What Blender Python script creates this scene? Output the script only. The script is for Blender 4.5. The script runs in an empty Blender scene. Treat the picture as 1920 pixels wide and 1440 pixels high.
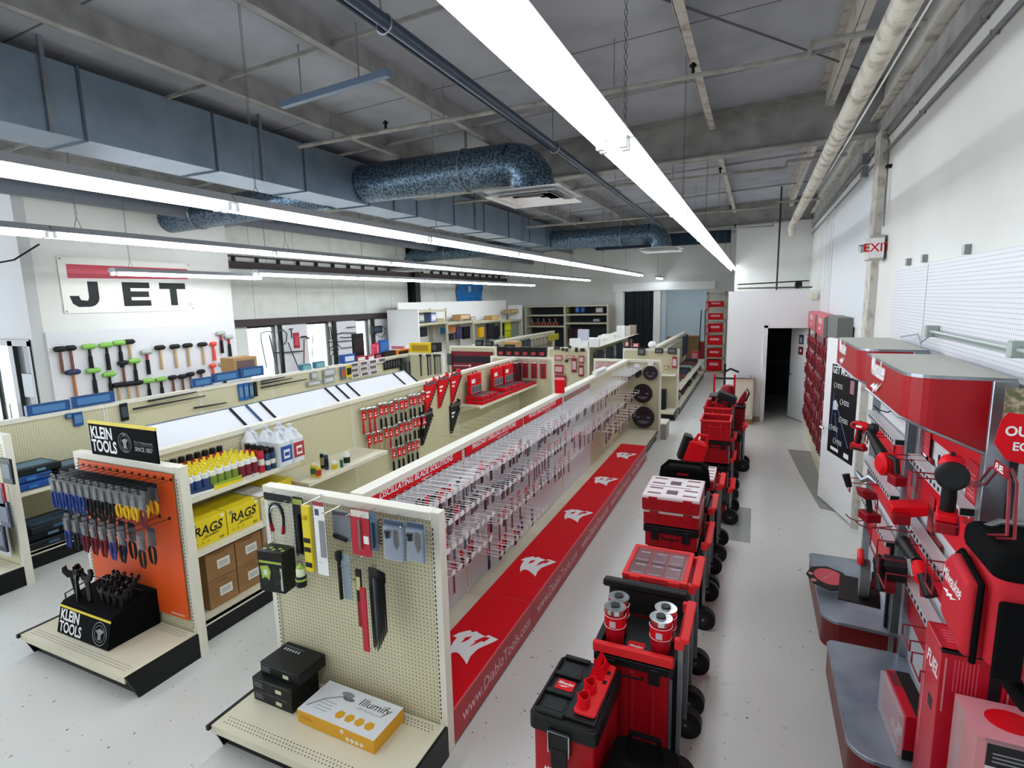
import bpy, bmesh, math, random
from mathutils import Vector, Matrix, Euler
random.seed(7)
sc = bpy.context.scene
COL = sc.collection
PI = math.pi

# ---------------------------------------------------------------- camera
yaw, pit, rol, FPX, CAMH = 0.42247496, 0.15328526, 0.02238616, 1017.25, 2.75
fw = Vector((-math.sin(yaw)*math.cos(pit), math.cos(yaw)*math.cos(pit), -math.sin(pit)))
rt = Vector((math.cos(yaw), math.sin(yaw), 0)); dn = fw.cross(rt)
r2 = rt*math.cos(rol) + dn*math.sin(rol); d2 = -rt*math.sin(rol) + dn*math.cos(rol)
cd = bpy.data.cameras.new('camera'); cam = bpy.data.objects.new('camera', cd); COL.objects.link(cam)
cd.sensor_width = 36; cd.sensor_fit = 'HORIZONTAL'; cd.lens = 36*FPX/1920; cd.clip_start = .02; cd.clip_end = 200
m3 = Matrix((r2, -d2, -fw)).transposed()
cam.matrix_world = Matrix.Translation((0, 0, CAMH)) @ m3.to_4x4()
sc.camera = cam

# ---------------------------------------------------------------- world and exposure
w = bpy.data.worlds.new('world'); sc.world = w; w.use_nodes = True
bgn = w.node_tree.nodes['Background']; bgn.inputs[0].default_value = (.86, .93, 1, 1); bgn.inputs[1].default_value = 3.0
sc.view_settings.view_transform = 'Standard'; sc.view_settings.look = 'None'
sc.view_settings.gamma = 1; sc.view_settings.use_curve_mapping = False
sc.view_settings.exposure = 1.15
sc.cycles.use_denoising = True
sc.cycles.max_bounces = 6; sc.cycles.diffuse_bounces = 3; sc.cycles.glossy_bounces = 3
sc.cycles.transmission_bounces = 4; sc.cycles.transparent_max_bounces = 8
sc.cycles.caustics_reflective = False; sc.cycles.caustics_refractive = False
sc.cycles.sample_clamp_indirect = 6
TUBE = 11.0

# ---------------------------------------------------------------- materials
def lin(h):
    h = h.lstrip('#'); o = []
    for i in (0, 2, 4):
        c = int(h[i:i+2], 16)/255
        o.append(c/12.92 if c <= .04045 else ((c+.055)/1.055)**2.4)
    return (*o, 1)
MATS = {}
def mat(name, hexc, rough=.5, metal=0, emit=0, alpha=1, spec=None, trans=0, coat=0, noise=None, bump=None):
    if name in MATS: return MATS[name]
    m = bpy.data.materials.new(name); m.use_nodes = True; nt = m.node_tree; b = nt.nodes['Principled BSDF']
    b.inputs['Base Color'].default_value = lin(hexc); b.inputs['Roughness'].default_value = rough
    b.inputs['Metallic'].default_value = metal
    if emit: b.inputs['Emission Color'].default_value = lin(hexc); b.inputs['Emission Strength'].default_value = emit
    if alpha < 1: b.inputs['Alpha'].default_value = alpha
    if trans: b.inputs['Transmission Weight'].default_value = trans
    if coat: b.inputs['Coat Weight'].default_value = coat; b.inputs['Coat Roughness'].default_value = .1
    if spec is not None: b.inputs['Specular IOR Level'].default_value = spec
    tc = nt.nodes.new('ShaderNodeTexCoord')
    if noise:   # (scale, other colour, lo, hi)
        n = nt.nodes.new('ShaderNodeTexNoise'); n.inputs['Scale'].default_value = noise[0]; n.inputs['Detail'].default_value = 5
        nt.links.new(tc.outputs['Object'], n.inputs['Vector'])
        r = nt.nodes.new('ShaderNodeValToRGB'); e = r.color_ramp.elements
        e[0].position = noise[2]; e[1].position = noise[3]; e[0].color = lin(noise[1]); e[1].color = lin(hexc)
        nt.links.new(n.outputs['Fac'], r.inputs[0]); nt.links.new(r.outputs[0], b.inputs['Base Color'])
    if bump:
        n = nt.nodes.new('ShaderNodeTexNoise'); n.inputs['Scale'].default_value = bump[0]
        nt.links.new(tc.outputs['Object'], n.inputs['Vector'])
        bp = nt.nodes.new('ShaderNodeBump'); bp.inputs['Strength'].default_value = bump[1]
        nt.links.new(n.outputs['Fac'], bp.inputs['Height']); nt.links.new(bp.outputs[0], b.inputs['Normal'])
    MATS[name] = m
    return m
class NB:
    def __init__(s, m): s.nt = m.node_tree
    def math(s, op, a, b=None, c=None):
        n = s.nt.nodes.new('ShaderNodeMath'); n.operation = op
        for i, v in enumerate((a, b, c)):
            if v is None: continue
            if isinstance(v, (int, float)): n.inputs[i].default_value = v
            else: s.nt.links.new(v, n.inputs[i])
        return n.outputs[0]
    def mix(s, f, a, b):
        n = s.nt.nodes.new('ShaderNodeMix'); n.data_type = 'RGBA'
        s.nt.links.new(f, n.inputs[0])
        for i, v in ((6, a), (7, b)):
            if isinstance(v, tuple): n.inputs[i].default_value = v
            else: s.nt.links.new(v, n.inputs[i])
        return n.outputs[2]
    def pos(s):
        g = s.nt.nodes.new('ShaderNodeTexCoord'); x = s.nt.nodes.new('ShaderNodeSeparateXYZ')
        s.nt.links.new(g.outputs['Object'], x.inputs[0]); return x.outputs, g.outputs['Object']
def peg(name, hexc, hole, axes, sp=.0254, r=.16, rough=.5):
    m = mat(name, hexc, rough); N = NB(m); p, _ = N.pos(); b = m.node_tree.nodes['Principled BSDF']
    fr = []
    for a in axes:
        f = N.math('FRACT', N.math('MULTIPLY', p[a], 1/sp)); f = N.math('SUBTRACT', f, .5); fr.append(N.math('MULTIPLY', f, f))
    d = N.math('SQRT', N.math('ADD', fr[0], fr[1])); k = N.math('LESS_THAN', d, r)
    m.node_tree.links.new(N.mix(k, lin(hexc), lin(hole)), b.inputs['Base Color']); return m
def seams(name, hexc, dark, axis, sp, wdt, noise=4, rough=.7, dirt=None):
    m = mat(name, hexc, rough); N = NB(m); p, vec = N.pos(); b = m.node_tree.nodes['Principled BSDF']; nt = m.node_tree
    f = N.math('FRACT', N.math('MULTIPLY', p[axis], 1/sp)); k = N.math('LESS_THAN', f, wdt/sp)
    n = nt.nodes.new('ShaderNodeTexNoise'); n.inputs['Scale'].default_value = noise; n.inputs['Detail'].default_value = 6
    nt.links.new(vec, n.inputs['Vector'])
    rr = nt.nodes.new('ShaderNodeValToRGB'); e = rr.color_ramp.elements
    e[0].position = .3; e[1].position = .55; e[0].color = lin(dirt or hexc); e[1].color = lin(hexc)
    nt.links.new(n.outputs['Fac'], rr.inputs[0])
    nt.links.new(N.mix(k, rr.outputs[0], lin(dark)), b.inputs['Base Color']); return m

CREAM = mat('cream_steel', 'E3DCC3', .45, noise=(3, 'D8D0B6', .3, .6))
CREAMW = mat('pale_cream_steel', 'ECE7D8', .4)
PEGX = peg('cream_pegboard_x', 'D8D1AF', '5E5840', (1, 2))
PEGY = peg('cream_pegboard_y', 'D8D1AF', '5E5840', (0, 2))
WPEGX = peg('white_pegboard_x', 'E6E5EA', '8A8790', (1, 2))
WPEGY = peg('white_pegboard_y', 'E6E5EA', '8A8790', (0, 2))
WHITE = mat('white_paint', 'F6F6F6', .55)
WPAN = mat('white_sign_panel', 'F1F2F8', .5)
BLACK = mat('black_paint', '0C0D0F', .5, spec=.3)
KICK = mat('dark_kick_plate', '0D1012', .4, spec=.3)
DARKM = mat('dark_plastic', '101113', .5, spec=.3)
SLOT = mat('slot_black', '0A0A0A', .8)
RED = mat('bright_red', 'DF0519', .55, spec=.22)
DRED = mat('deep_red', '92061A', .45, spec=.35)
LRED = mat('light_red_plastic', 'F04444', .45)
CHROME = mat('chrome', 'D8DADC', .18, 1)
STEEL = mat('brushed_steel', 'A9B0B8', .35, .85, noise=(6, '8F979F', .3, .6))
GALV = mat('galvanised_spangle', '7F93A4', .38, .75, noise=(38, '3E5468', .44, .58))
DUCT = mat('duct_sheet', '95A5B6', .36, .7, noise=(3, '8798A9', .3, .6))
WIRE = mat('white_wire', 'FAFAFC', .35)
GREYM = mat('grey_metal', '8F9294', .4, .6)
YEL = mat('yellow_print', 'EFD622', .45)
BLUE = mat('blue_print', '155FA8', .45)
ORANGE = mat('orange_print', 'F05A18', .5)
CARD = mat('cardboard', 'A67C52', .8, noise=(9, '9A7048', .3, .6))
WPR = mat('white_print', 'F5F5F5', .5)
GPR = mat('grey_print', '8D9095', .5)
CLEAR = mat('clear_plastic', 'E8ECF2', .12, alpha=.14)
def flat(h, r=.45):  # plain plastic or print of any colour
    v = [int(h[i:i+2], 16) for i in (0, 2, 4)]
    if max(v) < 80: h = '%02X%02X%02X' % tuple(int(c*.68) for c in v)   # dark plastics and inks are truly dark
    return mat('tone_' + h.lower(), h, r, spec=.3 if max(v) < 80 else None)

# ---------------------------------------------------------------- mesh builder
def Rz(a): return Matrix.Rotation(a, 4, 'Z')
def Rx(a): return Matrix.Rotation(a, 4, 'X')
def Ry(a): return Matrix.Rotation(a, 4, 'Y')
def Tr(*p): return Matrix.Translation(p)
class MB:
    def __init__(s): s.v = []; s.f = []; s.mi = []; s.ms = []; s.M = Matrix.Identity(4)
    def _m(s, m):
        if m not in s.ms: s.ms.append(m)
        return s.ms.index(m)
    def add(s, vs, fs, m):
        k = len(s.v); i = s._m(m)
        s.v += [tuple(s.M @ Vector(v)) for v in vs]
        for f in fs: s.f.append(tuple(k+j for j in f)); s.mi.append(i)
        return s
    def bx(s, x0, x1, y0, y1, z0, z1, m):
        return s.add([(x0,y0,z0),(x1,y0,z0),(x1,y1,z0),(x0,y1,z0),(x0,y0,z1),(x1,y0,z1),(x1,y1,z1),(x0,y1,z1)],
            [(0,3,2,1),(4,5,6,7),(0,1,5,4),(1,2,6,5),(2,3,7,6),(3,0,4,7)], m)
    def box(s, c, d, m): return s.bx(c[0]-d[0]/2, c[0]+d[0]/2, c[1]-d[1]/2, c[1]+d[1]/2, c[2]-d[2]/2, c[2]+d[2]/2, m)
    def rbx(s, x0, x1, y0, y1, z0, z1, m, r=.02, n=4):   # box with rounded vertical edges
        return s.prism(rrect(x0, x1, y0, y1, r, n), 'xy', z0, z1, m)
    def tube(s, pts, r, m, n=6, cap=True):
        pts = [Vector(p) for p in pts]; rings = []; up = None; vs = []
        for i, p in enumerate(pts):
            if i == 0: t = pts[1]-p
            elif i == len(pts)-1: t = p-pts[i-1]
            else: t = (pts[i+1]-p).normalized() + (p-pts[i-1]).normalized()
            t = t.normalized() if t.length > 1e-9 else Vector((0,0,1))
            if up is None: up = Vector((0,0,1)) if abs(t.z) < .9 else Vector((1,0,0))
            a = t.cross(up)
            if a.length < 1e-5: a = t.orthogonal()
            a.normalize(); b = a.cross(t).normalized(); up = b
            rr = r[i] if isinstance(r, (list, tuple)) else r
            vs += [p + a*math.cos(2*PI*k/n)*rr + b*math.sin(2*PI*k/n)*rr for k in range(n)]
        fs = []
        for i in range(len(pts)-1):
            for k in range(n):
                a0 = i*n+k; a1 = i*n+(k+1) % n; fs.append((a0, a1, a1+n, a0+n))
        if cap: fs += [tuple(range(n))[::-1], tuple(range((len(pts)-1)*n, len(pts)*n))]
        return s.add(vs, fs, m)
    def cyl(s, p0, p1, r, m, n=12, r2=None, cap=True): return s.tube([p0, p1], [r, r if r2 is None else r2], m, n, cap)
    def lathe(s, prof, m, n=16, c=(0,0,0)):
        vs = []; fs = []
        for r, z in prof:
            for k in range(n): vs.append((c[0]+r*math.cos(2*PI*k/n), c[1]+r*math.sin(2*PI*k/n), c[2]+z))
        for i in range(len(prof)-1):
            for k in range(n): fs.append((i*n+k, i*n+(k+1) % n, (i+1)*n+(k+1) % n, (i+1)*n+k))
        fs += [tuple(range(n))[::-1], tuple(range((len(prof)-1)*n, len(prof)*n))]
        return s.add(vs, fs, m)
    def prism(s, poly, plane, d0, d1, m):
        n = len(poly)
        mp = {'xy': lambda u, v, d: (u, v, d), 'xz': lambda u, v, d: (u, d, v), 'yz': lambda u, v, d: (d, u, v)}[plane]
        vs = [mp(u, v, d0) for u, v in poly] + [mp(u, v, d1) for u, v in poly]
        fs = [tuple(range(n)), tuple(range(n, 2*n))[::-1]] + [(i, i+n, (i+1) % n+n, (i+1) % n) for i in range(n)]
        return s.add(vs, fs, m)
    def quad(s, a, b, c, d, m): return s.add([a, b, c, d], [(0, 1, 2, 3)], m)
    def text(s, txt, size, Mx, m, align='LEFT', bold=0, shear=0, sx=1):
        me = text_mesh(txt, align, bold, shear); old = s.M
        s.M = old @ Mx @ Matrix.Diagonal((size*sx, size, 1, 1))
        s.add([v.co[:] for v in me.vertices], [tuple(p.vertices) for p in me.polygons], m); s.M = old
        return s
    def at(s, M): s.M = M; return s
    def build(s, name, parent=None, bev=0, smooth=False, seg=1):
        me = bpy.data.meshes.new(name); me.from_pydata(s.v, [], s.f)
        for m in s.ms: me.materials.append(m)
        me.polygons.foreach_set('material_index', s.mi)
        bm = bmesh.new(); bm.from_mesh(me); bmesh.ops.recalc_face_normals(bm, faces=bm.faces[:]); bm.to_mesh(me); bm.free()
        if smooth:
            me.shade_smooth(); me.set_sharp_from_angle(angle=math.radians(38))
        o = bpy.data.objects.new(name, me); COL.objects.link(o); o.parent = parent
        if bev:
            b = o.modifiers.new('bevel', 'BEVEL'); b.width = bev; b.segments = seg; b.limit_method = 'ANGLE'; b.angle_limit = math.radians(40)
        return o
TM = {}
def text_mesh(txt, align, bold, shear):
    k = (txt, align, bold, shear)
    if k in TM: return TM[k]
    cu = bpy.data.curves.new('t', 'FONT'); cu.body = txt; cu.align_x = align; cu.align_y = 'CENTER'
    cu.offset = bold; cu.shear = shear; cu.resolution_u = 3; cu.space_line = .85
    o = bpy.data.objects.new('t', cu); COL.objects.link(o)
    dg = bpy.context.evaluated_depsgraph_get(); me = bpy.data.meshes.new_from_object(o.evaluated_get(dg))
    bpy.data.objects.remove(o); TM[k] = me
    return me
def rrect(x0, x1, y0, y1, r, n=4):
    o = []
    for cx, cy, a in ((x1-r, y1-r, 0), (x0+r, y1-r, 90), (x0+r, y0+r, 180), (x1-r, y0+r, 270)):
        for k in range(n+1):
            t = math.radians(a+90*k/n); o.append((cx+r*math.cos(t), cy+r*math.sin(t)))
    return o
# text frames: local x = reading direction, local y = up of the letters
def FX(x, y, z, s=1):   # on a plane facing +x (seen from the right): reads toward +y
    return Matrix(((0,0,1,x),(1,0,0,y),(0,1,0,z),(0,0,0,1)))
def FXn(x, y, z):       # plane facing -x: reads toward -y
    return Matrix(((0,0,-1,x),(-1,0,0,y),(0,1,0,z),(0,0,0,1)))
def FY(x, y, z):        # plane facing -y (towards the camera): reads toward +x
    return Matrix(((1,0,0,x),(0,0,-1,y),(0,1,0,z),(0,0,0,1)))
def FZ(x, y, z, a=0):   # lying face up
    return Tr(x, y, z) @ Rz(a)

def tag(o, label, cat, group=None, kind=None):
    o['label'] = label; o['category'] = cat
    if group: o['group'] = group
    if kind: o['kind'] = kind
    return o
def T(name, label, cat, loc=(0,0,0), rz=0, group=None):
    o = bpy.data.objects.new(name, None); COL.objects.link(o); o.location = loc; o.rotation_euler = (0, 0, rz)
    o.empty_display_size = .05
    return tag(o, label, cat, group)
def one(name, mb, label, cat, loc=(0,0,0), rz=0, group=None, **k):
    o = mb.build(name, None, **k); o.location = loc; o.rotation_euler = (0, 0, rz)
    return tag(o, label, cat, group)
def ST(name, mb, parent=None, **k):
    o = mb.build(name, parent, **k)
    if parent is None: o['kind'] = 'structure'
    return o
def dup(src, loc, rot=None, label=None, group=None):
    r = src.copy(); COL.objects.link(r); r.location = loc
    if rot is not None: r.rotation_euler = rot if isinstance(rot, tuple) else (0, 0, rot)
    if label: r['label'] = label
    if group: r['group'] = group
    for ch in src.children:
        c = ch.copy(); COL.objects.link(c); c.parent = r
        for g in ch.children:
            d = g.copy(); COL.objects.link(d); d.parent = c
    return r
class Proto:   # first use moves the source itself, later uses copy it
    def __init__(s, fn): s.fn = fn; s.o = None
    def __call__(s, loc, rot, label, group=None, cat=None):
        if s.o is None:
            s.o = s.fn(); o = s.o; o.location = loc; o.rotation_euler = rot if isinstance(rot, tuple) else (0, 0, rot or 0)
            o['label'] = label
            if group: o['group'] = group
            return o
        return dup(s.o, loc, rot if rot is not None else 0, label, group)
ORD = 'first second third fourth fifth sixth seventh eighth ninth tenth eleventh twelfth thirteenth fourteenth fifteenth sixteenth seventeenth eighteenth nineteenth twentieth'.split()
TENS = {20: 'twenty', 30: 'thirty', 40: 'forty', 50: 'fifty', 60: 'sixty', 70: 'seventy', 80: 'eighty', 90: 'ninety'}
def od(i):
    i += 1
    if i <= 20: return ORD[i-1]
    t, u = i//10*10, i % 10
    return TENS[t] + '-' + ORD[u-1] if u else TENS[t][:-1] + 'ieth'
# ================================================================ ROOM
XR, XL, YB, YF, XJ = 1.2, -9.9, 21.5, -4.0, -9.0
def zc(x): return 5.05 - .04*(XR - x)
FLOOR = mat('painted_concrete', 'CFCFCB', .33)
def floor_nodes():
    m = FLOOR; nt = m.node_tree; b = nt.nodes['Principled BSDF']; N = NB(m); p, vec = N.pos()
    def noise(sc_, det=4, vx=None):
        n = nt.nodes.new('ShaderNodeTexNoise'); n.inputs['Scale'].default_value = sc_; n.inputs['Detail'].default_value = det
        nt.links.new(vec, n.inputs['Vector']); return n.outputs['Fac']
    base = N.mix(noise(.7), lin('D6D6D1'), lin('E9E7E1'))
    chips = N.math('GREATER_THAN', noise(26, 2), .715)       # dark chips in the paint
    area = N.math('GREATER_THAN', noise(1.1, 2), .47)
    spots = N.math('MULTIPLY', chips, area)
    c = N.mix(spots, base, lin('3A3835'))
    pale = N.math('MULTIPLY', N.math('GREATER_THAN', noise(9, 3), .7), .3)
    c = N.mix(pale, c, lin('A9A59C'))
    nt.links.new(c, b.inputs['Base Color'])
    nt.links.new(N.math('MULTIPLY_ADD', noise(2.2), .25, .2), b.inputs['Roughness'])
floor_nodes()
WALL = mat('off_white_wall', 'EBEBE7', .7, noise=(.8, 'E0DFDA', .3, .6))
WALLG = mat('grey_white_wall', 'C9CACB', .75)
PANELW = seams('panelled_white_wall', 'E8E9E3', 'A4A6A2', 1, 1.22, .012, 3, .7, 'DDDED7')
CEIL = seams('ceiling_panel', 'B6B9C2', '6E6F72', 1, 1.27, .02, 2.2, .8, 'A6A9B2')
BEAMC = mat('beam_paint', 'A8A7A4', .65, noise=(5, '8B8A87', .3, .62))
BEAMW = mat('old_white_paint', 'CFCAC0', .6, noise=(7, '9E978B', .33, .5))
GIRT = mat('brown_girt', '3A2E31', .6)
WFRAME = mat('dark_window_frame', '1D1F22', .4)
GLASS = mat('window_glass', 'E8F2F6', .03, alpha=.12)

ST('floor', MB().bx(-16, XR+.3, YF, 30, -.12, 0, FLOOR))
# ceiling follows the roof slope
m = MB(); m.prism([(-16, zc(-16)), (XR+.3, zc(XR+.3)), (XR+.3, zc(XR+.3)+.1), (-16, zc(-16)+.1)], 'xz', YF, 30, CEIL); ST('ceiling', m)
# right wall with pilaster
ST('wall_right', MB().bx(XR, XR+.2, YF, 21.5, 0, 5.2, WALL))
m = MB(); m.bx(XR-.07, XR-.001, 7.15, 7.45, 0, 4.45, BEAMW); ST('trim_1', m)
m = MB(); m.bx(XR-.02, XR-.001, 7.47, 12.75, 2.3, 4.3, mat('pale_panel', 'E2E6EA', .6)); ST('trim_2', m)
# back wall with the wide opening
m = MB(); m.bx(-10.1, -4.8, YB, YB+.2, 0, 5, WALL); m.bx(-4.8, -1.7, YB, YB+.2, 3.0, 5, WALL); m.bx(-1.7, XR, YB, YB+.2, 0, 5, WALL)
m.bx(-3.62, -3.36, YB, YB+.2, 0, 3.0, WALL); ST('wall_back', m)
m = MB(); m.bx(-5.2, -1.4, YB-.06, YB-.001, 3.0, 3.3, WHITE); m.bx(-5.1, -4.8, YB-.03, YB-.001, 0, 3.0, WHITE); ST('trim_3', m, bev=.004)
# room seen through the opening
BW = mat('blue_white_wall', 'C8D4D8', .7)
m = MB(); m.bx(-5.4, -1.2, 27, 27.1, 0, 4.6, BW); m.bx(-5.5, -5.4, 21.7, 27, 0, 4.6, BW); m.bx(-1.3, -1.2, 21.7, 27, 0, 4.6, BW)
ST('wall_far_room', m)
m = MB(); m.bx(-4.1, -3.9, 26.6, 26.99, 0, 3.6, BW); ST('trim_4', m)
m = MB(); m.bx(-4.75, -4.25, 26.93, 26.98, 0, 2.15, flat('2A3438')); m.bx(-4.55, -4.27, 26.9, 26.93, 0, 2.1, flat('8E9A9E')); ST('door_3', m)
# left wall (with windows) and the thick near wall that carries the banner
WIN = [(8.33, 8.62+.35), (10.05, 10.6), (11.85, 12.25)]
m = MB()
ys = [7.3, 8.30, 9.05, 9.95, 10.75, 11.72, 12.3, 21.5]
m.bx(XL-.15, XL, 7.3, 21.5, 2.32, 5, PANELW); m.bx(XL-.15, XL, 7.3, 21.5, 0, .9, PANELW)
for a, b in ((7.3, 8.3), (9.05, 9.95), (10.75, 11.72), (12.3, 21.5)): m.bx(XL-.15, XL, a, b, .9, 2.32, PANELW)
ST('wall_left', m)
for i, (a, b) in enumerate(((8.3, 9.05), (9.95, 10.75), (11.72, 12.3))):
    m = MB(); t = .02
    m.bx(XL-.1, XL-.02, a, a+t, .9, 2.32, WFRAME); m.bx(XL-.1, XL-.02, b-t, b, .9, 2.32, WFRAME)
    m.bx(XL-.1, XL-.02, a, b, .9, .95, WFRAME); m.bx(XL-.1, XL-.02, a, b, 2.27, 2.32, WFRAME)
    o = ST('window_%d' % (i+1), m); MB().bx(XL-.07, XL-.06, a+t, b-t, .95, 2.27, GLASS).build('pane', o)
for i, y in enumerate((9.12, 10.85, 12.4)):
    ST('trim_%d' % (5+i), MB().bx(XL+.001, XL+.05, y, y+.09, .7, 2.32, WFRAME))
ST('trim_8', MB().bx(XL+.001, XL+.12, 7.3, 13.3, 2.32, 2.47, GIRT))
m = MB(); m.bx(XL+.001, XL+.16, 7.3, 21.4, 3.52, 3.66, GIRT)
for k in range(24): m.bx(XL+.001, XL+.1, 7.5+k*.58, 7.53+k*.58, 3.66, 3.76, GIRT)
m.bx(XL+.001, XL+.1, 7.3, 21.4, 3.76, 3.785, GIRT); ST('trim_9', m)
m = MB(); m.bx(XJ-.9, XJ, 4.24, 7.28, 0, 5.0, WALL); ST('wall_left_near', m)
m = MB(); m.bx(XJ-.04, XJ+.03, 4.245, 7.26, .7, 2.45, WPEGX); tag(m.build('wall_pegboard'), 'white wall pegboard of hammers below the banner', 'pegboard')
# front-left wall with the glass door
m = MB(); m.bx(-16, -10.75, 4.1, 4.24, 0, 5, WALLG); m.bx(-10.75, -9.0, 4.1, 4.24, 2.36, 5, WALLG); m.bx(-9.06, -9.0, 4.1, 4.24, 0, 2.36, WALLG); ST('wall_front', m)
m = MB(); f = .09
for a, b in ((-10.75, -10.66), (-9.62, -9.5), (-9.12, -9.06)): m.bx(a, b, 4.08, 4.2, 0, 2.34, WFRAME)
m.bx(-10.75, -9.06, 4.08, 4.2, 2.27, 2.36, WFRAME); m.bx(-10.66, -9.62, 4.08, 4.16, .0, .2, WFRAME)
m.bx(-10.66, -9.62, 4.1, 4.16, 1.1, 1.15, WFRAME); m.bx(-10.13, -10.1, 4.1, 4.16, .2, 2.27, WFRAME); m.bx(-9.5, -9.12, 4.1, 4.18, .9, .96, WFRAME)
d = ST('door_1', m); g = MB().bx(-10.66, -9.62, 4.13, 4.14, .2, 2.27, GLASS); g.build('pane', d)
MB().bx(-9.5, -9.12, 4.13, 4.14, .0, 2.27, GLASS).build('pane', d)
MB().bx(-9.42, -9.14, 4.1, 4.128, 1.55, 1.88, flat('7E868C')).build('notice', d)
MB().cyl((-9.68, 4.02, .95), (-9.68, 4.02, 1.45), .012, CHROME).build('door_handle', d)
ST('wall_near', MB().bx(-16, XR+.2, YF-.2, YF, 0, 5.2, WALL))
# restroom box
m = MB(); m.bx(-.56, .23, 12.85, 21.4, 0, 2.83, WHITE); m.bx(.23, 1.1, 12.85, 12.99, 2.06, 2.83, WHITE); m.bx(1.1, 1.199, 12.85, 12.99, 0, 2.83, WHITE); m.bx(.23, 1.19, 13.0, 21.4, 2.7, 2.83, WHITE)
ST('wall_restroom', m)
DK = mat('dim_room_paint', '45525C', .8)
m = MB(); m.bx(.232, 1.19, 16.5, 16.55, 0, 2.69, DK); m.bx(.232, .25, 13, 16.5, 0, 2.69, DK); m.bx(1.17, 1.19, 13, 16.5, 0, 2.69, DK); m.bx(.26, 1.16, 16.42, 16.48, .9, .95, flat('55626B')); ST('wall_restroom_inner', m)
m = MB()
for a, b, c, d_ in ((.17, .25, 0, 2.1), (1.12, 1.19, 0, 2.1), (.17, 1.19, 2.04, 2.1)): m.bx(a, b, 12.81, 12.85, c, d_, WHITE)
ST('trim_10', m, bev=.004)
ST('baseboard_restroom', MB().bx(-.56, .17, 12.83, 12.849, 0, .1, flat('B49A7C')))
# door leaf swung outward at the right
def door_leaf(name, w, h, mtl):
    r = MB().bx(0, w, -.02, .02, .02, h, mtl).build(name, None, bev=.003); r['kind'] = 'structure'
    m = MB(); m.cyl((w-.06, -.025, 1.0), (w-.06, -.075, 1.0), .012, CHROME); m.cyl((w-.06, -.025, 1.0), (w-.06, -.03, 1.0), .03, CHROME); m.tube([(w-.06, -.07, 1.0), (w-.17, -.07, 1.0)], .01, CHROME)
    m.cyl((w-.06, .025, 1.0), (w-.06, .075, 1.0), .012, CHROME); m.tube([(w-.06, .07, 1.0), (w-.17, .07, 1.0)], .01, CHROME)
    m.build('door_handle', r, smooth=True)
    return r
d = door_leaf('door_2', .78, 2.02, WHITE); d.location = (1.11, 12.84, 0); d.rotation_euler = (0, 0, math.radians(117))
for z in (.25, 1.0, 1.8): MB().box((0, 0, z), (.04, .05, .1), GREYM).build('hinge', d)
s = MB(); s.bx(.3, .47, .021, .025, 1.68, 1.88, flat('2D4A66')); s.bx(.36, .38, .0251, .027, 1.71, 1.82, WPR); s.bx(.4, .42, .0251, .027, 1.71, 1.82, WPR); s.build('restroom_sign', d)
s = MB(); s.bx(.3, .47, .021, .025, 1.45, 1.62, flat('8C1F26')); s.box((.385, .026, 1.54), (.05, .003, .06), WPR); s.build('red_notice', d)
d = door_leaf('door_4', 1.03, 2.18, WHITE); d.location = (1.165, 7.17, 0); d.rotation_euler = (0, 0, math.radians(105.5))
# upper wall, above the restroom and set back
m = MB(); m.bx(-.52, XR-.002, 15.6, 15.75, 2.85, 5.0, WALL); ST('wall_upper', m)

# ---------------------------------------------------------------- roof steel
m = MB(); k = 0
for y in (-.1, 7.55, 15.1):
    m = MB()
    def bot(x): return 4.5 - .02*(XR-x)
    xs = [XR-.01, -3, -9.88]
    for a, b in zip(xs[:-1], xs[1:]):
        m.prism([(b, bot(b)), (a, bot(a)), (a, zc(a)), (b, zc(b))], 'xz', y-.006, y+.006, BEAMC)
        m.prism([(b, bot(b)-.02), (a, bot(a)-.02), (a, bot(a)), (b, bot(b))], 'xz', y-.1, y+.1, BEAMC)
        m.prism([(b, zc(b)-.03), (a, zc(a)-.03), (a, zc(a)-.001), (b, zc(b)-.001)], 'xz', y-.1, y+.1, BEAMC)
    tag(m.build('roof_rafter'), ['grey steel roof rafter nearest overhead above the left ceiling corner', 'deep grey steel roof rafter spanning over the middle of the shop', 'farthest grey steel roof rafter before the back wall'][k], 'beam', 'roof rafters'); k += 1
PUR = ['purlin against the right wall', 'purlin right of the big light row', 'purlin hidden above the big light row', 'purlin left of the blue pipe', 'purlin beside the grey box duct', 'purlin above the box duct', 'first purlin left of the box duct', 'second purlin left of the box duct', 'leftmost purlin']
for i in range(9):
    x = .62 - 1.24*i; z = zc(x); m = MB(); mt = BEAMW if i < 2 else BEAMC
    for a, b in ((YF+.1, -.2), (0, 7.44), (7.66, 15.0), (15.2, 21.4)):
        m.bx(x-.005, x+.005, a, b, z-.22, z, mt); m.bx(x, x+.075, a, b, z-.22, z-.21, mt); m.bx(x, x+.01, a, b, z-.21, z-.19, mt); m.bx(x-.07, x, a, b, z-.012, z-.002, mt)
    tag(m.build('roof_purlin'), 'long painted steel roof ' + PUR[i], 'beam', 'roof purlins')
# thin bridging angles between purlins
j = 0
for y in (3.6, 5.9, 9.9, 12.4, 17.5):
    m = MB(); m.prism([(-9.8, zc(-9.8)-.15), (1.1, zc(1.1)-.15), (1.1, zc(1.1)-.12), (-9.8, zc(-9.8)-.12)], 'xz', y, y+.02, BEAMC)
    tag(m.build('bridging_bar'), 'thin steel bridging bar running across under the roof, %s from the front' % od(j), 'beam', 'roof bridging bars'); j += 1
# diagonal sag rods by the right wall
tag(MB().tube([(-1.1, 3.6, 4.78), (1.0, 6.9, 4.92)], .009, flat('5A5A5C')).build('bracing_rod'), 'thin diagonal bracing rod under the roof right of the big lights', 'rod')
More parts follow.
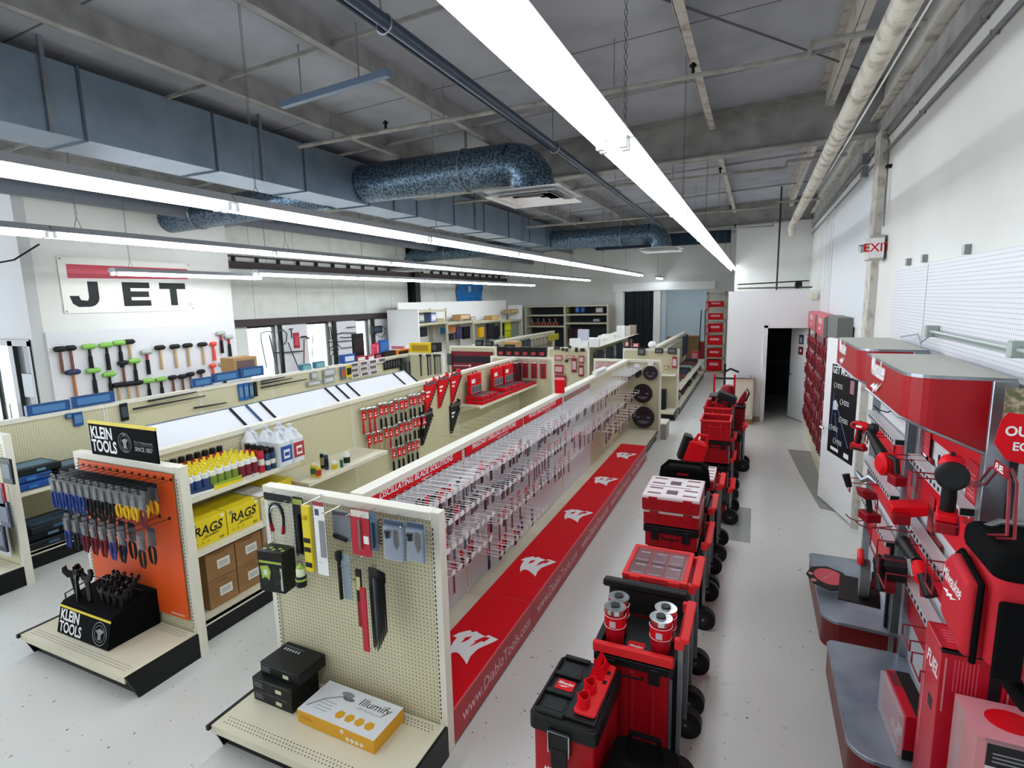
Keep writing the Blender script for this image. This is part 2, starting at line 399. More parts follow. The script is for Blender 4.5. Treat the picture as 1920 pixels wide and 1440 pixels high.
# eave strips on the right wall
ST('trim_11', MB().bx(XR-.12, XR-.001, YF+.1, 21, 4.62, 4.66, BEAMW)); ST('trim_12', MB().bx(XR-.05, XR-.001, YF+.1, 21, 4.42, 4.6, BEAMC))

# ---------------------------------------------------------------- ducts
XD0, XD1, ZD0, ZD1 = -5.56, -5.03, 4.11, 4.66
m = MB(); m.bx(XD0, XD1, YF+.1, 14.9, ZD0, ZD1, DUCT)
duct = T('box_duct', 'long blue-grey rectangular sheet-metal duct under the roof', 'duct', (0, 0, 0)); m.build('duct_body', duct)
for y in [YF+.9+1.19*i for i in range(16)]:
    MB().bx(XD0-.012, XD1+.012, y, y+.02, ZD0-.012, ZD1+.012, mat('duct_seam', '4E5E6C', .5, .5)).build('joint_band', duct)
for y in (1.9, 2.6, 4.6, 7.0, 9.6, 12.0): MB().bx(XD1+.005, XD1+.03, y, y+.03, ZD0-.01, zc(XD1), STEEL).build('hanger_strap', duct)
def rduct(name, pts, r, label, elbow=True, z_down=4.0):
    t = T(name, label, 'duct'); p = [Vector(q) for q in pts]
    MB().tube(p, r, GALV, 20).build('duct_pipe', t, smooth=True)
    e = p[-1]; d = (p[-1]-p[-2]).normalized(); arc = []
    for k in range(5):
        a = PI/2*k/4; arc.append(e + d*(.3*math.sin(a)) + Vector((0, 0, -.3*(1-math.cos(a)))))
    arc.append(arc[-1] + Vector((0, 0, -.03))); MB().tube(arc, r*1.0, GALV, 20).build('elbow', t, smooth=True)
    c = arc[-1]; MB().cyl(c, c+Vector((0, 0, -.05)), r*1.02, WHITE, 20).build('collar', t, smooth=True)
    f = MB(); z = c.z-.05
    for s_, h in ((.46, 0), (.33, .035), (.2, .07)):
        ring = []
        f.add([(c.x-s_, c.y-s_, z-.06+h*0), (c.x+s_, c.y-s_, z-.06), (c.x+s_, c.y+s_, z-.06), (c.x-s_, c.y+s_, z-.06),
               (c.x-s_+.12, c.y-s_+.12, z), (c.x+s_-.12, c.y-s_+.12, z), (c.x+s_-.12, c.y+s_-.12, z), (c.x-s_+.12, c.y+s_-.12, z)],
              [(0, 1, 5, 4), (1, 2, 6, 5), (2, 3, 7, 6), (3, 0, 4, 7)], WHITE)
        z -= .0
    f.bx(c.x-.46, c.x+.46, c.y-.46, c.y+.46, z-.001, z+.004, WHITE); f.bx(c.x-.1, c.x+.1, c.y-.1, c.y+.1, z-.05, z-.045, WHITE)
    for s_ in (.4, .28): f.bx(c.x-s_, c.x+s_, c.y-s_, c.y+s_, z-.02, z-.017, flat('8A8C90'))
    f.build('diffuser', t)
    s_ = p[0].lerp(p[-1], .72); ring = [(s_.x, s_.y+math.cos(a)*(r+.006), s_.z+math.sin(a)*(r+.006)) for a in [2*PI*k/16 for k in range(17)]]
    MB().tube(ring, .012, STEEL, 4).bx(s_.x-.014, s_.x+.014, s_.y-.01, s_.y+.01, s_.z+r, zc(s_.x), STEEL).build('hanger_strap', t)
    return t
rduct('round_duct', [(XD1+.02, 6.35, 4.38), (-2.8, 6.35, 4.38)], .25, 'large spangled round duct branching right with a square diffuser, nearest the camera')
rduct('round_duct', [(XD1+.02, 14.1, 4.3), (-2.5, 14.1, 4.3)], .25, 'far spangled round duct branching right near the back wall')
rduct('round_duct', [(XD0-.02, 6.25, 4.3), (-9.3, 6.25, 4.2)], .22, 'spangled round duct branching left above the banner wall')
rduct('round_duct', [(XD0-.02, 13.6, 4.15), (-9.0, 13.6, 4.1)], .2, 'spangled round duct branching left above the window wall')
tag(MB().tube([(-8.35, YF+.2, 4.25), (-8.35, 20.8, 4.25)], .1, mat('grey_pipe', '6F7480', .5), 12).build('roof_pipe', smooth=True), 'long thick grey pipe running under the roof at the left', 'pipe')
# pipes along the right side
WPIPE = mat('aged_white_pipe', 'D2CCBF', .6, noise=(8, 'A79F8E', .35, .5))
t = T('drain_pipe', 'long thick aged white pipe under the roof by the right wall', 'pipe')
MB().tube([(.57, YF+.2, 4.06), (.57, 12.4, 4.06), (.6, 12.7, 3.95)], .065, WPIPE, 14).build('pipe', t, smooth=True)
for y in (5.2, 8.4, 10.6): MB().tube([(.57, y-.04, 4.06), (.57, y+.04, 4.06)], .074, WPIPE, 14).build('coupling', t, smooth=True)
MB().tube([(.65, .5, 4.02), (.655, 3, 4.03), (.64, 5, 4.0), (.655, 7, 4.03), (.65, 8.2, 4.06)], .006, WPR, 5).build('cord', t)
BPIPE = mat('dark_blue_pipe', '3C4A5C', .35, .4)
t = T('sprinkler_main', 'dark blue sprinkler main pipe running beside the big light row', 'pipe')
MB().tube([(-2.08, YF+.2, 4.42), (-2.08, 13.4, 4.36)], .04, BPIPE, 10).build('pipe', t, smooth=True)
MB().tube([(-2.2, YF+.2, 4.44), (-2.2, 7.4, 4.42)], .014, BPIPE, 8).build('conduit', t, smooth=True)
for y in (2.9, 5.9, 8.8, 12.0):
    MB().tube([(-2.08+math.cos(a)*.055, y, 4.38+math.sin(a)*.055) for a in [2*PI*k/12 for k in range(13)]], .006, STEEL, 4).cyl((-2.1, y, 4.43), (-2.1, y, zc(-2.1)), .006, STEEL, 6).build('hanger', t)
SPIPE = mat('grey_painted_pipe', 'A9A6A0', .5, noise=(8, '8C8982', .35, .55))
for i, (y, z, x0) in enumerate(((4.95, 4.52, -4.8), (8.6, 4.45, -4.9), (11.9, 4.4, -4.9), (14.6, 4.35, -4.9))):
    t = T('sprinkler_branch', ['nearest', 'second', 'third', 'farthest'][i] + ' sprinkler branch pipe crossing under the roof with upright heads', 'pipe', group='sprinkler branches')
    MB().tube([(x0, y, z), (.28, y, z), (.3, y, z+.08), (1.0, y, z+.08)], .024, SPIPE, 8).build('pipe', t, smooth=True)
    for x in (-3.6, -.55): MB().cyl((x, y, z), (x, y, z+.1), .014, DARKM, 6).cyl((x, y, z+.07), (x, y, z+.085), .028, DARKM, 8).build('sprinkler_head', t)
    for x in (-4.3, -2.9, -1.2): MB().cyl((x, y, z+.02), (x, y, zc(x)-.02), .006, STEEL, 5).build('hanger_rod', t)
# conduits on the right wall
t = T('wall_conduit', 'upper of two long metal conduits high on the right wall', 'conduit')
MB().tube([(XR-.03, YF+.2, 4.36), (XR-.03, 21, 4.36)], .014, flat('7A7B80'), 8).build('pipe', t, smooth=True)
for y in (4.4, 6.0, 8, 10): MB().bx(XR-.046, XR-.002, y, y+.015, 4.345, 4.375, GREYM).build('clip', t)
t = T('wall_conduit', 'lower of two long metal conduits high on the right wall', 'conduit')
MB().tube([(XR-.03, YF+.2, 4.2), (XR-.03, 21, 4.2)], .014, flat('7A7B80'), 8).build('pipe', t, smooth=True)
for y in (4.2, 5.7, 8, 10): MB().bx(XR-.046, XR-.002, y, y+.015, 4.185, 4.215, GREYM).build('clip', t)
t = T('exit_conduit', 'bent metal conduit dropping down the wall to the red exit sign', 'conduit')
MB().tube([(XR-.06, 7.5, 4.4), (XR-.05, 7.0, 4.36), (XR-.03, 6.9, 4.25), (XR-.03, 6.88, 3.42)], .012, CHROME, 8).build('pipe', t, smooth=True)
MB().bx(XR-.05, XR-.002, 6.85, 6.92, 4.0, 4.03, SLOT).build('clip', t)
for i, (y, z) in enumerate(((8.15, 4.3), (8.1, 4.14))):
    tag(MB().bx(XR-.09, XR-.002, y, y+.12, z, z+.13, GREYM).build('junction_box', bev=.005), ['upper', 'lower'][i] + ' grey junction box beside the conduits past the pilaster', 'box')
t = T('riser_conduits', 'bundle of white vertical conduits down the right wall past the pilaster', 'conduit')
for k, y in enumerate((11.2, 11.5, 11.8, 12.15)): MB().tube([(XR-.03, y, 4.2), (XR-.03, y, 1.9)], .016, WHITE, 8).build('pipe', t, smooth=True)
# exit sign with emergency lamps
t = T('exit_sign', 'red and white lit exit sign with lamp heads on the right wall', 'sign', (XR-.02, 6.9, 3.2))
m = MB().at(Rz(0)); m.bx(-.14, .0, -.12, .12, -.12, .13, flat('B9B7B0')); m.build('housing', t, bev=.01)
m = MB().bx(-.13, -.01, -.135, -.121, -.1, .1, WPR); m.text('EXIT', .12, FY(-.07, -.1365, 0), RED, 'CENTER', .01); m.build('face', t)
MB().cyl((-.2, .02, 0), (-.14, .02, 0), .04, flat('C8C6C0'), 12, r2=.025).build('lamp_head', t, smooth=True)
MB().cyl((-.2, .1, .02), (-.14, .1, .02), .035, flat('8A8A88'), 12).build('lamp_head', t, smooth=True)
# pipes and gear lying on the restroom roof
t = T('roof_top_pipes', 'dark pipes and fittings lying on the restroom roof', 'pipe')
MB().tube([(-.4, 13.2, 2.98), (1.0, 13.3, 3.02)], .015, DARKM).build('pipe', t); MB().tube([(-.4, 13.5, 2.9), (1.05, 13.1, 2.88)], .02, flat('5A5148')).build('pipe', t)
MB().box((.8, 13.2, 2.93), (.14, .1, .14), DARKM).build('fitting', t, bev=.02)
tag(MB().tube([(.38, 13.1, 2.84), (.38, 13.1, zc(.38)-.05)], .018, flat('4A4644'), 8).build('vent_pipe'), 'thin dark vertical pipe rising from the restroom roof to the ceiling', 'pipe')
tag(MB().bx(1.02, 1.14, 12.8, 12.849, 2.62, 2.76, flat('E8DFC4')).build('thermostat_box', bev=.008), 'small cream box on the restroom wall above the door', 'box')
tag(MB().bx(-.62, -.53, 17.5, 17.6, 2.835, 4.9, WHITE).build('white_post'), 'slim white post above the restroom at the end of the big lights', 'post')
tag(MB().bx(-4.4, -.7, 16.0, 16.2, 4.15, 4.55, mat('dark_blue_duct', '24384A', .4, .5)).build('cross_duct'), 'dark blue horizontal duct high across the far end', 'duct')
t = T('black_curtain', 'tall black curtain hanging in the back opening', 'curtain', (-4.2, YB+.05, 0))
n = 40; vs = []; fs = []
for i in range(n+1):
    u = -.55+1.12*i/n; yy = .03*math.sin(i*1.1)+.02*math.sin(i*2.3)
    vs += [(u, yy, .05), (u+.01*math.sin(i), yy*.6, 2.95)]
fs = [(2*i, 2*i+2, 2*i+3, 2*i+1) for i in range(n)]
MB().add(vs, fs, mat('black_cloth', '10181F', .8)).build('cloth', t, smooth=True); MB().tube([(-.62, 0, 2.96), (.62, 0, 2.96)], .015, DARKM).build('rail', t)
# dark steel column on the left wall
tag(MB().bx(XL+.001, XL+.3, 14.4, 14.42, 0, 4.5, flat('242B2C')).bx(XL+.001, XL+.02, 14.28, 14.54, 0, 4.5, flat('242B2C')).bx(XL+.28, XL+.3, 14.28, 14.54, 0, 4.5, flat('242B2C')).build('steel_column'), 'dark green steel wall column behind the shelving', 'column')
tag(MB().bx(XL+.001, XL+.3, 7.6, 7.62, 3.6, 4.5, flat('4E5052')).bx(XL+.28, XL+.3, 7.5, 7.72, 3.4, 4.5, flat('4E5052')).build('steel_column'), 'grey steel column top beside the banner wall', 'column')

# ---------------------------------------------------------------- fluorescent fixtures
TUBEM = mat('lit_tube', 'F4FBFF', .4, emit=TUBE)
def fixture_proto(L, w, zt=1.47):
    def fn():
        t = T('strip_light', '', 'light')
        m = MB(); m.prism([(-w/2, .0), (w/2, .0), (w*.3, .055), (-w*.3, .055)], 'xz', 0, L-.01, mat('fixture_enamel', 'A9ACB0', .5)); m.build('housing', t)
        for s_ in (-1, 1):
            MB().tube([(s_*w*.27, .045, -.028), (s_*w*.27, L-.055, -.028)], .017, TUBEM, 8).build('tube', t, smooth=True)
        for s_ in (-1, 1):
            for y in (.012, L-.05): MB().bx(s_*w*.27-.018, s_*w*.27+.018, y, y+.028, -.05, .004, WHITE).build('socket', t)
        CH = flat('5C5F62')
        for y in (.25,):
            m = MB(); m.tube([(-w*.3, y, .05), (0, y, .16), (w*.3, y, .05)], .003, CH, 4)
            z = .16; q = 0
            while z < zt:
                a = .007 if q % 2 else 0; b = 0 if q % 2 else .007
                m.tube([(-a, y-b, z), (-a, y-b, z+.028)], .0022, CH, 3); m.tube([(a, y+b, z), (a, y+b, z+.028)], .0022, CH, 3); z += .026; q += 1
            m.build('chain', t)
        return t
    return Proto(fn)
F8 = fixture_proto(2.44, .2); F8C = fixture_proto(2.44, .2, 1.33); F4 = fixture_proto(1.22, .13)
def row(F, x, z, y0, L, n, name):
    for i in range(n):
        F((x, y0+i*L, z), 0, 'white strip light, %s from near end of %s' % (od(i), name), 'strip lights of the ' + name)
row(F8, -.66, 3.5, 2.72-2.44*2, 2.44, 8, 'the big row by the right wall')
row(F8, -3.32, 3.44, 2.72-2.44*2, 2.44, 8, 'the row over the second aisle')
row(F8C, -5.72, 3.43, 2.83-2.44*2, 2.44, 9, 'the row over the third aisle')
row(F8, -7.45, 3.28, 6.5, 2.44, 5, 'the low row along the windows')
F8((-8.0, 4.65, 3.25), 0, 'single white twin-tube strip light hanging in front of the banner', 'single strip lights')
F4((-3.3, 20.1, 3.44), 0, 'short white strip light alone near the back opening', 'single strip lights')

F8((-2.6, 23.2, 3.3), 0, 'unseen white strip light added in the far room behind the back opening', 'single strip lights'); F8((-3.9, 23.2, 3.3), 0, 'second unseen white strip light added in the far room behind the curtain', 'single strip lights')  # unseen fixtures added to brighten the far room, hidden above the opening
tag(MB().prism([(-.025, 0), (.025, 0), (.025, .05), (-.025, .05)], 'xz', 0, 1.2, flat('6C8098')).build('strut_bar'), 'dark blue steel strut hanging under the roof left of the blue pipe', 'bar')
o = bpy.data.objects['strut_bar']; o.location = (-3.75, 5.35, 4.5); o.rotation_euler = (0, 0, math.radians(-96)); o.location = (-3.74, 3.7, 4.4)
for a in (.25, .9): MB().cyl((0, a, .05), (0, a, .44), .006, STEEL, 5).build('hanger_rod', o)
tag(MB().tube([(-8.7, 2.8, 3.3), (-8.7, 3.3, 3.24), (-8.7, 3.9, 3.4), (-8.7, 4.2, 3.62)], .012, flat('3A3C40'), 6).build('loose_cable', smooth=True), 'loose dark cable drooping left of the banner', 'cable')
# ================================================================ GONDOLAS
BAY = 1.31
def shelf_part(t, x0, x1, y0, y1, z, side, name='shelf'):
    # x0 spine side, x1 lip side
    a, b = min(x0, x1), max(x0, x1); m = MB()
    m.bx(a, b, y0, y1, z-.02, z, CREAM); l = x1
    m.bx(min(l, l+side*.012), max(l, l+side*.012), y0, y1, z-.035, z+.003, CREAMW)
    for y in (y0+.012, y1-.018): m.prism([(x0, z-.13), (x0, z-.02), (x1-side*.06, z-.02)], 'xz', y, y+.004, CREAM)
    return m.build(name, t)
def gondola(label, x, y0, n, dl, dr, shelves=(), h=1.56, th=.08, pegl=None, pegr=None, group='aisle shelving runs', frm=0):
    t = T('gondola_shelving', label, 'shelving', (x, y0, 0), group=group); hw = th/2
    L = n*BAY
    for k in range(n):
        a, b = k*BAY, (k+1)*BAY
        m = MB(); pl = pegl(k) if pegl else PEGX; pr = pegr(k) if pegr else PEGX
        m.bx(-hw+.005, 0, a+.02, b-.02, .1, h-.04, pl); m.bx(0, hw-.005, a+.02, b-.02, .1, h-.04, pr); m.build('back_panel', t)
    for k in range(n+1):
        y = k*BAY; m = MB(); m.bx(-hw, hw, y-.02, y+.02, 0, h-.02, CREAMW)
        for s_ in (-1, 1):
            for j in range(44):
                if s_*1 == 1 or dl: m.bx(min(s_*hw, s_*(hw+.0008)), max(s_*hw, s_*(hw+.0008)), y-.004, y+.004, .25+j*.0295, .25+j*.0295+.017, SLOT)
        m.build('upright', t)
    for k in range(n):
        MB().bx(-hw-.012, hw+.012, k*BAY+.002, (k+1)*BAY-.002, h-.045, h, CREAMW).build('top_rail', t)
    for s_, d in ((-1, dl), (1, dr)):
        if not d: continue
        for k in range(n):
            a, b = sorted((s_*hw, s_*(hw+d)))
            m = MB().bx(a, b, k*BAY+.003, (k+1)*BAY-.003, .175, .2, CREAM); e = s_*(hw+d)
            m.bx(min(e, e-s_*.01), max(e, e-s_*.01), k*BAY+.003, (k+1)*BAY-.003, .16, .2, CREAMW); m.build('base_deck', t)
            kx = s_*(hw+d-.04)
            MB().bx(min(kx, kx-s_*.015), max(kx, kx-s_*.015), k*BAY, (k+1)*BAY, 0, .175, KICK).build('kick_plate', t)
    for s_, k, z, d in shelves:
        shelf_part(t, s_*hw, s_*(hw+d), k*BAY+.008, (k+1)*BAY-.008, z, s_)
    return t
def end_unit(label, x0, x1, y, h=1.56, deck=.55, front=True, color=None, th=.07):
    """perpendicular pegboard unit; deck toward the camera (-y)"""
    t = T('end_display', label, 'shelving', ((x0+x1)/2, y, 0), group='end displays'); hw = (x1-x0)/2
    MB().bx(-hw+.05, hw-.05, .01, th-.01, .1, h-.05, PEGY).build('back_panel', t)
    for s_ in (-1, 1):
        m = MB(); a, b = sorted((s_*hw, s_*(hw-.055))); m.bx(a, b, 0, th, 0, h, CREAMW)
        xx = s_*(hw-.045)
        for j in range(int((h-.3)/.0295)): m.bx(xx-.004, xx+.004, -.0015, 0, .24+j*.0295, .24+j*.0295+.018, SLOT)
        m.build('upright', t, bev=.003)
    MB().bx(-hw+.055, hw-.055, -.008, th+.008, h-.05, h, CREAMW).build('top_rail', t, bev=.003)
    if deck:
        m = MB(); m.bx(-hw+.01, hw-.02, -deck, 0, .175, .2, CREAM)
        m.bx(-hw+.01, hw-.02, -deck, -deck+.01, .15, .175, CREAM)
        for r_ in range(3):      # rows of deck holes
            for j in range(int((2*hw-.12)/.0254)):
                for yy in (-deck+.05+.022*r_, -.075+.022*r_):
                    px = -hw+.07+j*.0254+(.0127 if r_ % 2 else 0); m.bx(px-.0035, px+.0035, yy-.0035, yy+.0035, .2, .2006, SLOT)
        m.build('base_deck', t)
        m = MB(); m.prism([(-deck-.0, .2), (-.002, .2), (-.002, .0), (-deck+.07, .0)], 'yz', hw-.018, hw, KICK); m.build('end_plate', t)
        m = MB(); m.prism([(-deck-.0, .2), (-.002, .2), (-.002, .0), (-deck+.07, .0)], 'yz', -hw+.002, -hw+.012, KICK); m.bx(-hw-.006, -hw+.016, -deck-.02, -.05, .175, .205, KICK); m.build('end_plate', t)
        MB().bx(-hw+.02, hw-.02, -deck+.09, -deck+.105, 0, .16, KICK).build('kick_plate', t)
    return t
# --- blade aisle gondola (nearest, right)
G1 = gondola('long cream gondola with the blade and drill wall beside the red printed strip', -2.27, 2.6, 6, .55, .6,
    shelves=[], pegr=lambda k: WPEGX if k < 4 else PEGX)
E1 = end_unit('cream pegboard end display in the foreground holding lights and multitools', -2.98, -1.6, 2.5)
E1b = end_unit('far cream pegboard end panel hung with four round saw blades', -2.92, -1.6, 10.49, deck=0)
tag(MB().bx(-1.6, -1.5, 10.56, 11.0, 0, .3, flat('9A9C98')).bx(-2.9, -1.5, 10.56, 11.02, .3, .32, CREAMW).build('low_rear_deck'), 'low grey-edged deck behind the round blade panel', 'shelving')
# --- klein gondola
SH2 = [(1, 0, .80, .56), (1, 0, 1.2, .42), (1, 1, .96, .5), (1, 4, 1.0, .42), (1, 5, 1.0, .42)]
G2 = gondola('long cream gondola of bottles, hammers and wrench racks in the middle', -4.61, 2.65, 6, .55, .56, shelves=SH2)
E2 = end_unit('end display with orange backing and black tool holder, second from right', -5.27, -3.91, 2.56)
E2b = end_unit('cream pegboard end panel with red carded tools at the far end of the middle run', -5.25, -3.8, 10.56, deck=0)
# --- blue gondola
G3 = gondola('long cream gondola at the left with blue saw cases', -7.54, 2.75, 4, .5, .55, shelves=[(1, 0, .86, .55), (1, 1, .86, .5)])
E3 = end_unit('cream end display cut by the left picture edge', -7.98, -6.64, 2.66)
G3b = gondola('cream gondola with the small white tool boxes left of the sloped panels', -7.54, 8.05, 2, .5, .5)
E3b = end_unit('cream end panel hung with long steel bars near the blue shelf', -7.6, -6.55, 10.72, deck=0, h=1.56)

# --- red printed strip over the deck
LOGO = [(-0.069,-0.189),(-0.102,-0.116),(-0.119,-0.04),(-0.123,0.031),(-0.16,0.029),(-0.136,0.087),(-0.074,0.146),(-0.046,0.129),(-0.022,0.153),(0.009,0.137),(0.061,0.123),(0.078,0.123),(0.081,0.145),(0.178,0.124),(0.149,0.07),(0.113,0.013),(0.085,-0.039),(0.076,-0.122),(0.093,-0.214),(0.054,-0.178),(-0.009,-0.133),(-0.042,-0.123),(-0.065,-0.141)]
EYE = [(-0.06,-0.016),(-0.064,0.051),(-0.023,0.085),(-0.03,0.031)]
ZIG = [(0.017,-0.039),(0.034,0.036),(0.016,0.029),(0.062,0.111),(0.113,0.12),(0.091,0.056),(0.07,0.057)]
def strip_panel():
    m = MB(); L = 1.3
    m.bx(0, .43, 0, L, .2, .25, RED)
    m.bx(.43, .436, 0, L, .02, .25, mat('strip_side_red', 'B8122A', .4)); m.bx(.425, .437, 0, L, .247, .252, flat('E2606A'))
    m.bx(0, .43, L-.004, L-.001, .25, .2505, flat('E2606A'))
    o = m.M; m.M = Tr(.21, .62, 0)
    for P, mt, z in ((LOGO, WPR, .2508), (EYE, RED, .2513), (ZIG, RED, .2513)): m.prism(P, 'xy', z-.0006, z, mt)
    m.M = o
    m.text('www.DiabloTools.com', .13, FX(.4372, L/2+.03, .125), flat('E9C9CC'), 'CENTER', .004, sx=.95)
    return m.build('printed_deck_cover')
PS = Proto(lambda: tag(strip_panel(), '', 'deck cover'))
for i in range(5):
    PS((-2.04, 2.58+1.305*i, .001), 0, 'red printed deck cover with white beast logo, %s from the near end of the strip' % od(i), 'red deck covers')
# --- header strips
def header(y0, y1, txt, sub, label):
    m = MB().bx(-2.2275, -2.222, y0, y1, 1.43, 1.515, RED); m.bx(-2.2275, -2.2215, y0, y1, 1.425, 1.43, SLOT)
    if txt: m.text(txt, .062, FX(-2.2212, y0+.12, 1.486), WPR, 'LEFT', .02, shear=.2, sx=1.02)
    if sub: m.text(sub, .022, FX(-2.2212, y0+.62, 1.442), WPR, 'LEFT', .01, shear=.2)
    one('header_strip', m, label, 'sign')
header(2.64, 3.88, 'OSCILLATING BLADE SOLUTIONS', 'UNIVERSAL FIT', 'red header strip reading OSCILLATING BLADE SOLUTIONS above the nearest bay')
header(3.94, 5.2, 'MASONRY DRILLING SOLUTIONS', 'HAMMER DRILL & SDS BITS', 'red header strip reading MASONRY DRILLING SOLUTIONS above the second bay')
header(5.25, 6.5, 'WOOD DRILLING SOLUTIONS', 'SPADE & AUGER BITS', 'red header strip above the third bay with pale lettering')
one('header_strip', MB().bx(-2.2275, -2.222, 6.6, 7.8, 1.43, 1.49, flat('9A6A58')), 'plain brown header strip above the fourth bay', 'sign')
# --- peg hooks and packs on the blade wall
def hook_fn():
    t = T('peg_hook', '', 'peg hook')
    m = MB(); m.tube([(0, -.024, 0), (.3, -.024, 0), (.315, 0, .004), (.3, .024, 0), (0, .024, 0)], .0032, WIRE, 4); m.tube([(0, .0, .05), (.325, 0, .05), (.325, 0, .025)], .0032, WIRE, 4)
    m.bx(0, .004, -.012, .012, -.01, .055, WIRE); m.build('wire', t)
    MB().bx(.325, .328, -.026, .026, .008, .045, WPR).build('price_plate', t)
    return t
HK = Proto(hook_fn)
def card_fn(w_, h_, top, body, tool, tl):
    def fn():
        m = MB(); m.bx(-.0012, .0012, -w_/2, w_/2, -h_, .015, WPR); m.bx(.0012, .0018, -w_/2+.002, w_/2-.002, -h_*.32, .012, top); m.bx(.0012, .0018, -w_/2+.002, w_/2-.002, -h_+.003, -h_*.32, body)
        m.bx(.0018, .0088, -tl/2, tl/2, -h_*.92, -h_*.36, tool)
        return tag(m.build('tool_card'), '', 'tool pack')
    return Proto(fn)
RCARD = flat('B51D2C'); BKC = flat('26282C'); DGR = flat('54565C')
cards = {
 'red and white': card_fn(.07, .16, RED, flat('D8A8AC'), flat('4A3A40'), .035),
 'black and red': card_fn(.075, .155, BKC, RCARD, flat('5C5F65'), .04),
 'long pale red': card_fn(.06, .27, flat('C84858'), flat('D8A4AC'), flat('5A4A50'), .014),
 'white and grey': card_fn(.07, .18, WPR, flat('C6B4BC'), flat('5E6066'), .025),
 'blue': card_fn(.06, .14, flat('2A3A78'), flat('5664A0'), flat('26282C'), .03),
 'square brown saw': card_fn(.16, .19, flat('8A4A44'), flat('D8B9B4'), flat('5A3838'), .12),
}
ROWN = ['top', 'second', 'third', 'bottom']
pc = {}
def blade_row(ri, z, y0, y1, step, kinds, npk, start=0):
    y = y0; i = start; rnd = random.Random(ri*77+int(y0*10))
    while y < y1:
        HK((-2.23, y, z), 0, 'white wire peg hook, %s from near end of %s row on blade wall' % (od(i), ROWN[ri]), 'peg hooks on the blade wall')
        kd = kinds[int((y-y0)/(y1-y0)*len(kinds)) % len(kinds)] if rnd.random() < .8 else rnd.choice(kinds)
        for q in range(npk(rnd)):
            cards[kd]((-2.06-.04*q+rnd.uniform(-.04, .04), y, z-.012), rnd.uniform(-.06, .06),
                '%s pack %s on %s hook of %s row, blade wall' % (kd, ['at the front', 'behind the front one', 'third back', 'deepest'][q], od(i), ROWN[ri]), kd + ' packs on the blade wall')
        y += step; i += 1
    return i
K1, K2, K3 = ['black and red', 'red and white', 'white and grey'], ['red and white', 'black and red'], ['long pale red', 'red and white']
i0 = blade_row(0, 1.385, 2.7, 3.84, .085, K1, lambda r: r.choice([1, 2]))
i0 = blade_row(0, 1.37, 3.95, 6.4, .1, ['red and white', 'white and grey', 'black and red'], lambda r: r.choice([1, 2]), i0)
i0 = blade_row(0, 1.37, 6.6, 9.05, .13, ['white and grey', 'long pale red', 'red and white'], lambda r: 1, i0)
i0 = blade_row(0, 1.42, 9.2, 10.3, .13, ['blue', 'blue', 'red and white'], lambda r: 1, i0)
i1 = blade_row(1, 1.19, 2.7, 3.84, .085, K2, lambda r: r.choice([1, 1, 2]))
i1 = blade_row(1, 1.13, 3.95, 6.4, .1, ['black and red', 'long pale red', 'red and white'], lambda r: 1, i1)
i1 = blade_row(1, 1.02, 6.6, 8.9, .13, ['long pale red', 'long pale red', 'square brown saw'], lambda r: 1, i1)
i1 = blade_row(1, 1.02, 9.3, 10.2, .3, ['square brown saw'], lambda r: 1, i1)
i2 = blade_row(2, .99, 2.72, 3.84, .09, ['red and white', 'white and grey'], lambda r: 1)
i2 = blade_row(2, .87, 3.95, 6.4, .1, ['long pale red', 'red and white', 'blue', 'long pale red'], lambda r: 1, i2)
i2 = blade_row(2, .72, 8.0, 10.2, .24, ['square brown saw', 'long pale red', 'square brown saw'], lambda r: 1, i2)
i3 = blade_row(3, .8, 2.74, 3.84, .1, K3, lambda r: 1)
i3 = blade_row(3, .58, 3.95, 5.1, .11, ['red and white', 'blue'], lambda r: 1, i3)
for z, y0, y1, c, tx in ((1.255, 2.64, 3.86, 'dark shelf label strip under the top row of the nearest bay', BKC), (1.22, 3.94, 4.7, 'red label strip under the top row of the second bay', RCARD), (1.06, 2.64, 3.86, 'lower dark label strip of the nearest bay', BKC), (.96, 4.2, 5.2, 'blue label strip low on the second bay', flat('1F4E96'))):
    one('label_strip', MB().bx(-2.229, -2.225, y0, y1, z-.02, z+.02, tx).bx(-2.225, -2.2245, y0+.1, y1-.5, z-.003, z+.01, RCARD), c, 'sign')
tag(MB().tube([(-2.27, 8.2, 1.6), (-2.25, 8.75, 1.6)], .035, WPR, 14).build('paper_roll', smooth=True), 'white roll lying on top of the blade gondola rail', 'roll')
t = T('red_box', 'small red and black carton standing on the blade gondola rail', 'box', (-2.27, 6.55, 1.561), .3)
MB().bx(-.06, .06, -.07, .05, 0, .17, RED).build('carton', t, bev=.003); MB().bx(-.06, .06, .05, .075, 0, .165, BKC).build('carton_end', t)
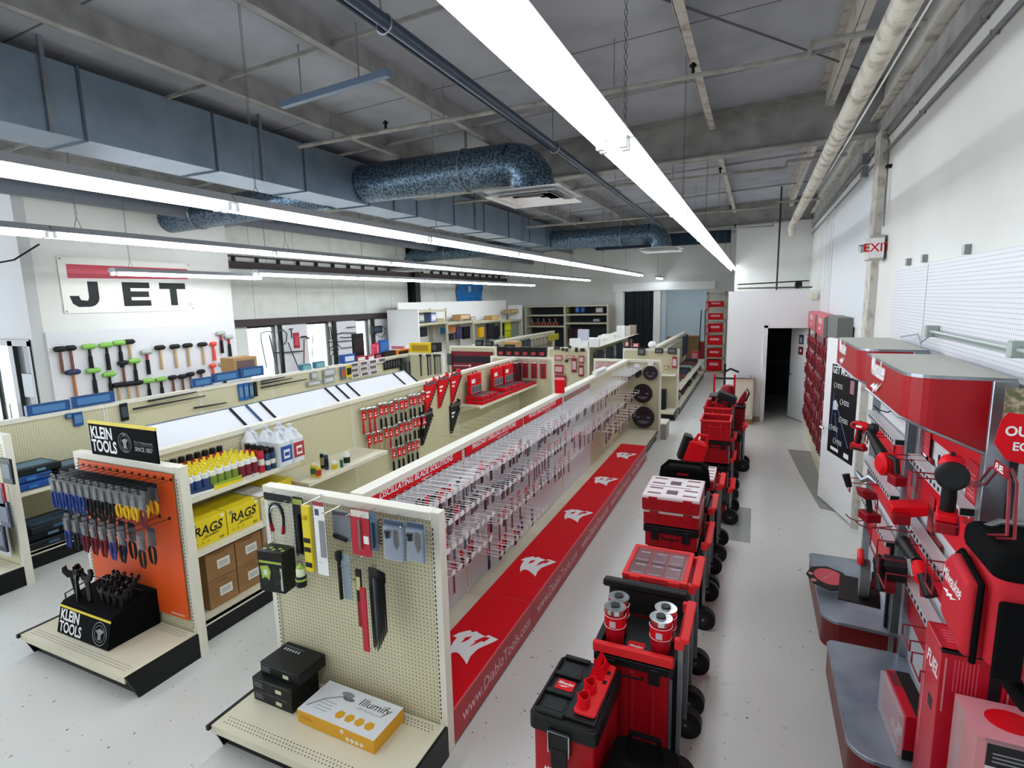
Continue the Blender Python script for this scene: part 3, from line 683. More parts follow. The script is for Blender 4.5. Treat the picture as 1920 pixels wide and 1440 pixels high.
# --- four round saw blades on the far end panel
def saw_disc(r, x, z, label):
    t = T('saw_blade_disc', label, 'saw blade', (x, 10.42, z)); m = MB()
    BL = mat('saw_black', '1E1A20', .35); PU = flat('4A3A4C')
    n = 24; pts = []
    for k in range(n*2):
        a = PI*k/n; rr = r*(1 if k % 2 else .97); pts.append((rr*math.cos(a), rr*math.sin(a)))
    m.prism(pts, 'xz', -.006, .004, BL); m.prism([(r*.86*math.cos(PI*k/16), r*.86*math.sin(PI*k/16)) for k in range(32)], 'xz', -.008, -.006, PU)
    m.prism([(r*.2*math.cos(PI*k/8), r*.2*math.sin(PI*k/8)) for k in range(16)], 'xz', -.009, -.008, BL)
    if r > .12:
        for s_ in (-1, 1): m.prism([(s_*r*.45+r*.17*math.cos(PI*k/6), r*.07*math.sin(PI*k/6)-.0) for k in range(12)], 'xz', -.0095, -.008, flat('8C829A'))
        m.prism([(r*.5*math.cos(PI+PI*k/8), -.3*r+r*.3*math.sin(PI+PI*k/8)) for k in range(9)], 'xz', -.0095, -.008, flat('6E6478'))
    m.bx(-r*.35, r*.35, -.0098, -.008, r*.36, r*.5, flat('2A2030'))
    m.build('disc', t)
    if z > 1: MB().bx(-.05, .05, -.004, 0, r+.0, r+.07, WPR).build('hang_card', t)
    MB().cyl((0, -.03, 0), (0, .05, 0), .006, DARKM, 8).build('peg', t)
saw_disc(.1, -2.05, 1.32, 'smallest round saw blade, upper left on the far panel')
saw_disc(.14, -1.79, 1.32, 'medium round saw blade, upper right on the far panel')
saw_disc(.19, -1.93, .92, 'large round saw blade in the middle of the far panel')
saw_disc(.215, -1.91, .45, 'largest round saw blade at the bottom of the far panel')
# ================================================================ NEAR END DISPLAYS AND MIDDLE GONDOLA GOODS
CAMP = Vector((0, 0, CAMH))
def ray(px, py): return (r2*((px-960)/FPX) + d2*((py-720)/FPX) + fw)
def onY(px, py, y): d = ray(px, py); k = y/d.y; return Vector((d.x*k, y, CAMH+d.z*k))   # point of the plane y seen in that direction
def onX(px, py, x): d = ray(px, py); k = x/d.x; return Vector((x, d.y*k, CAMH+d.z*k))
def onZ(px, py, z): d = ray(px, py); k = (z-CAMH)/d.z; return Vector((d.x*k, d.y*k, z))
def rectY(x0, y0, x1, y1, Y): a = onY(x0, y0, Y); b = onY(x1, y0, Y); c = onY(x0, y1, Y); return a.x, b.x, a.z, c.z
def rectX(x0, y0, x1, y1, X): a = onX(x0, y0, X); b = onX(x1, y0, X); c = onX(x0, y1, X); return a.y, b.y, a.z, c.z
BHOOK = mat('black_wire', '1A1A1C', .4, .3)
def yhook_fn(mt, L):
    def fn():
        t = T('peg_hook', '', 'peg hook'); MB().tube([(0, 0, 0), (0, -L, 0), (0, -L-.02, .015)], .003, mt, 5).bx(-.012, .012, -.004, 0, -.012, .012, mt).build('wire', t)
        return t
    return Proto(fn)
HKY = yhook_fn(CHROME, .17); HKB = yhook_fn(BHOOK, .3)
def poly_y(m, pts, y0, y1, mt): return m.prism(pts, 'xz', y0, y1, mt)
def rc(m, x0, x1, z0, z1, y, mt, r=.008, d=.0015): return m.prism(rrect(x0, x1, z0, z1, r, 2), 'xz', y-d, y, mt)
# hooks on the foreground display
for i, (px, py) in enumerate(((508, 925), (553, 932), (563, 935), (592, 935), (635, 950), (672, 955), (697, 957), (711, 962), (740, 968), (778, 975), (548, 1045), (668, 1047), (690, 1070), (630, 1040))):
    p = onY(px, py, 2.45); HKY((p.x, 2.5, p.z), 0, 'chrome peg hook, %s from the left on the foreground display' % od(i), 'foreground display hooks')
# 1 clear pack with a curved black and silver tool
def yt(label, cat, name, x0, y0, x1, y1, Y, group=None):
    a, b, zt, zb = rectY(x0, y0, x1, y1, Y); t = T(name, label, cat, ((a+b)/2, Y, zt), 0, group); return t, (b-a), (zt-zb)
t, w_, h_ = yt('clear pack holding a curved neck light with red tips', 'packaged tool', 'neck_light_pack', 494, 922, 545, 1012, 2.4)
m = MB(); rc(m, -w_/2, w_/2, -.05, 0, 0, BKC); m.build('header_card', t); m = MB(); rc(m, -w_/2, w_/2, -h_, -.05, 0, CLEAR); m.bx(-w_/2, -w_/2+.004, -.03, 0, -h_, -.05, CLEAR); m.bx(w_/2-.004, w_/2, -.03, 0, -h_, -.05, CLEAR); m.build('clear_shell', t)
arc = [(-.055*math.cos(a), -.02, -.11+.055*math.sin(a)) for a in [PI*k/8 for k in range(9)]]
MB().tube([(-.055, -.02, -.2), (-.06, -.02, -.15)]+arc+[(.06, -.02, -.15), (.055, -.02, -.2)], .009, BKC, 8).build('light_band', t, smooth=True)
MB().tube([(-.045*math.cos(a), -.024, -.12+.045*math.sin(a)) for a in [PI*k/8 for k in range(9)]], .006, STEEL, 6).build('inner_band', t, smooth=True)
for s_ in (-1, 1): MB().cyl((s_*.055, -.02, -.2), (s_*.045, -.02, -.25), .012, DRED, 8).build('tip', t, smooth=True)
# 2 dark green slim pack
t, w_, h_ = yt('slim dark green carded pen light left of the yellow utility light', 'packaged tool', 'pen_light_pack', 547, 930, 567, 1035, 2.4)
m = MB(); rc(m, -w_/2, w_/2, -h_, 0, 0, flat('1E2622')); m.bx(-w_/2+.005, w_/2-.005, -.0035, -.0015, -.05, -.015, flat('9DB04A')); m.build('card', t); m = MB(); m.cyl((0, -.012, -h_*.3), (0, -.012, -h_*.95), .011, BKC, 8); m.build('pen_light', t, smooth=True)
# 3 yellow light
t, w_, h_ = yt('yellow and black slim utility light on a card', 'packaged tool', 'yellow_light_pack', 568, 940, 583, 1064, 2.38)
m = MB(); m.rbx(-w_/2, w_/2, -.025, 0, -h_, -.02, YEL, .006, 2); m.build('light_body', t); m = MB()
for z in (.06, .16, .22): m.bx(-w_/2+.008, w_/2-.008, -.028, -.025, -h_+z-.03, -h_+z, BKC)
m.build('dark_panel', t); MB().cyl((0, -.026, -.09), (0, -.04, -.09), .014, flat('C8A818'), 10).build('hinge_knob', t)
# 4 long white cards
for q in range(3):
    t, w_, h_ = yt('long white carded blade with red top, %s of three' % ['front', 'middle', 'back'][q], 'packaged tool', 'long_blade_pack', 586, 938, 606, 1073-q*6, 2.33+.03*q, 'long white carded blades')
    m = MB(); rc(m, -w_/2, w_/2, -h_, 0, 0, WPR, .004); m.bx(-w_/2, w_/2, -.002, -.0015, -.03, -.002, flat('A03040')); m.bx(-w_/2+.01, 0, -.002, -.0015, -.09, -.05, flat('34506E')); m.build('card', t)
    MB().bx(-.004, w_/2-.006, -.006, -.002, -h_*.75, -.12, GPR).build('blade', t)
# 5 grey pack with flashlight
t, w_, h_ = yt('grey carded pack with a small black flashlight', 'packaged tool', 'flashlight_pack', 622, 955, 655, 1010, 2.42)
m = MB(); rc(m, -w_/2, w_/2, -h_, 0, 0, flat('8B8F98')); m.bx(-w_/2+.006, w_/2-.006, -.002, -.0015, -.03, -.008, flat('55595F')); m.build('card', t); MB().cyl((-w_*.4, -.014, -h_*.82), (w_*.3, -.014, -h_*.92), .012, BKC, 10).build('flashlight', t, smooth=True)
# 6 black flashlight
t, w_, h_ = yt('long black flashlight on a clear blue card below the grey pack', 'flashlight', 'flashlight_pack', 623, 1030, 652, 1118, 2.36)
m = MB(); rc(m, 0, w_/2, -h_, -.02, .01, flat('8FA3B0')); m.build('card', t); MB().lathe([(.012, -h_), (.012, -.07), (.021, -.05), (.021, -.01), (.015, -.005)], BKC, 14, c=(-.015, 0, 0)).build('flashlight', t, smooth=True)
# 7 red card
for q in range(2):
    t, w_, h_ = yt('red carded chisel, %s of two on the foreground display' % ['front', 'rear'][q], 'packaged tool', 'red_card_pack', 656, 953, 692, 1037, 2.38+.04*q, 'red carded chisels')
    m = MB(); rc(m, -w_/2, w_/2, -h_, 0, 0, RCARD if q else mat('tone_card_red', 'C01A34', .4)); m.bx(-w_/2+.004, w_/2-.004, -.002, -.0015, -.045, -.004, flat('E6E0D4')); m.bx(w_*.12, w_*.38, -.002, -.0015, -h_*.72, -h_*.55, WPR); m.build('card', t)
    MB().bx(-.012, .002, -.012, -.002, -h_*.85, -.06, flat('8A6A6A')).build('chisel', t)
# 8 blue strip and dark spiral
t, w_, h_ = yt('narrow blue and black carded tool beside the red card', 'packaged tool', 'narrow_blue_pack', 691, 960, 706, 1030, 2.38)
m = MB(); rc(m, -w_/2, w_/2, -h_, 0, 0, flat('5C6E84')); m.build('card', t); MB().cyl((0, -.01, -.06), (0, -.01, -h_*.9), .009, flat('1E3C5C'), 8).build('tool', t, smooth=True)
t = T('coiled_lanyard', 'small black coiled lanyard hanging between the blue packs', 'lanyard', tuple(onY(711, 968, 2.38)))
MB().tube([(.012*math.cos(k*.9), .012*math.sin(k*.9), -.02-.003*k) for k in range(50)], .003, BKC, 5).build('coil', t)
# 9 knife packs
for j, (a, b) in enumerate(((719, 757), (762, 795))):
    for q in range(3):
        t, w_, h_ = yt('blue carded folding knife and light set, %s in the %s stack' % (['front', 'middle', 'back'][q], ['left', 'right'][j]), 'packaged tool', 'knife_pack', a, 972+j*5, b, 1045+j*3, 2.33+.05*q, 'blue knife packs')
        m = MB(); rc(m, -w_/2, w_/2, -h_, 0, 0, flat('6C7E98')); m.bx(-w_/2+.004, w_/2-.004, -.002, -.0015, -.03, -.004, flat('34465E')); m.build('card', t)
        m = MB(); rc(m, -w_/2+.006, w_/2-.006, -h_+.006, -.035, -.012, CLEAR, d=.01); m.build('clear_shell', t)
        MB().prism([(.005, -.05), (.03, -.06), (.035, -.14), (.015, -.17), (.0, -.12)], 'xz', -.014, -.003, BKC).build('knife', t)
        MB().lathe([(.016, -.1), (.016, -.075), (.02, -.07), (.02, -.06)], flat('2A3444'), 10, c=(-w_*.25, -.014, 0)).build('small_light', t, smooth=True)
# 10 headlight box
t = T('headlamp_box', 'black and green work light box hanging at the left of the foreground display', 'box', tuple(onY(517, 1028, 2.36)), .12)
m = MB(); m.bx(-.095, .095, -.06, .06, -.27, 0, flat('141814')); m.build('carton', t, bev=.002)
m = MB(); LG = flat('A3BF4C')
m.bx(-.085, .085, -.0615, -.06, -.075, -.06, LG); m.prism([(-.08, -.1), (-.02, -.09), (.0, -.13), (-.02, -.2), (-.07, -.19)], 'xz', -.0615, -.06, LG); m.prism([(.02, -.1), (.08, -.12), (.075, -.2), (.03, -.22)], 'xz', -.0615, -.06, flat('3E4A38'))
m.cyl((-.045, -.06, -.2), (-.045, -.062, -.2), .028, BKC, 14); m.cyl((.045, -.06, -.16), (.045, -.0625, -.16), .03, BKC, 14); m.bx(-.055, -.025, -.063, -.0615, -.155, -.12, flat('DDE6D8')); m.bx(.07, .085, -.0615, -.06, -.25, -.1, flat('C9D0C4'))
for k in range(5): m.cyl((-.07+k*.035, -.02+.02*(k % 2), .0005), (-.07+k*.035, -.02+.02*(k % 2), .0012), .012, LG, 10)
m.build('print', t)
# 11 lantern
t = T('mini_lantern', 'mini camping lantern with yellow-green base hanging beside the work light box', 'lantern', tuple(onY(562, 1052, 2.35)))
MB().lathe([(.02, -.17), (.032, -.165), (.034, -.1), (.03, -.095)], BKC, 14).build('base', t, smooth=True); MB().lathe([(.028, -.095), (.028, -.05), (.024, -.045)], flat('E4E8C8'), 14).build('lamp_tube', t, smooth=True)
MB().lathe([(.035, -.125), (.0355, -.115), (.035, -.11)], LG, 14).lathe([(.024, -.045), (.026, -.035), (.012, -.02)], LG, 14).build('bands', t, smooth=True); MB().tube([(-.02, 0, -.04), (-.015, 0, .0), (.015, 0, 0), (.02, 0, -.04)], .002, BHOOK, 5).build('bail', t)
# 12 cluster of long dark brushes
for q in range(5):
    t, w_, h_ = yt('long dark tie strap pack, %s in the hanging bunch' % od(q), 'strap pack', 'strap_pack', 690+q*4, 1062+q*2, 706+q*4, 1210-q*7, 2.3+.035*q, 'dark strap packs')
    m = MB(); rc(m, -w_/2, w_/2, -.07, 0, 0, flat('3A332E')); m.build('header_card', t); m = MB()
    for k in range(4): m.prism([(-w_/2+k*w_/4, -.06), (-w_/2+(k+.9)*w_/4, -.06), (-w_/2+(k+.9)*w_/4, -h_+.02*(k % 2)), (-w_/2+(k+.3)*w_/4, -h_-.012*(k % 3))], 'xz', -.004-.002*k, -.001-.002*k, flat(['39434A', '22282C', '4A565E', '2C3438'][k]))
    m.build('straps', t)
t, w_, h_ = yt('long red folding measuring stick in front of the strap bunch', 'measuring stick', 'folding_rule', 676, 1100, 686, 1216, 2.27)
MB().bx(-w_/2, w_/2, -.01, 0, -h_, 0, mat('tone_card_red', 'C01A34', .4)).build('stick', t); m = MB(); [m.bx(-w_/2, -w_/2+.01, -.0105, -.01, -h_+.02+k*.03, -h_+.023+k*.03, BKC) for k in range(8)]; m.build('tick_marks', t)
t, w_, h_ = yt('black and red penlight hanging left of the red measuring stick', 'flashlight', 'penlight', 668, 1066, 677, 1170, 2.33)
MB().bx(-w_/2, w_/2, -.012, 0, -h_*.55, 0, BKC).build('head', t); MB().bx(-w_/2, w_/2, -.012, 0, -h_, -h_*.55, DRED).build('handle', t); MB().bx(-w_/2+.004, w_/2-.004, -.013, -.012, -h_*.35, -h_*.12, flat('C8C88A')).build('lens', t)
# black cartons on the foreground deck
def bcart(loc, rz, label):
    t = T('black_carton', label, 'box', loc, rz, 'black cartons on the foreground deck')
    MB().bx(-.17, .17, -.115, .115, 0, .082, flat('14181A')).build('carton', t, bev=.002); m = MB()
    for k in range(6): m.bx(-.13+k*.025, -.118+k*.025, .04, .06, .082, .0826, flat('C9CCCE'))
    m.bx(-.15, .02, .075, .08, .082, .0826, flat('7E8486'))
    for k in range(4): m.bx(-.155, -.09+.01*(k % 2), -.1157, -.115, .05-.01*k, .055-.01*k, flat('6A7072'))
    m.bx(.03, .08, -.1157, -.115, .02, .045, flat('DAD6B8')); m.bx(-.155, .13, -.1157, -.115, .07, .0715, flat('7E8486')); m.build('print', t)
    return t
bcart((-2.73, 2.33, .2), -.02, 'lowest black carton of the stack on the foreground deck')
bcart((-2.73, 2.33, .283), 0, 'black carton in the middle of the foreground deck stack')
bcart((-2.70, 2.375, .366), -.03, 'topmost black carton, pushed back on the foreground stack')
# illumify box
t = T('lamp_box', 'flat white and yellow lamp box reading Illumify on the foreground deck', 'box', (-2.18, 2.31, .2), -.03)
MB().bx(-.3, .3, -.14, .14, 0, .088, mat('box_yellow', 'E0A41C', .45)).build('carton', t, bev=.002); MB().bx(-.299, .299, -.139, .139, .088, .0886, mat('box_white', 'E6E7EC', .4)).build('lid_print', t)
m = MB(); GT = flat('4A4C54'); OY = mat('box_yellow', 'E0A41C')
m.text('Illumify', .082, FZ(.02, .07, .0893), flat('3E3A48'), 'LEFT', 0, .15); m.text('LED Magnifying Lamp', .022, FZ(.04, .02, .0893), GPR)
for k in range(4): m.prism([(-.02+k*.075+.033*math.cos(PI*j/3), -.065+.033*math.sin(PI*j/3)) for j in range(6)], 'xy', .0888, .0893, OY)
for k in range(4): m.bx(-.22, -.1-.01*(k % 2), -.014-.024*k, -.008-.024*k, .0888, .0893, flat('B4B6BC'))
m.tube([(-.27, -.09, .09), (-.2, .0, .09), (-.09, .07, .09), (-.05, .05, .09)], .004, GPR, 5)
m.prism([(-.09+.05*math.cos(PI*j/6), .085+.02*math.sin(PI*j/6)) for j in range(12)], 'xy', .0888, .0894, GPR); m.prism([(-.06+.045*math.cos(PI*j/6), .055+.016*math.sin(PI*j/6)) for j in range(12)], 'xy', .0888, .0895, flat('6E7078'))
m.text('illumify', .032, FY(-.27, -.1407, .05), flat('B47C10'), 'LEFT', .01)
for k in range(4): m.cyl((.1+k*.035, -.14, .025), (.1+k*.035, -.1408, .025), .014, flat('E8E0D0'), 12)
m.cyl((.06, -.14, .062), (.06, -.141, .062), .014, flat('E8E0D0'), 12); m.build('print', t)

# ---------------------------------------------------------------- klein end display
m = MB(); m.bx(-5.19, -3.99, 2.552, 2.558, .3, 1.5, ORANGE); m.bx(-4.2, -4.04, 2.5515, 2.552, .32, .335, flat('F2B8A0')); one('orange_backing_sheet', m, 'large bright orange backing sheet on the black-sign end display', 'backing sheet')
def klein(m, F, s):   # F: frame maker at a point
    m.text('KLEIN', .135*s, F(.02*s, .2*s), WPR, 'LEFT', .022, sx=1.0); m.text('TOOLS', .135*s, F(.02*s, .085*s), WPR, 'LEFT', .022, sx=1.0)
def ringp(m, cx, cz, r, y, mt, w_=.006, n=24):
    pts = [(cx+r*math.cos(2*PI*k/n), y, cz+r*math.sin(2*PI*k/n)) for k in range(n+1)]; m.tube(pts, w_/2, mt, 4)
t = T('klein_sign', 'black sign with yellow edge reading KLEIN TOOLS SINCE 1857', 'sign', (-4.97, 2.55, 1.57))
MB().bx(0, .85, 0, .012, 0, .26, mat('sign_black', '0A0B0D', .8, spec=.08)).build('board', t, bev=.002); MB().bx(0, .85, -.001, .0125, .26, .285, YEL).build('yellow_edge', t)
m = MB(); m.text('KLEIN', .135, FY(.02, -.0012, .185), WPR, 'LEFT', .03, sx=.8); m.text('TOOLS', .135, FY(.02, -.0012, .075), WPR, 'LEFT', .03, sx=.76)
ringp(m, .46, .135, .078, -.001, GPR); ringp(m, .46, .135, .056, -.001, GPR, .004)
m.prism([(.44, .09), (.48, .09), (.475, .13), (.5, .16), (.46, .17), (.42, .15), (.44, .13)], 'xz', -.0014, -.0008, GPR); m.text('KLEIN', .018, FY(.46, -.0014, .2), GPR, 'CENTER', .02); m.text('TOOLS', .018, FY(.46, -.0014, .066), GPR, 'CENTER', .02)
m.text('For Professionals', .032, FY(.58, -.0012, .15), flat('7A7D80'), 'LEFT', .01); m.bx(.58, .81, -.0014, -.0008, .128, .13, GPR); m.text('SINCE 1857', .048, FY(.58, -.0012, .095), flat('B9BBBE'), 'LEFT', .01, sx=.9); m.build('lettering', t)
for i in range(13): HKB((-5.13+.094*i, 2.552, 1.46), 0, 'long black peg hook, %s of the top row on the orange sheet' % od(i), 'black hooks on the orange sheet')
for i in range(9): HKB((-5.02+.118*i, 2.552, 1.14), 0, 'long black peg hook, %s of the lower row on the orange sheet' % od(i), 'black hooks on the orange sheet')
def plier_fn(hc, hl=.12, card_c='2A2E34'):
    def fn():
        t = T('pliers_pack', '', 'pliers'); m = MB(); m.prism(rrect(-.032, .032, -.12, .0, .006, 2), 'xz', -.001, .0, flat(card_c)); m.bx(-.03, .03, -.014, -.001, -.118, -.03, CLEAR); m.build('card', t)
        m = MB(); m.prism([(-.012, -.12), (.012, -.12), (.016, -.09), (.006, -.045), (-.006, -.045), (-.016, -.09)], 'xz', -.013, -.003, flat('3A3E44')); m.build('jaws', t)
        for s_ in (-1, 1): MB().tube([(s_*.006, -.008, -.11), (s_*.024, -.008, -.14), (s_*.022, -.008, -.12-hl*.7), (s_*.012, -.008, -.12-hl)], [.006, .009, .009, .006], flat(hc), 6).build('handle', t, smooth=True)
        return t
    return Proto(fn)
PLB, PLK, PLY, PLR = plier_fn('1D3F8C'), plier_fn('24262A'), plier_fn('E8B818', .08), plier_fn('6A1626')
def hang(P, kind, x, z, n, i, rown):
    for q in range(n): o = P((x+.006*(q % 2), 2.33+.07*q, z), .08*(q-1), '%s pliers, %s on %s hook of %s row, orange sheet' % (kind, ['front', 'second', 'third'][q], od(i), rown), kind + ' pliers on the orange sheet'); o.scale = (1.35, 1.2, 1.2)
for i in range(13):
    P, kd = ((PLB, 'blue handled') if i < 5 else (PLK, 'black handled') if i < 9 else (PLY, 'yellow handled') if i < 12 else (PLR, 'dark red handled'))
    hang(P, kd, -5.13+.094*i, 1.45, 3 if i < 12 else 1, i, 'top')
for i in range(9):
    if i == 7: continue
    P, kd = ((PLB, 'blue handled') if i in (0, 5) else (PLR, 'dark red handled') if i in (2, 3, 4) else (PLK, 'black handled'))
    hang(P, kd, -5.02+.118*i, 1.13, 2, i, 'lower')
# klein tool holder box
t = T('tool_holder_box', 'black counter box reading KLEIN TOOLS full of wrenches', 'tool holder', (-4.68, 2.35, .2))
m = MB(); GB = mat('sign_black', '0B0D0F')
m.prism([(-.2, 0), (.2, 0), (.2, .3), (-.14, .24)], 'yz', -.33, .33, GB); m.build('box_body', t, bev=.003)
BR = Tr(-.33, -.2035, 0) @ Rx(-.24)
m = MB().at(BR); m.bx(0, .66, -.004, 0, .005, .235, mat('sign_black', '0B0D0F')); m.bx(0, .66, -.0055, -.003, .205, .222, YEL)
m.text('KLEIN', .115, FY(.02, -.0048, .15), WPR, 'LEFT', .03, sx=.82); m.text('TOOLS', .115, FY(.02, -.0048, .055), WPR, 'LEFT', .022, sx=.8)
ringp(m, .54, .105, .085, -.005, GPR); ringp(m, .54, .105, .062, -.005, GPR, .004); m.prism([(.52, .06), (.56, .06), (.555, .1), (.59, .13), (.54, .145), (.49, .12), (.52, .1)], 'xz', -.0055, -.004, GPR); m.build('front_sign', t)
MB().tube([(-.32, -.12, .25), (-.32, -.12, .29), (-.32, .1, .33), (.3, .1, .33)], .006, BHOOK, 6).build('wire_rail', t)
WRM = flat('17191C', .35)
def wrench_fn(L):
    def fn():
        t = T('wrench', '', 'wrench'); m = MB(); w_ = .028*L/.3
        m.prism([(-w_*.5, 0), (w_*.5, 0), (w_*.7, L*.72), (-w_*.7, L*.72)], 'xz', -.008, .008, WRM); m.build('handle', t, bev=.003)
        m = MB(); z = L*.7; m.prism([(-w_*1.1, z), (w_*1.1, z), (w_*1.9, z+w_*1.8), (w_*1.6, z+w_*3.0), (w_*.8, z+w_*2.9), (w_*.9, z+w_*1.9), (0, z+w_*1.3), (-w_*.9, z+w_*1.9), (-w_*1.0, z+w_*3.1), (-w_*1.8, z+w_*2.7), (-w_*1.9, z+w_*1.5)], 'xz', -.012, .012, WRM); m.build('jaw', t, bev=.003)
        return t
    return Proto(fn)
WL, WS = wrench_fn(.36), wrench_fn(.2)
for i, (x, y) in enumerate(((-4.86, 2.24), (-4.74, 2.27), (-4.93, 2.29))): WL((x, y, .38), (.05*(i-1), .05*(1-i), .5*i-.3), 'large black open jaw wrench, %s of the three tall ones in the holder' % od(i), 'large wrenches in the holder')
k = 0
for r_ in range(4):
    for c_ in range(4): WS((-4.62+.075*c_-.03*r_, 2.3+.055*r_, .4+.012*r_), (0, .04*(c_-1.5), .4*c_), 'small black wrench, %s in %s row of the holder box' % (od(c_), od(r_)), 'small wrenches in the holder'); k += 1

# ---------------------------------------------------------------- goods on the middle gondola
def bottle_fn(lab, cap='F2DC22', body='ECEDEA'):
    def fn():
        t = T('spray_bottle', '', 'bottle'); MB().lathe([(.03, 0), (.032, .01), (.032, .12), (.028, .14), (.016, .15)], flat(body), 14).build('body', t, smooth=True)
        MB().lathe([(.0325, .02), (.0325, .11)], flat(lab), 14).build('label_wrap', t, smooth=True)
        MB().lathe([(.018, .148), (.018, .165), (.012, .175), (.012, .19)], flat(cap), 12).build('cap', t, smooth=True)
        return t
    return Proto(fn)
BB, BG, BR_ = bottle_fn('28417E'), bottle_fn('7C9438'), bottle_fn('7A1A2A')
cols = [(BB, 'blue label')]*4 + [(BG, 'green label')]*4 + [(BR_, 'dark red label')]*3
for j, (P, kd) in enumerate(cols):
    for r_ in range(5):
        P((-4.19-.07*r_, 2.74+.0705*j, 1.201), 0, 'white %s bottle with yellow cap, row %s from lip, %s along' % (kd, od(r_), od(j)), kd + ' bottles on the upper shelf').scale = (1.08, 1.08, 1.16)
for y0, y1, c, tx in ((2.70, 3.0, '26406E', 'blue'), (3.0, 3.28, '9DB338', 'green')):
    one('display_tray', MB().bx(-4.155, -4.15, y0, y1, 1.201, 1.26, flat(c)).bx(-4.5, -4.15, y0, y1, 1.2005, 1.202, flat(c)).quad((-4.149, y0, 1.205), (-4.149, y1, 1.205), (-4.149, y1, 1.225), (-4.149, y0, 1.245), WPR if tx == 'blue' else YEL), '%s printed cardboard tray lip in front of the yellow capped bottles' % tx, 'tray')
def can_fn(c, cap, h=.2, r=.03):
    def fn():
        t = T('spray_can', '', 'spray can'); MB().lathe([(r, 0), (r+.001, .004), (r+.001, h-.03), (r*.8, h-.015)], flat(c, .3), 14).build('can_body', t, smooth=True)
        MB().lathe([(r*.85, h-.02), (r*.85, h+.02), (r*.8, h+.025)], flat(cap), 14).build('cap', t, smooth=True); MB().lathe([(r+.0015, h*.3), (r+.0015, h*.55)], flat('E8E4DA'), 14).build('label_band', t, smooth=True)
        return t
    return Proto(fn)
CR, CB = can_fn('C42A38', '17181A'), can_fn('24446C', '17181A', .18, .026)
for j in range(9): CR((-4.54, 2.78+.075*j, 1.201), 0, 'red aerosol can with black cap, %s in the back row of the shelf' % od(j), 'red aerosol cans').scale = (1, 1, 1.15)
for r_ in range(3): CR((-4.2-.08*r_, 3.535, 1.201), 0, 'red aerosol can, %s from lip beside the blue cans' % od(r_), 'red aerosol cans')
for j in range(2):
    for r_ in range(3): CB((-4.19-.065*r_, 3.6+.06*j, 1.201), 0, 'dark blue can, %s from lip in %s column next to jugs' % (od(r_), od(j)), 'dark blue cans')
def jug_fn(lab):
    def fn():
        t = T('chemical_jug', '', 'jug'); m = MB(); JW = flat('E6E9EE', .35)
        m.prism(rrect(-.07, .07, -.07, .07, .025), 'xy', 0, .19, JW); rr = rrect(-.07, .07, -.07, .07, .025); n = len(rr)
        vs = [(u, v, .19) for u, v in rr] + [(u*.28-.02, v*.28, .27) for u, v in rr]; m.add(vs, [(i, (i+1) % n, n+(i+1) % n, n+i) for i in range(n)], JW); m.build('body', t, smooth=True)
        m = MB(); m.tube([(.0, 0, .265), (.05, 0, .25), (.062, 0, .19)], .012, JW, 8); m.build('handle', t, smooth=True)
        MB().cyl((-.02, 0, .265), (-.02, 0, .3), .021, flat('D9DCE2'), 12).build('cap', t, smooth=True); m = MB(); m.bx(.0705, .0712, -.06, .06, .04, .16, flat(lab)); m.bx(.0712, .0716, -.03, .035, .06, .13, WPR); m.bx(.0714, .072, -.02, .03, .08, .11, flat(lab)); m.build('label_print', t)
        return t
    return Proto(fn)
JB, JR = jug_fn('2450A8'), jug_fn('B83444')
for i, (P, x, y, kd) in enumerate(((JB, -4.2, 3.77, 'front white jug with blue label on the upper shelf lip'), (JR, -4.2, 3.93, 'front white jug with red label at the shelf end'), (JB, -4.36, 3.78, 'second white jug behind the blue label jug'), (JR, -4.36, 3.95, 'second white jug behind the red label jug'), (JB, -4.49, 3.7, 'rear white jug against the pegboard'))):
    P((x, y, 1.201), 0, kd, 'white jugs').scale = (1.18, 1.12, 1.25)
# rags boxes
def rags(y, z, label):
    t = T('rags_box', label, 'box', (-4.24, y, z)); MB().bx(-.2, .17, 0, .33, 0, .22, YEL).build('carton', t, bev=.002); m = MB()
    m.text('RAGS', .11, FX(.1705, .03, .13), SLOT, 'LEFT', .02, .2, .95); m.text('IN A BOX', .03, FX(.1705, .12, .075), SLOT, 'LEFT', .02, .2); m.tube([(.171, .1, .06), (.171, .22, .08), (.171, .29, .15)], .002, SLOT, 4); m.cyl((.17, .04, .19), (.171, .04, .19), .018, GPR, 10); m.cyl((.17, .3, .2), (.171, .3, .2), .014, WPR, 10)
    for k in range(3): m.prism([(.03+.05*k, .02), (.07+.05*k, .02), (.05+.05*k, .05)], 'yz', .17, .1703, flat('C8B418'))
    m.text('200', .03, FX(.1705, .25, .02), SLOT, 'LEFT', .02); m.build('print', t)
rags(2.69, .801, 'yellow RAGS box nearest the end panel on the middle shelf'); rags(3.03, .801, 'yellow RAGS box further along the middle shelf')
for z, l in ((.801, 'lower'), (.912, 'upper')):
    t = T('wipes_box', '%s of two small yellow and white cartons stacked beside the RAGS boxes' % l, 'box', (-4.24, 3.39, z)); MB().bx(-.2, .17, 0, .2, 0, .108, WPR).build('carton', t, bev=.002); m = MB(); m.bx(.1702, .171, .01, .19, .01, .1, YEL); m.bx(.171, .1714, .04, .16, .03, .035, SLOT); m.bx(.171, .1714, .03, .17, .055, .065, SLOT); m.prism([(.05, .075), (.13, .07), (.12, .09), (.06, .092)], 'yz', .171, .1714, SLOT); m.build('print', t)
t = T('yellow_carton', 'yellow carton set back beside the stacked small cartons', 'box', (-4.4, 3.62, .801)); MB().bx(-.15, .15, 0, .3, 0, .22, YEL).build('carton', t, bev=.002); MB().bx(.151, .152, .05, .2, .08, .14, SLOT).build('print', t)
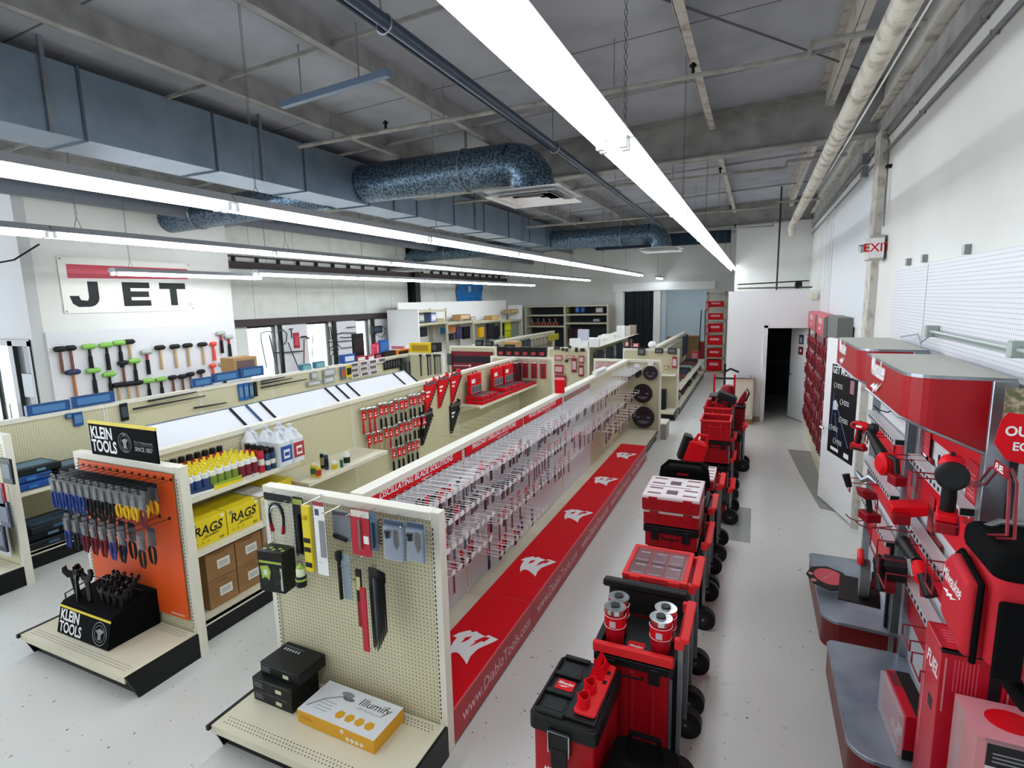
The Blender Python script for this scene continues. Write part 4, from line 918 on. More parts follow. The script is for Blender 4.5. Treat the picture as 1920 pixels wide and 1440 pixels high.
for j in range(3):
    for k in range(2):
        t = T('shipping_carton', 'brown carton, %s column from the near end, %s layer, on the bottom deck' % (od(j), ['lower', 'upper'][k]), 'box', (-4.28, 2.83+.285*j, .2005+.248*k), .01*(j-1), 'brown cartons')
        MB().bx(-.18, .16, 0, .275, 0, .245, CARD).build('carton', t, bev=.002); m = MB(); m.bx(.1603, .161, .1, .22, .08, .16, WPR)
        for q in range(3): m.bx(.161, .1613, .115, .205, .1+.015*q, .106+.015*q, GPR)
        m.bx(.1603, .1606, .07, .18, .215, .222, flat('6A4C30')); m.build('label_print', t)
# lower right shelf small goods
def small(label, x, y, z, r, h, c, cap, band=None, name='small_bottle'):
    t = T(name, label, 'bottle', (x, y, z)); MB().lathe([(r, 0), (r, h*.82), (r*.6, h*.88)], flat(c), 14).build('body', t, smooth=True)
    MB().lathe([(r*.62, h*.86), (r*.62, h), (r*.5, h*1.01)], flat(cap), 12).build('cap', t, smooth=True)
    if band: MB().lathe([(r+.001, h*.2), (r+.001, h*.65)], flat(band), 14).build('label_band', t, smooth=True)
for i, (px, py, r, h, c, cap, band, lb) in enumerate(((588, 893, .028, .14, 'D8C020', 'E8E0C0', '2E6A34', 'yellow and green tub, left of the pair on the lower shelf'), (598, 896, .028, .14, 'D8C020', 'E8E0C0', 'B03028', 'yellow and green tub, right of the pair on the lower shelf'), (605, 878, .022, .19, '20303C', 'D8D8C8', 'A8A068', 'tall dark tube behind the yellow tubs'), (613, 880, .022, .19, '243A5A', 'D8D8C8', '1A2C48', 'tall navy tube beside the dark tube'), (628, 882, .034, .11, 'E8E4D8', 'F0EEE8', 'D8C020', 'short white tub with yellow bands'), (641, 876, .018, .1, '2A6A54', 'E8E8E8', None, 'small green bottle next to the short white tub'), (651, 872, .036, .15, 'F0F0F2', 'F8F8F8', '3A4A3A', 'white bottle at the far end of the small goods'))):
    p = onZ(px, py, .96); small(lb, p.x, p.y, .961, r, h, c, cap, band)
# hammers
def hammer_fn(hc, grip, wrap=True, ball=False):
    def fn():
        t = T('hammer', '', 'hammer'); MB().tube([(.03, 0, 0), (.032, 0, -.15), (.034, 0, -.32)], [.011, .011, .014], flat(hc), 8).build('handle', t, smooth=True)
        MB().tube([(.033, 0, -.2), (.034, 0, -.33)], [.015, .018], flat(grip), 8).build('grip', t, smooth=True)
        m = MB(); m.cyl((.03, -.06, .0), (.03, -.02, .0), .019, CHROME, 10); m.cyl((.03, -.02, 0), (.03, .02, 0), .014, CHROME, 8); m.tube([(.03, .02, 0), (.03, .05, -.005), (.03, .075, -.03)], [.014, .01, .004], CHROME, 6); m.build('head', t, smooth=True)
        if wrap: m = MB(); m.bx(.045, .05, -.035, .035, -.15, -.03, RED); m.bx(.05, .0505, -.02, .02, -.12, -.1, WPR); m.bx(.05, .0505, -.015, .015, -.085, -.07, WPR); m.build('wrap_card', t)
        MB().tube([(0, -.02, -.02), (.06, -.02, -.02)], .003, CHROME, 4).tube([(0, .02, -.02), (.06, .02, -.02)], .003, CHROME, 4).build('hook_pair', t)
        return t
    return Proto(fn)
HR, HKK, HW = hammer_fn('C02030', 'C81E2E'), hammer_fn('9A9DA2', '17181A'), hammer_fn('C8A070', 'C8A070')
hm = []
for r_, (z, y0, n) in enumerate(((1.42, 5.42, 13), (1.08, 5.5, 12), (.76, 6.0, 6))):
    for i in range(n):
        P, kd = [(HR, 'red handled'), (HKK, 'black gripped')][(0 if i < 3 else 1) if r_ == 0 else 1 if r_ == 2 or i > 4 else 0]
        if r_ == 1 and i in (1, 2, 3): P, kd = HW, 'wooden handled'
        P((-4.569, y0+.115*i+.012*(i % 2), z-.01*(i % 3)), 0, '%s hammer with red wrap, %s in %s row on pegboard' % (kd, od(i), ROWN[r_]), kd + ' hammers')
# wrench racks
def rack_fn(c):
    def fn():
        t = T('wrench_rack', '', 'wrench rack'); MB().prism([(0, .0), (.34, .06), (.34, -.08), (.05, -.46), (0, -.46)], 'yz', 0, .025, c).build('holder', t, bev=.004)
        m = MB()
        for k in range(9):
            u = k/8; a = Vector((.03, .05+.28*u, -.40+.34*u)); m.bx(.025, .035, a.y-.012, a.y+.012, a.z-.02, a.z+.012, flat('2A2C30')); m.bx(.026, .034, a.y-.006, a.y+.006, a.z+.01, a.z+.04, CHROME)
        m.build('wrench_slots', t)
        m = MB(); m.bx(.025, .0255, .03, .14, -.14, -.11, WPR); m.bx(.025, .0255, .03, .1, -.2, -.17, WPR); m.bx(.025, .028, .02, .32, -.02, .02, flat('5A5C62')); m.build('print', t)
        for y in (.06, .28): MB().bx(.0, .02, y-.015, y+.015, -.0+y*.17, .035+y*.17, c).build('hang_tab', t)
        return t
    return Proto(fn)
RK, RKB = rack_fn(RED), rack_fn(flat('1B1D20'))
for i, (px, py) in enumerate(((795, 722), (820, 712), (844, 704))): p = onX(px, py, -4.56); RK((-4.569, p.y, p.z), 0, 'red triangular wrench rack, %s from the near end' % od(i), 'wrench racks')
for i, (px, py) in enumerate(((787, 780), (843, 762))): p = onX(px, py, -4.56); RKB((-4.569, p.y, p.z), 0, 'black triangular wrench rack, %s of the lower pair' % ['nearer', 'farther'][i], 'wrench racks')
# kits
def case_fn():
    t = T('drill_bit_case', '', 'tool case'); MB().bx(0, .34, 0, .3, 0, .06, RED).build('case', t, bev=.006); MB().bx(.02, .32, .02, .28, .06, .068, flat('6E4A52')).build('clear_lid', t); m = MB(); m.bx(.34, .346, .1, .2, .02, .05, DRED); m.build('latch', t); return t
CS = Proto(case_fn)
k = 0
for i in range(8):
    CS((-4.5, 8.05+.31*i, 1.001), 0, 'flat red bit case, %s along the kit shelf, bottom layer' % od(i), 'flat red bit cases'); 
    if i in (0, 1, 3, 4, 5): CS((-4.52, 8.07+.31*i, 1.07), .05, 'flat red bit case, %s along the kit shelf, top layer' % od(i), 'flat red bit cases')
def kit_fn():
    t = T('socket_kit', '', 'tool kit'); MB().bx(-.07, 0, 0, .42, 0, .36, RED).build('case', t, bev=.01); m = MB(); m.bx(.0, .004, .02, .4, .02, .16, flat('8E8790')); 
    for q in range(3): m.bx(.004, .006, .04+q*.125, .13+q*.125, .04, .14, flat('5A5560'))
    m.build('window', t); m = MB(); m.bx(0, .003, .04, .17, .2, .27, WPR); m.bx(0, .003, .22, .36, .22, .25, flat('8A2030')); m.build('print', t)
    MB().tube([(-.03, .14, .36), (-.03, .15, .4), (-.03, .27, .4), (-.03, .28, .36)], .01, DRED, 6).build('carry_handle', t); return t
KT = Proto(kit_fn)
KT((-4.42, 8.1, 1.14), 0, 'upright red socket kit nearest on the kit shelf', 'upright red kits'); KT((-4.42, 9.0, 1.14), 0, 'upright red socket kit in the middle of the kit shelf', 'upright red kits'); KT((-4.42, 9.5, 1.14), 0, 'upright red socket kit farthest on the kit shelf', 'upright red kits')
for i in range(10):
    tag(MB().tube([(-4.57, 7.3+.3*i, .62), (-4.25, 7.3+.3*i, .62), (-4.23, 7.3+.3*i, .635)], .004, CHROME, 5).build('empty_peg_hook'), 'empty chrome hook, %s below the kit shelf' % od(i), 'peg hook', 'empty hooks below the kit shelf')
# carded red tools at the far end of the middle run
def rcard(label, x, z, w_, h_, c='A81830', y=10.54, cat='packaged tool'):
    m = MB(); m.bx(-w_/2, w_/2, -.004, 0, -h_, 0, flat(c)); m.bx(-w_/2+.01, w_/2-.01, -.0055, -.004, -.045, -.01, flat('D8C8C8')); m.bx(-w_*.15, w_*.15, -.02, -.005, -h_*.9, -h_*.3, flat('6A3A44')); one('carded_tool', m, label, cat, (x, y, z), 0, 'red carded tools on the far end panels')
for i in range(4): rcard('tall red carded tool, %s of four on the far middle panel' % od(i), -4.62+.2*i, 1.47, .13, .36 if i else .46)
for i in range(2): rcard('dark red carded tool, %s at the shelf end corner' % ['near', 'far'][i], -4.5, 1.5, .14, .44, '5E1A28', 10.2+.16*i)
for i in range(6):
    t = T('battery_box', 'small black and red carton, %s in the row on top of the far middle panel' % od(i), 'box', (-5.0+.19*i, 10.6, 1.561), 0, 'small cartons on the far middle panel'); MB().bx(-.08, .08, -.04, .06, 0, .2, flat('22201F')).build('carton', t); MB().bx(-.05, .05, -.042, -.04, .03, .1, flat('B03040')).build('print', t)
# sloped white panels on the back of the middle run
def slope(y0, y1, label, blue=False):
    t = T('sloped_panel', label, 'panel', (-4.68, y0, 1.45), 0, 'sloped white panels'); L = y1-y0
    MB().prism([(0, 0), (-.32, .24), (-.325, .23), (-.005, -.01)], 'xz', 0, L-.012, WPAN).build('panel', t)
    MB().prism([(-.315, .236), (-.335, .252), (-.345, .238), (-.325, .222)], 'xz', 0, L-.012, STEEL).build('edge_trim', t)
    MB().prism([(.002, .012), (-.31, .247), (-.31, .236), (.002, .0)], 'xz', L-.03, L, flat('2C4A78') if blue else SLOT).build('bracket', t)
    MB().tube([(0, L-.05, .01), (-.12, L-.01, .08)], .002, SLOT, 4).build('prop_rod', t)
tops = [(300, 800), (432, 762), (462, 755), (488, 748), (610, 727), (630, 722), (650, 717), (737, 697), (760, 692)]
yy = [2.7] + [onX(px, py, -5.0).y for px, py in tops[1:]]
nm = ['longest nearest', 'narrow', 'second narrow', 'long middle', 'third narrow', 'fourth narrow', 'long far', 'short end']
for i in range(8): slope(yy[i], yy[i+1], nm[i] + ' sloped white panel above the middle gondola', i in (1,))
# ================================================================ ROLLING TOOL BOXES IN THE RIGHT AISLE
TB = mat('toolbox_red', 'AC0718', .45, spec=.35); TBK = mat('toolbox_black', '0B0C0E', .5, spec=.35); PINK = mat('handle_red', 'E62A2C', .5, spec=.3)
BOLT = [(0, .1), (.3, .22), (.28, .14), (.52, .25), (.5, .16), (.8, .3), (.42, .06), (.44, .14), (.22, .02), (.24, .1)]
def mlogo(m, F, s, mt):
    """script lettering with a bolt below; F is a frame matrix, s the word width"""
    old = m.M
    m.text('Milwaukee', s*.36, F @ Tr(0, s*.18, 0), mt, 'LEFT', .014, .45, .62)
    m.M = old @ F @ Tr(s*.1, -s*.2, 0) @ Matrix.Diagonal((s*.95, s*.75, 1, 1)); m.add([(u, v, .0002) for u, v in BOLT], [tuple(range(10))], mt); m.M = old
def toolbox(label, x0, x1, y0, y1, z0, z1, lid=.06, body=None, lidm=None, name='tool_box', latch=True, ribs=True, corners=False, group=None):
    body = body or TB; lidm = lidm or TBK
    t = T(name, label, 'tool box', ((x0+x1)/2, (y0+y1)/2, z0), 0, group); a, b, h = (x1-x0)/2, (y1-y0)/2, z1-z0; zl = h-lid
    m = MB(); m.rbx(-a+.015, a-.015, -b+.015, b-.015, 0, zl, body, .02)
    if ribs:
        for u in (-.5, 0, .5): m.bx(u*a-.01, u*a+.01, -b+.007, -b+.016, .02, zl-.02, body)
        for u in (-.5, 0, .5): m.bx(-a+.007, -a+.016, u*b-.01, u*b+.01, .02, zl-.02, body)
    m.build('body', t, bev=.004)
    if lid: m = MB(); m.rbx(-a, a, -b, b, zl, h-.012, lidm, .025); m.rbx(-a+.02, a-.02, -b+.02, b-.02, h-.012, h, lidm, .02); m.build('lid', t, bev=.004)
    if latch:
        for u in (-.55, .55): MB().bx(u*a-.03, u*a+.03, -b-.012, -b+.004, zl-.06, zl+.035, lidm).build('latch', t, bev=.003)
        MB().tube([(-.06, -b, zl-.03), (-.06, -b-.02, zl-.035), (.06, -b-.02, zl-.035), (.06, -b, zl-.03)], .007, TBK, 6).build('carry_handle', t)
    if corners:
        for u in (-1, 1): MB().bx(u*(a-.012)-.008, u*(a-.012)+.008, -b+.004, -b+.014, .01, zl-.01, STEEL).build('corner_strip', t)
    return t
def wheels(t, ax, b, r=.095):
    for s_ in (-1, 1):
        w_ = MB().at(Tr(ax, s_*(b-.02), r)); w_.tube([(0, -.03, 0), (0, .03, 0)], r, TBK, 20); wo = w_.build('wheel', t, smooth=True); MB().at(Tr(ax, s_*(b-.02), r)).tube([(0, -.034, 0), (0, .034, 0)], r*.45, flat('3A3C40'), 12).build('hub', wo, smooth=True); MB().at(Tr(ax, s_*(b-.02), r)).tube([(0, -.036, 0), (0, .036, 0)], r*.12, GREYM, 8).build('axle_cap', wo)
def pull(t, ax, b, z0, z1, w_=.0):
    for s_ in (-1, 1): MB().bx(ax-.012, ax+.012, s_*(b-.05)-.01, s_*(b-.05)+.01, z0, z1-.02, STEEL).build('handle_rail', t)
    m = MB(); m.prism([(ax-.02, z1-.05), (ax+.04, z1-.03), (ax+.05, z1), (ax-.0, z1+.005)], 'xz', -b+.02, b-.02, PINK)
    ph = m.build('pull_handle', t, bev=.006)
    for s_ in (-1, 1): MB().bx(ax-.03, ax+.02, s_*(b-.035)-.018, s_*(b-.035)+.018, z1-.07, z1-.01, PINK).build('handle_mount', ph, bev=.004)
XA, XB = -.78, -.33
def roller(label, y0, y1, top, x0=XA, x1=XB, hz=None):
    t = toolbox(label, x0, x1, y0, y1, .04, top, .06, name='rolling_tool_box', corners=True); b = (y1-y0)/2; ax = (x1-x0)/2
    wheels(t, ax+.035, b); 
    for c in t.children:
        if c.name.startswith('wheel'): c.location.z = -.04
    pull(t, ax+.03, b, .1, (hz or top+.05))
    MB().bx(ax-.03, ax+.02, -b+.06, b-.06, .05, top-.1, TBK).build('back_frame', t); return t
# S1 : tall cooler style box at the front
t = T('tall_tool_box', 'tall red tool box with black recessed lid nearest the camera', 'tool box', (-.79, 2.53, 0), -.03)
MB().rbx(-.16, .16, -.23, .23, .0, .6, TB, .02).build('body', t, bev=.006)
m = MB(); m.prism(rrect(-.18, .18, -.25, .25, .03), 'xy', .58, .665, TBK); m.build('lid_rim', t, bev=.006)
m = MB(); O = rrect(-.175, .175, -.245, .245, .05, 3)
# lid top with three recesses
ys3 = (-.145, 0, .145); m.prism(O, 'xy', .66, .672, TBK); 
m.bx(-.165, -.15, -.2, .2, .672, .69, TBK); m.bx(.0, .165, -.22, .22, .672, .69, TBK)
for y in (-.2225, -.0725, .0725, .2225): m.bx(-.15, .0, y-.015, y+.015, .672, .69, TBK)
m.build('lid_top', t, bev=.004)
for y in ys3: MB().rbx(-.13, -.02, y-.045, y+.045, .672, .675, flat('2C3034'), .012).build('recess_pad', t)
m = MB(); m.rbx(-.12, -.02, -.04, .04, .675, .678, RED, .01); mlogo(m, FZ(-.115, -.005, .6785), .09, WPR); m.build('lid_badge', t)
m = MB(); m.bx(-.07, .05, -.262, -.248, .5, .62, TBK); m.bx(-.055, .035, -.268, -.26, .41, .52, flat('0E0F10')); m.build('latch', t, bev=.004)
MB().tube([(-.065, -.27, .5), (-.065, -.272, .62), (.045, -.272, .62), (.045, -.27, .5)], .004, CHROME, 6).build('latch_wire', t)
m = MB(); mlogo(m, FY(-.11, -.2312, .33), .14, WPR); m.build('front_logo', t)
t = T('bottle_caddy', 'bright red drink caddy tray with three rings on the tall tool box lid', 'caddy', (-.7, 2.535, .692), -.03)
MB().rbx(-.05, .065, -.2, .21, 0, .02, PINK, .02).build('tray', t, bev=.004)
for y in (-.15, -.04, .13):
    n = 14; vs = []; fs = []
    for k in range(n): a = 2*PI*k/n; vs += [(-.01+.033*math.cos(a), y+.033*math.sin(a), .018), (-.01+.033*math.cos(a), y+.033*math.sin(a), .085+.012*math.sin(a*2)), (-.01+.029*math.cos(a), y+.029*math.sin(a), .085+.012*math.sin(a*2)), (-.01+.029*math.cos(a), y+.029*math.sin(a), .02)]
    for k in range(n):
        j = (k+1) % n
        for q in range(3): fs.append((4*k+q, 4*j+q, 4*j+q+1, 4*k+q+1))
    MB().add(vs, fs, RED).build('cup_ring', t, smooth=True)
m = MB(); m.prism([(-.05, .02), (-.02, .1), (.03, .02)], 'xz', .06, .2, RED); m.build('center_wedge', t)
m = MB(); m.add([(-.052, .07, .03), (-.025, .07, .095), (-.025, .19, .095), (-.052, .19, .03)], [(0, 1, 2, 3)], WPR); m.build('print', t)
for y in (.04, .12): MB().bx(.03, .05, y, y+.03, .02, .021, SLOT).build('slot', t)
# front foreground small red pouch
t = T('red_pouch', 'small red and white packet in front of the tall tool box', 'packet', (-.69, 2.19, .25), .2)
MB().prism([(-.06, 0), (.07, 0), (.05, .15), (-.03, .17)], 'xz', -.05, .05, RED).build('packet', t, bev=.006); MB().bx(-.02, .04, -.0515, -.05, .05, .1, WPR).build('print', t)
# black tote bag between
t = T('black_tote', 'black fabric tote bag standing beside the tall tool box', 'bag', (-.42, 2.42, 0))
MB().prism(rrect(-.18, .16, -.2, .2, .05), 'xy', .0, .42, mat('black_fabric', '08090A', .9, bump=(60, .3), spec=.12)).build('body', t, bev=.02)
for y in (-.1, .1): MB().tube([(-.1, y, .4), (-.08, y, .52), (.06, y, .52), (.08, y, .4)], .016, mat('black_fabric', '0C0D0F')).build('bag_handle', t, smooth=True)
# S2 : open box with tumblers
t = roller('rolling tool box with open black lid holding four tumblers', 2.79, 3.24, .74, hz=.88)
m = MB(); a, b = .225, .23
m.bx(-a, a, -b, -b+.035, .7, .76, PINK); m.build('front_bar', t, bev=.006); m = MB(); m.bx(-a, -a+.04, -b+.035, b, .7, .74, TBK); m.build('tray_side', t, bev=.004); MB().bx(a-.04, a, -b+.035, b, .7, .74, TBK).build('tray_side', t, bev=.004)
m = MB().at(Tr(0, b+.01, .7) @ Rx(-.12)); m.rbx(-a-.02, a+.02, -.02, .03, .0, .2, TBK, .015); m.bx(-a-.06, a+.02, -.03, .04, .15, .2, TBK); m.build('open_lid', t, bev=.01)
m = MB(); m.rbx(-.05, .05, -.17, -.06, .7, .706, RED, .012); mlogo(m, FZ(-.04, -.12, .7065), .08, WPR); m.build('badge', t)
def tumbler_fn():
    t = T('tumbler', '', 'tumbler'); MB().lathe([(.033, 0), (.035, .005), (.04, .1), (.043, .17)], TB, 20).build('cup', t, smooth=True)
    MB().lathe([(.0435, .168), (.0435, .19)], CHROME, 20).build('steel_rim', t, smooth=True); m = MB(); m.lathe([(.041, .188), (.039, .197), (.03, .199), (.028, .194)], CLEAR, 20); m.lathe([(.02, .19), (.018, .201)], flat('2A2C30'), 14); m.build('clear_lid', t, smooth=True)
    MB().lathe([(.0415, .1), (.0435, .155)], RED, 20).build('sleeve', t, smooth=True)
    m = MB()
    for z in (.1, .155): m.tube([((.0425+(.001 if z > .12 else 0))*math.cos(2*PI*k/20), (.0425+(.001 if z > .12 else 0))*math.sin(2*PI*k/20), z) for k in range(21)], .0012, WPR, 3)
    m.build('sleeve_lines', t); MB().bx(-.012, .012, -.045, -.0435, .11, .14, flat('C8C0C8')).build('barcode', t)
    return t
TU = Proto(tumbler_fn)
for px, py, l in ((1153, 1205, 'front left'), (1238, 1228, 'front right'), (1160, 1185, 'rear left'), (1247, 1208, 'rear right')):
    p = onZ(px, py, .742); TU((p.x, p.y, .742), 0, 'red steel tumbler with clear lid, %s of the four in the open box' % l, 'red tumblers').scale = (1.45, 1.45, 1.22)
# S3 : six bin organizer
t = roller('rolling tool box carrying the clear lidded six bin organizer', 3.4, 3.87, .76, hz=.88)
def organizer(label, x0, x1, y0, y1, z, bins='red', group=None):
    t = T('parts_organizer', label, 'organizer', ((x0+x1)/2, (y0+y1)/2, z), 0, group); a, b = (x1-x0)/2, (y1-y0)/2
    MB().rbx(-a, a, -b, b, 0, .1, TB, .02).build('body', t, bev=.004); m = MB(); c = PINK if bins == 'red' else flat('E8D8D8')
    m.bx(-a, a, -b, -b+.03, .1, .125, c); m.bx(-a, a, b-.03, b, .1, .125, c); m.bx(-a, -a+.03, -b+.03, b-.03, .1, .125, c); m.bx(a-.03, a, -b+.03, b-.03, .1, .125, c); m.build('lid_frame', t, bev=.004)
    if bins == 'red':
        for i in range(3):
            for j in range(2):
                u = -a+.04+i*(2*a-.08)/3; v = -b+.04+j*(2*b-.08)/2; w_ = (2*a-.1)/3-.01; h_ = (2*b-.1)/2-.01
                m = MB(); m.bx(u, u+w_, v, v+h_, .1, .112, flat('6A1220', .3)); m.bx(u+.01, u+w_-.01, v+.015, v+.025, .112, .116, flat('A898A8')); m.bx(u+.02, u+w_-.01, v+h_-.04, v+h_-.03, .112, .116, flat('B8AEB8')); m.build('bin', t)
        MB().bx(-a+.03, a-.03, -b+.03, b-.03, .118, .121, mat('clear_film', 'E8ECF2', .08, alpha=.06)).build('clear_lid', t)
    else:
        m = MB(); m.bx(-a+.02, a-.02, -b+.02, b-.02, .115, .128, mat('lid_print_white', 'EDE2E4', .4)); PK = flat('7E3440')
        for i in (-1, 1):
            for j in range(4): v = -b+.06+j*(2*b-.12)/3.2; m.prism([(i*a*.62-.055, v), (i*a*.62+.055, v), (i*a*.62+.06, v+.03), (i*a*.62-.05, v+.035)], 'xy', .128, .1286, PK)
        for j in (0, 1): m.bx(-.045, .045, -b*.7+j*b*.9, -b*.7+j*b*.9+.1, .128, .1286, flat('5E3438'))
        m.bx(-a*.9, a*.6, -.012, .0, .128, .1288, PK); m.build('printed_lid', t)
    for s_ in (-1, 1): MB().bx(s_*a*.6-.035, s_*a*.6+.035, -b-.012, -b+.002, .07, .12, PINK if bins == 'red' else TB).build('latch', t, bev=.003)
    return t
organizer('organizer with six clear bins, behind the tumblers', XA+.03, XB, 3.4, 3.87, .801)
# S4
roller('rolling tool box at the base of the white lidded organizers', 4.42, 4.93, .62, hz=.72)
toolbox('black lidded tool box under the white lidded organizers', -.8, -.35, 4.42, 4.93, .662, .86, .07)
organizer('white print organizer, lower of the stacked pair', -.8, -.35, 4.42, 4.93, .862, 'white', 'white print organizers'); organizer('white print organizer on top of the pair', -.81, -.35, 4.4, 4.94, .992, 'white', 'white print organizers')
t = T('open_tool_bag', 'open black tool bag with arched handle behind the white organizers', 'bag', (-.55, 5.2, .9))
BF = mat('black_fabric', '0C0D0F'); MB().prism(rrect(-.2, .2, -.12, .12, .04), 'xy', 0, .27, BF).build('body', t, bev=.02); MB().tube([(-.22, -.1, .1), (-.2, -.08, .25), (-.14, -.06, .31), (.14, -.06, .31), (.2, -.08, .25), (.22, -.1, .1)], .018, BF, 8).build('arched_handle', t, smooth=True)
MB().bx(-.06, .04, -.122, -.12, .2, .22, DRED).build('red_tag', t)
# S4b
roller('rolling tool box under the open black tool bag', 5.0, 5.45, .86, hz=.8)
roller('rolling tool box partly hidden right of the open black bag', 5.7, 6.15, .72, x0=-.72, x1=-.3, hz=.8)
organizer('white print organizer half hidden behind the black bag', -.7, -.32, 5.7, 6.15, .765, 'white')
# S5
t = roller('low rolling red base with big black wheels before the crates', 6.75, 7.2, .3, x0=-.62, x1=-.22, hz=.42)
t = T('jobsite_vacuum', 'small red and black vacuum tilted against the low rolling base', 'vacuum', (-.76, 7.0, .34), .2)
m = MB().at(Ry(.3)); m.rbx(-.14, .1, -.12, .12, .3, .62, RED, .04); m.build('body', t, bev=.015, smooth=True); m = MB().at(Ry(.3)); m.rbx(-.2, -.1, -.1, .1, .34, .66, TBK, .03); m.build('tank', t, bev=.01)
MB().at(Ry(.3)).tube([(-.06, 0, .6), (-.04, 0, .7), (.06, 0, .72), (.09, 0, .6)], .022, RED, 8).build('carry_handle', t, smooth=True); MB().tube([(.0, 0, -.34), (.08, 0, .32)], .06, TBK, 8).build('stand', t)
def crate(label, x0, x1, y0, y1, z0, z1, group='red open crates'):
    t = T('open_crate', label, 'crate', ((x0+x1)/2, (y0+y1)/2, z0), 0, group); a, b, h = (x1-x0)/2, (y1-y0)/2, z1-z0; m = MB(); w_ = .012
    m.bx(-a, a, -b, b, 0, .01, RED)
    for s_ in (-1, 1):
        m.bx(*sorted((s_*a, s_*(a-w_))), -b, b, .01, h, TB); m.bx(-a+w_, a-w_, *sorted((s_*b, s_*(b-w_))), .01, h, TB)
    for k in range(5): u = -a+.04+k*(2*a-.08)/4; m.bx(u-.004, u+.004, -b-.004, -b, .02, h-.07, RED)
    for z in (.04, h*.5): m.bx(-a, a, -b-.005, -b, z, z+.006, RED)
    m.build('shell', t, bev=.002); m = MB()
    for s_ in (-1, 1):
        m.bx(*sorted((s_*(a+.012), s_*(a-.012))), -b-.012, b+.012, h-.018, h+.004, PINK); m.bx(-a, a, *sorted((s_*(b+.012), s_*(b-.014))), h-.018, h+.004, PINK)
    m.build('rim', t, bev=.002); MB().tube([(-.07, -b-.004, h-.05), (-.07, -b-.014, h-.085), (.07, -b-.014, h-.085), (.07, -b-.004, h-.05)], .006, PINK, 6).build('grip', t); return t
t = roller('rolling tool box at the base of the near crate stack', 7.6, 8.05, .46, x0=-.63, x1=-.24, hz=.55)
toolbox('tool box with wide black lid below the near crate', -.63, -.24, 7.6, 8.05, .503, .82, .06, corners=True)
crate('open red crate on top of the nearer stack', -.62, -.25, 7.6, 8.05, .822, 1.09)
roller('rolling tool box at the base of the second crate stack', 8.45, 8.9, .5, x0=-.66, x1=-.26, hz=.62)
toolbox('red tool box in the middle of the second crate stack', -.66, -.26, 8.45, 8.9, .543, .86, .05)
crate('open red crate holding a tilted tool box, second stack', -.65, -.27, 8.45, 8.9, .862, 1.1)
t = toolbox('red tool box with black lid tilted inside the second crate', -.58, -.3, 8.56, 8.8, .98, 1.3, .1); t.rotation_euler = (0, .35, 0)
t = toolbox('small red tool case leaning in the left of the second crate', -.635, -.55, 8.55, 8.8, .9, 1.2, .0, latch=False, name='tool_case'); 
roller('rolling tool box with red drawers farther along the row', 9.3, 9.75, .9, x0=-.66, x1=-.3, hz=1.0); toolbox('small red box on top of the farther drawer box', -.66, -.36, 9.32, 9.7, .945, 1.12, .03)
t = T('tall_red_bin', 'tall dark red bin at the right of the row', 'bin', (-.2, 9.98, 0)); MB().rbx(-.12, .1, -.18, .18, 0, .85, DRED, .04).build('bin_body', t, bev=.01); MB().rbx(-.13, .11, -.19, .19, .85, .88, TBK, .04).build('rim', t, bev=.004)
t = T('hand_saw_tool', 'dark red power tool with loop handle standing in the tall red bin', 'power tool', (-.18, 9.98, .885)); MB().prism([(-.05, 0), (.06, 0), (.1, .2), (.06, .24), (-.02, .1)], 'xz', -.04, .04, DRED).build('body', t, bev=.01); MB().tube([(.02, 0, .1), (.1, 0, .28), (.13, 0, .2), (.08, 0, .06)], .014, TBK, 8).build('loop_handle', t, smooth=True)
t = roller('wheeled tool box with black wheels farthest right of the row', 8.97, 9.26, .6, x0=-.32, x1=-.12, hz=.7)
t = T('hand_truck', 'red framed hand cart loaded with red cases at the end of the row', 'cart', (-.47, 10.3, 0))
for s_ in (-1, 1): MB().tube([(s_*.17, .12, .05), (s_*.17, .12, 1.34)], .016, RED, 8).build('upright_tube', t, smooth=True)
MB().tube([(-.17, .12, 1.27), (.17, .12, 1.27)], .018, TBK, 8).build('cross_grip', t); MB().bx(-.2, .2, -.25, .12, .03, .05, TBK).build('toe_plate', t)
for s_ in (-1, 1): MB().tube([(s_*.2, .14, .1), (s_*.25, .14, .1)], .1, TBK, 16).build('wheel', t, smooth=True)
toolbox('red case low on the hand cart', -.66, -.28, 10.06, 10.39, .055, .6, .05); toolbox('red case high on the hand cart', -.66, -.28, 10.06, 10.39, .602, 1.02, .05)
t = T('red_helmet', 'dark red rounded tool bag on top of the hand cart', 'bag', (-.4, 10.2, 1.025)); MB().lathe([(.0, .17), (.08, .15), (.12, .08), (.12, 0)][::-1], DRED, 14).build('body', t, smooth=True)
tag(MB().tube([(-.5, 11.1, .0), (-.5, 11.1, 1.45)], .02, TBK, 8).tube([(-.5, 11.1, 1.3), (-.4, 11.1, 1.36), (-.25, 11.1, 1.3)], .02, TBK, 8).build('black_stand', smooth=True), 'black upright stand with curved arm behind the hand cart', 'stand')
one('floor_patch', MB().bx(-.35, .05, 6.3, 7.4, .0008, .0016, flat('9FA19E', .5)), 'flat grey rectangle on the floor under the big black wheels', 'floor patch')  # thin grey rectangle laid just over the floor by the wheels
one('floor_patch', MB().add([(.62, 10.6, .0012), (1.15, 10.6, .0012), (1.15, 7.6, .0012), (.86, 7.7, .0012), (.72, 9.2, .0012)], [(0, 1, 2, 3, 4)], flat('98978F', .6)), 'worn grey floor patch along the red rack', 'floor patch')
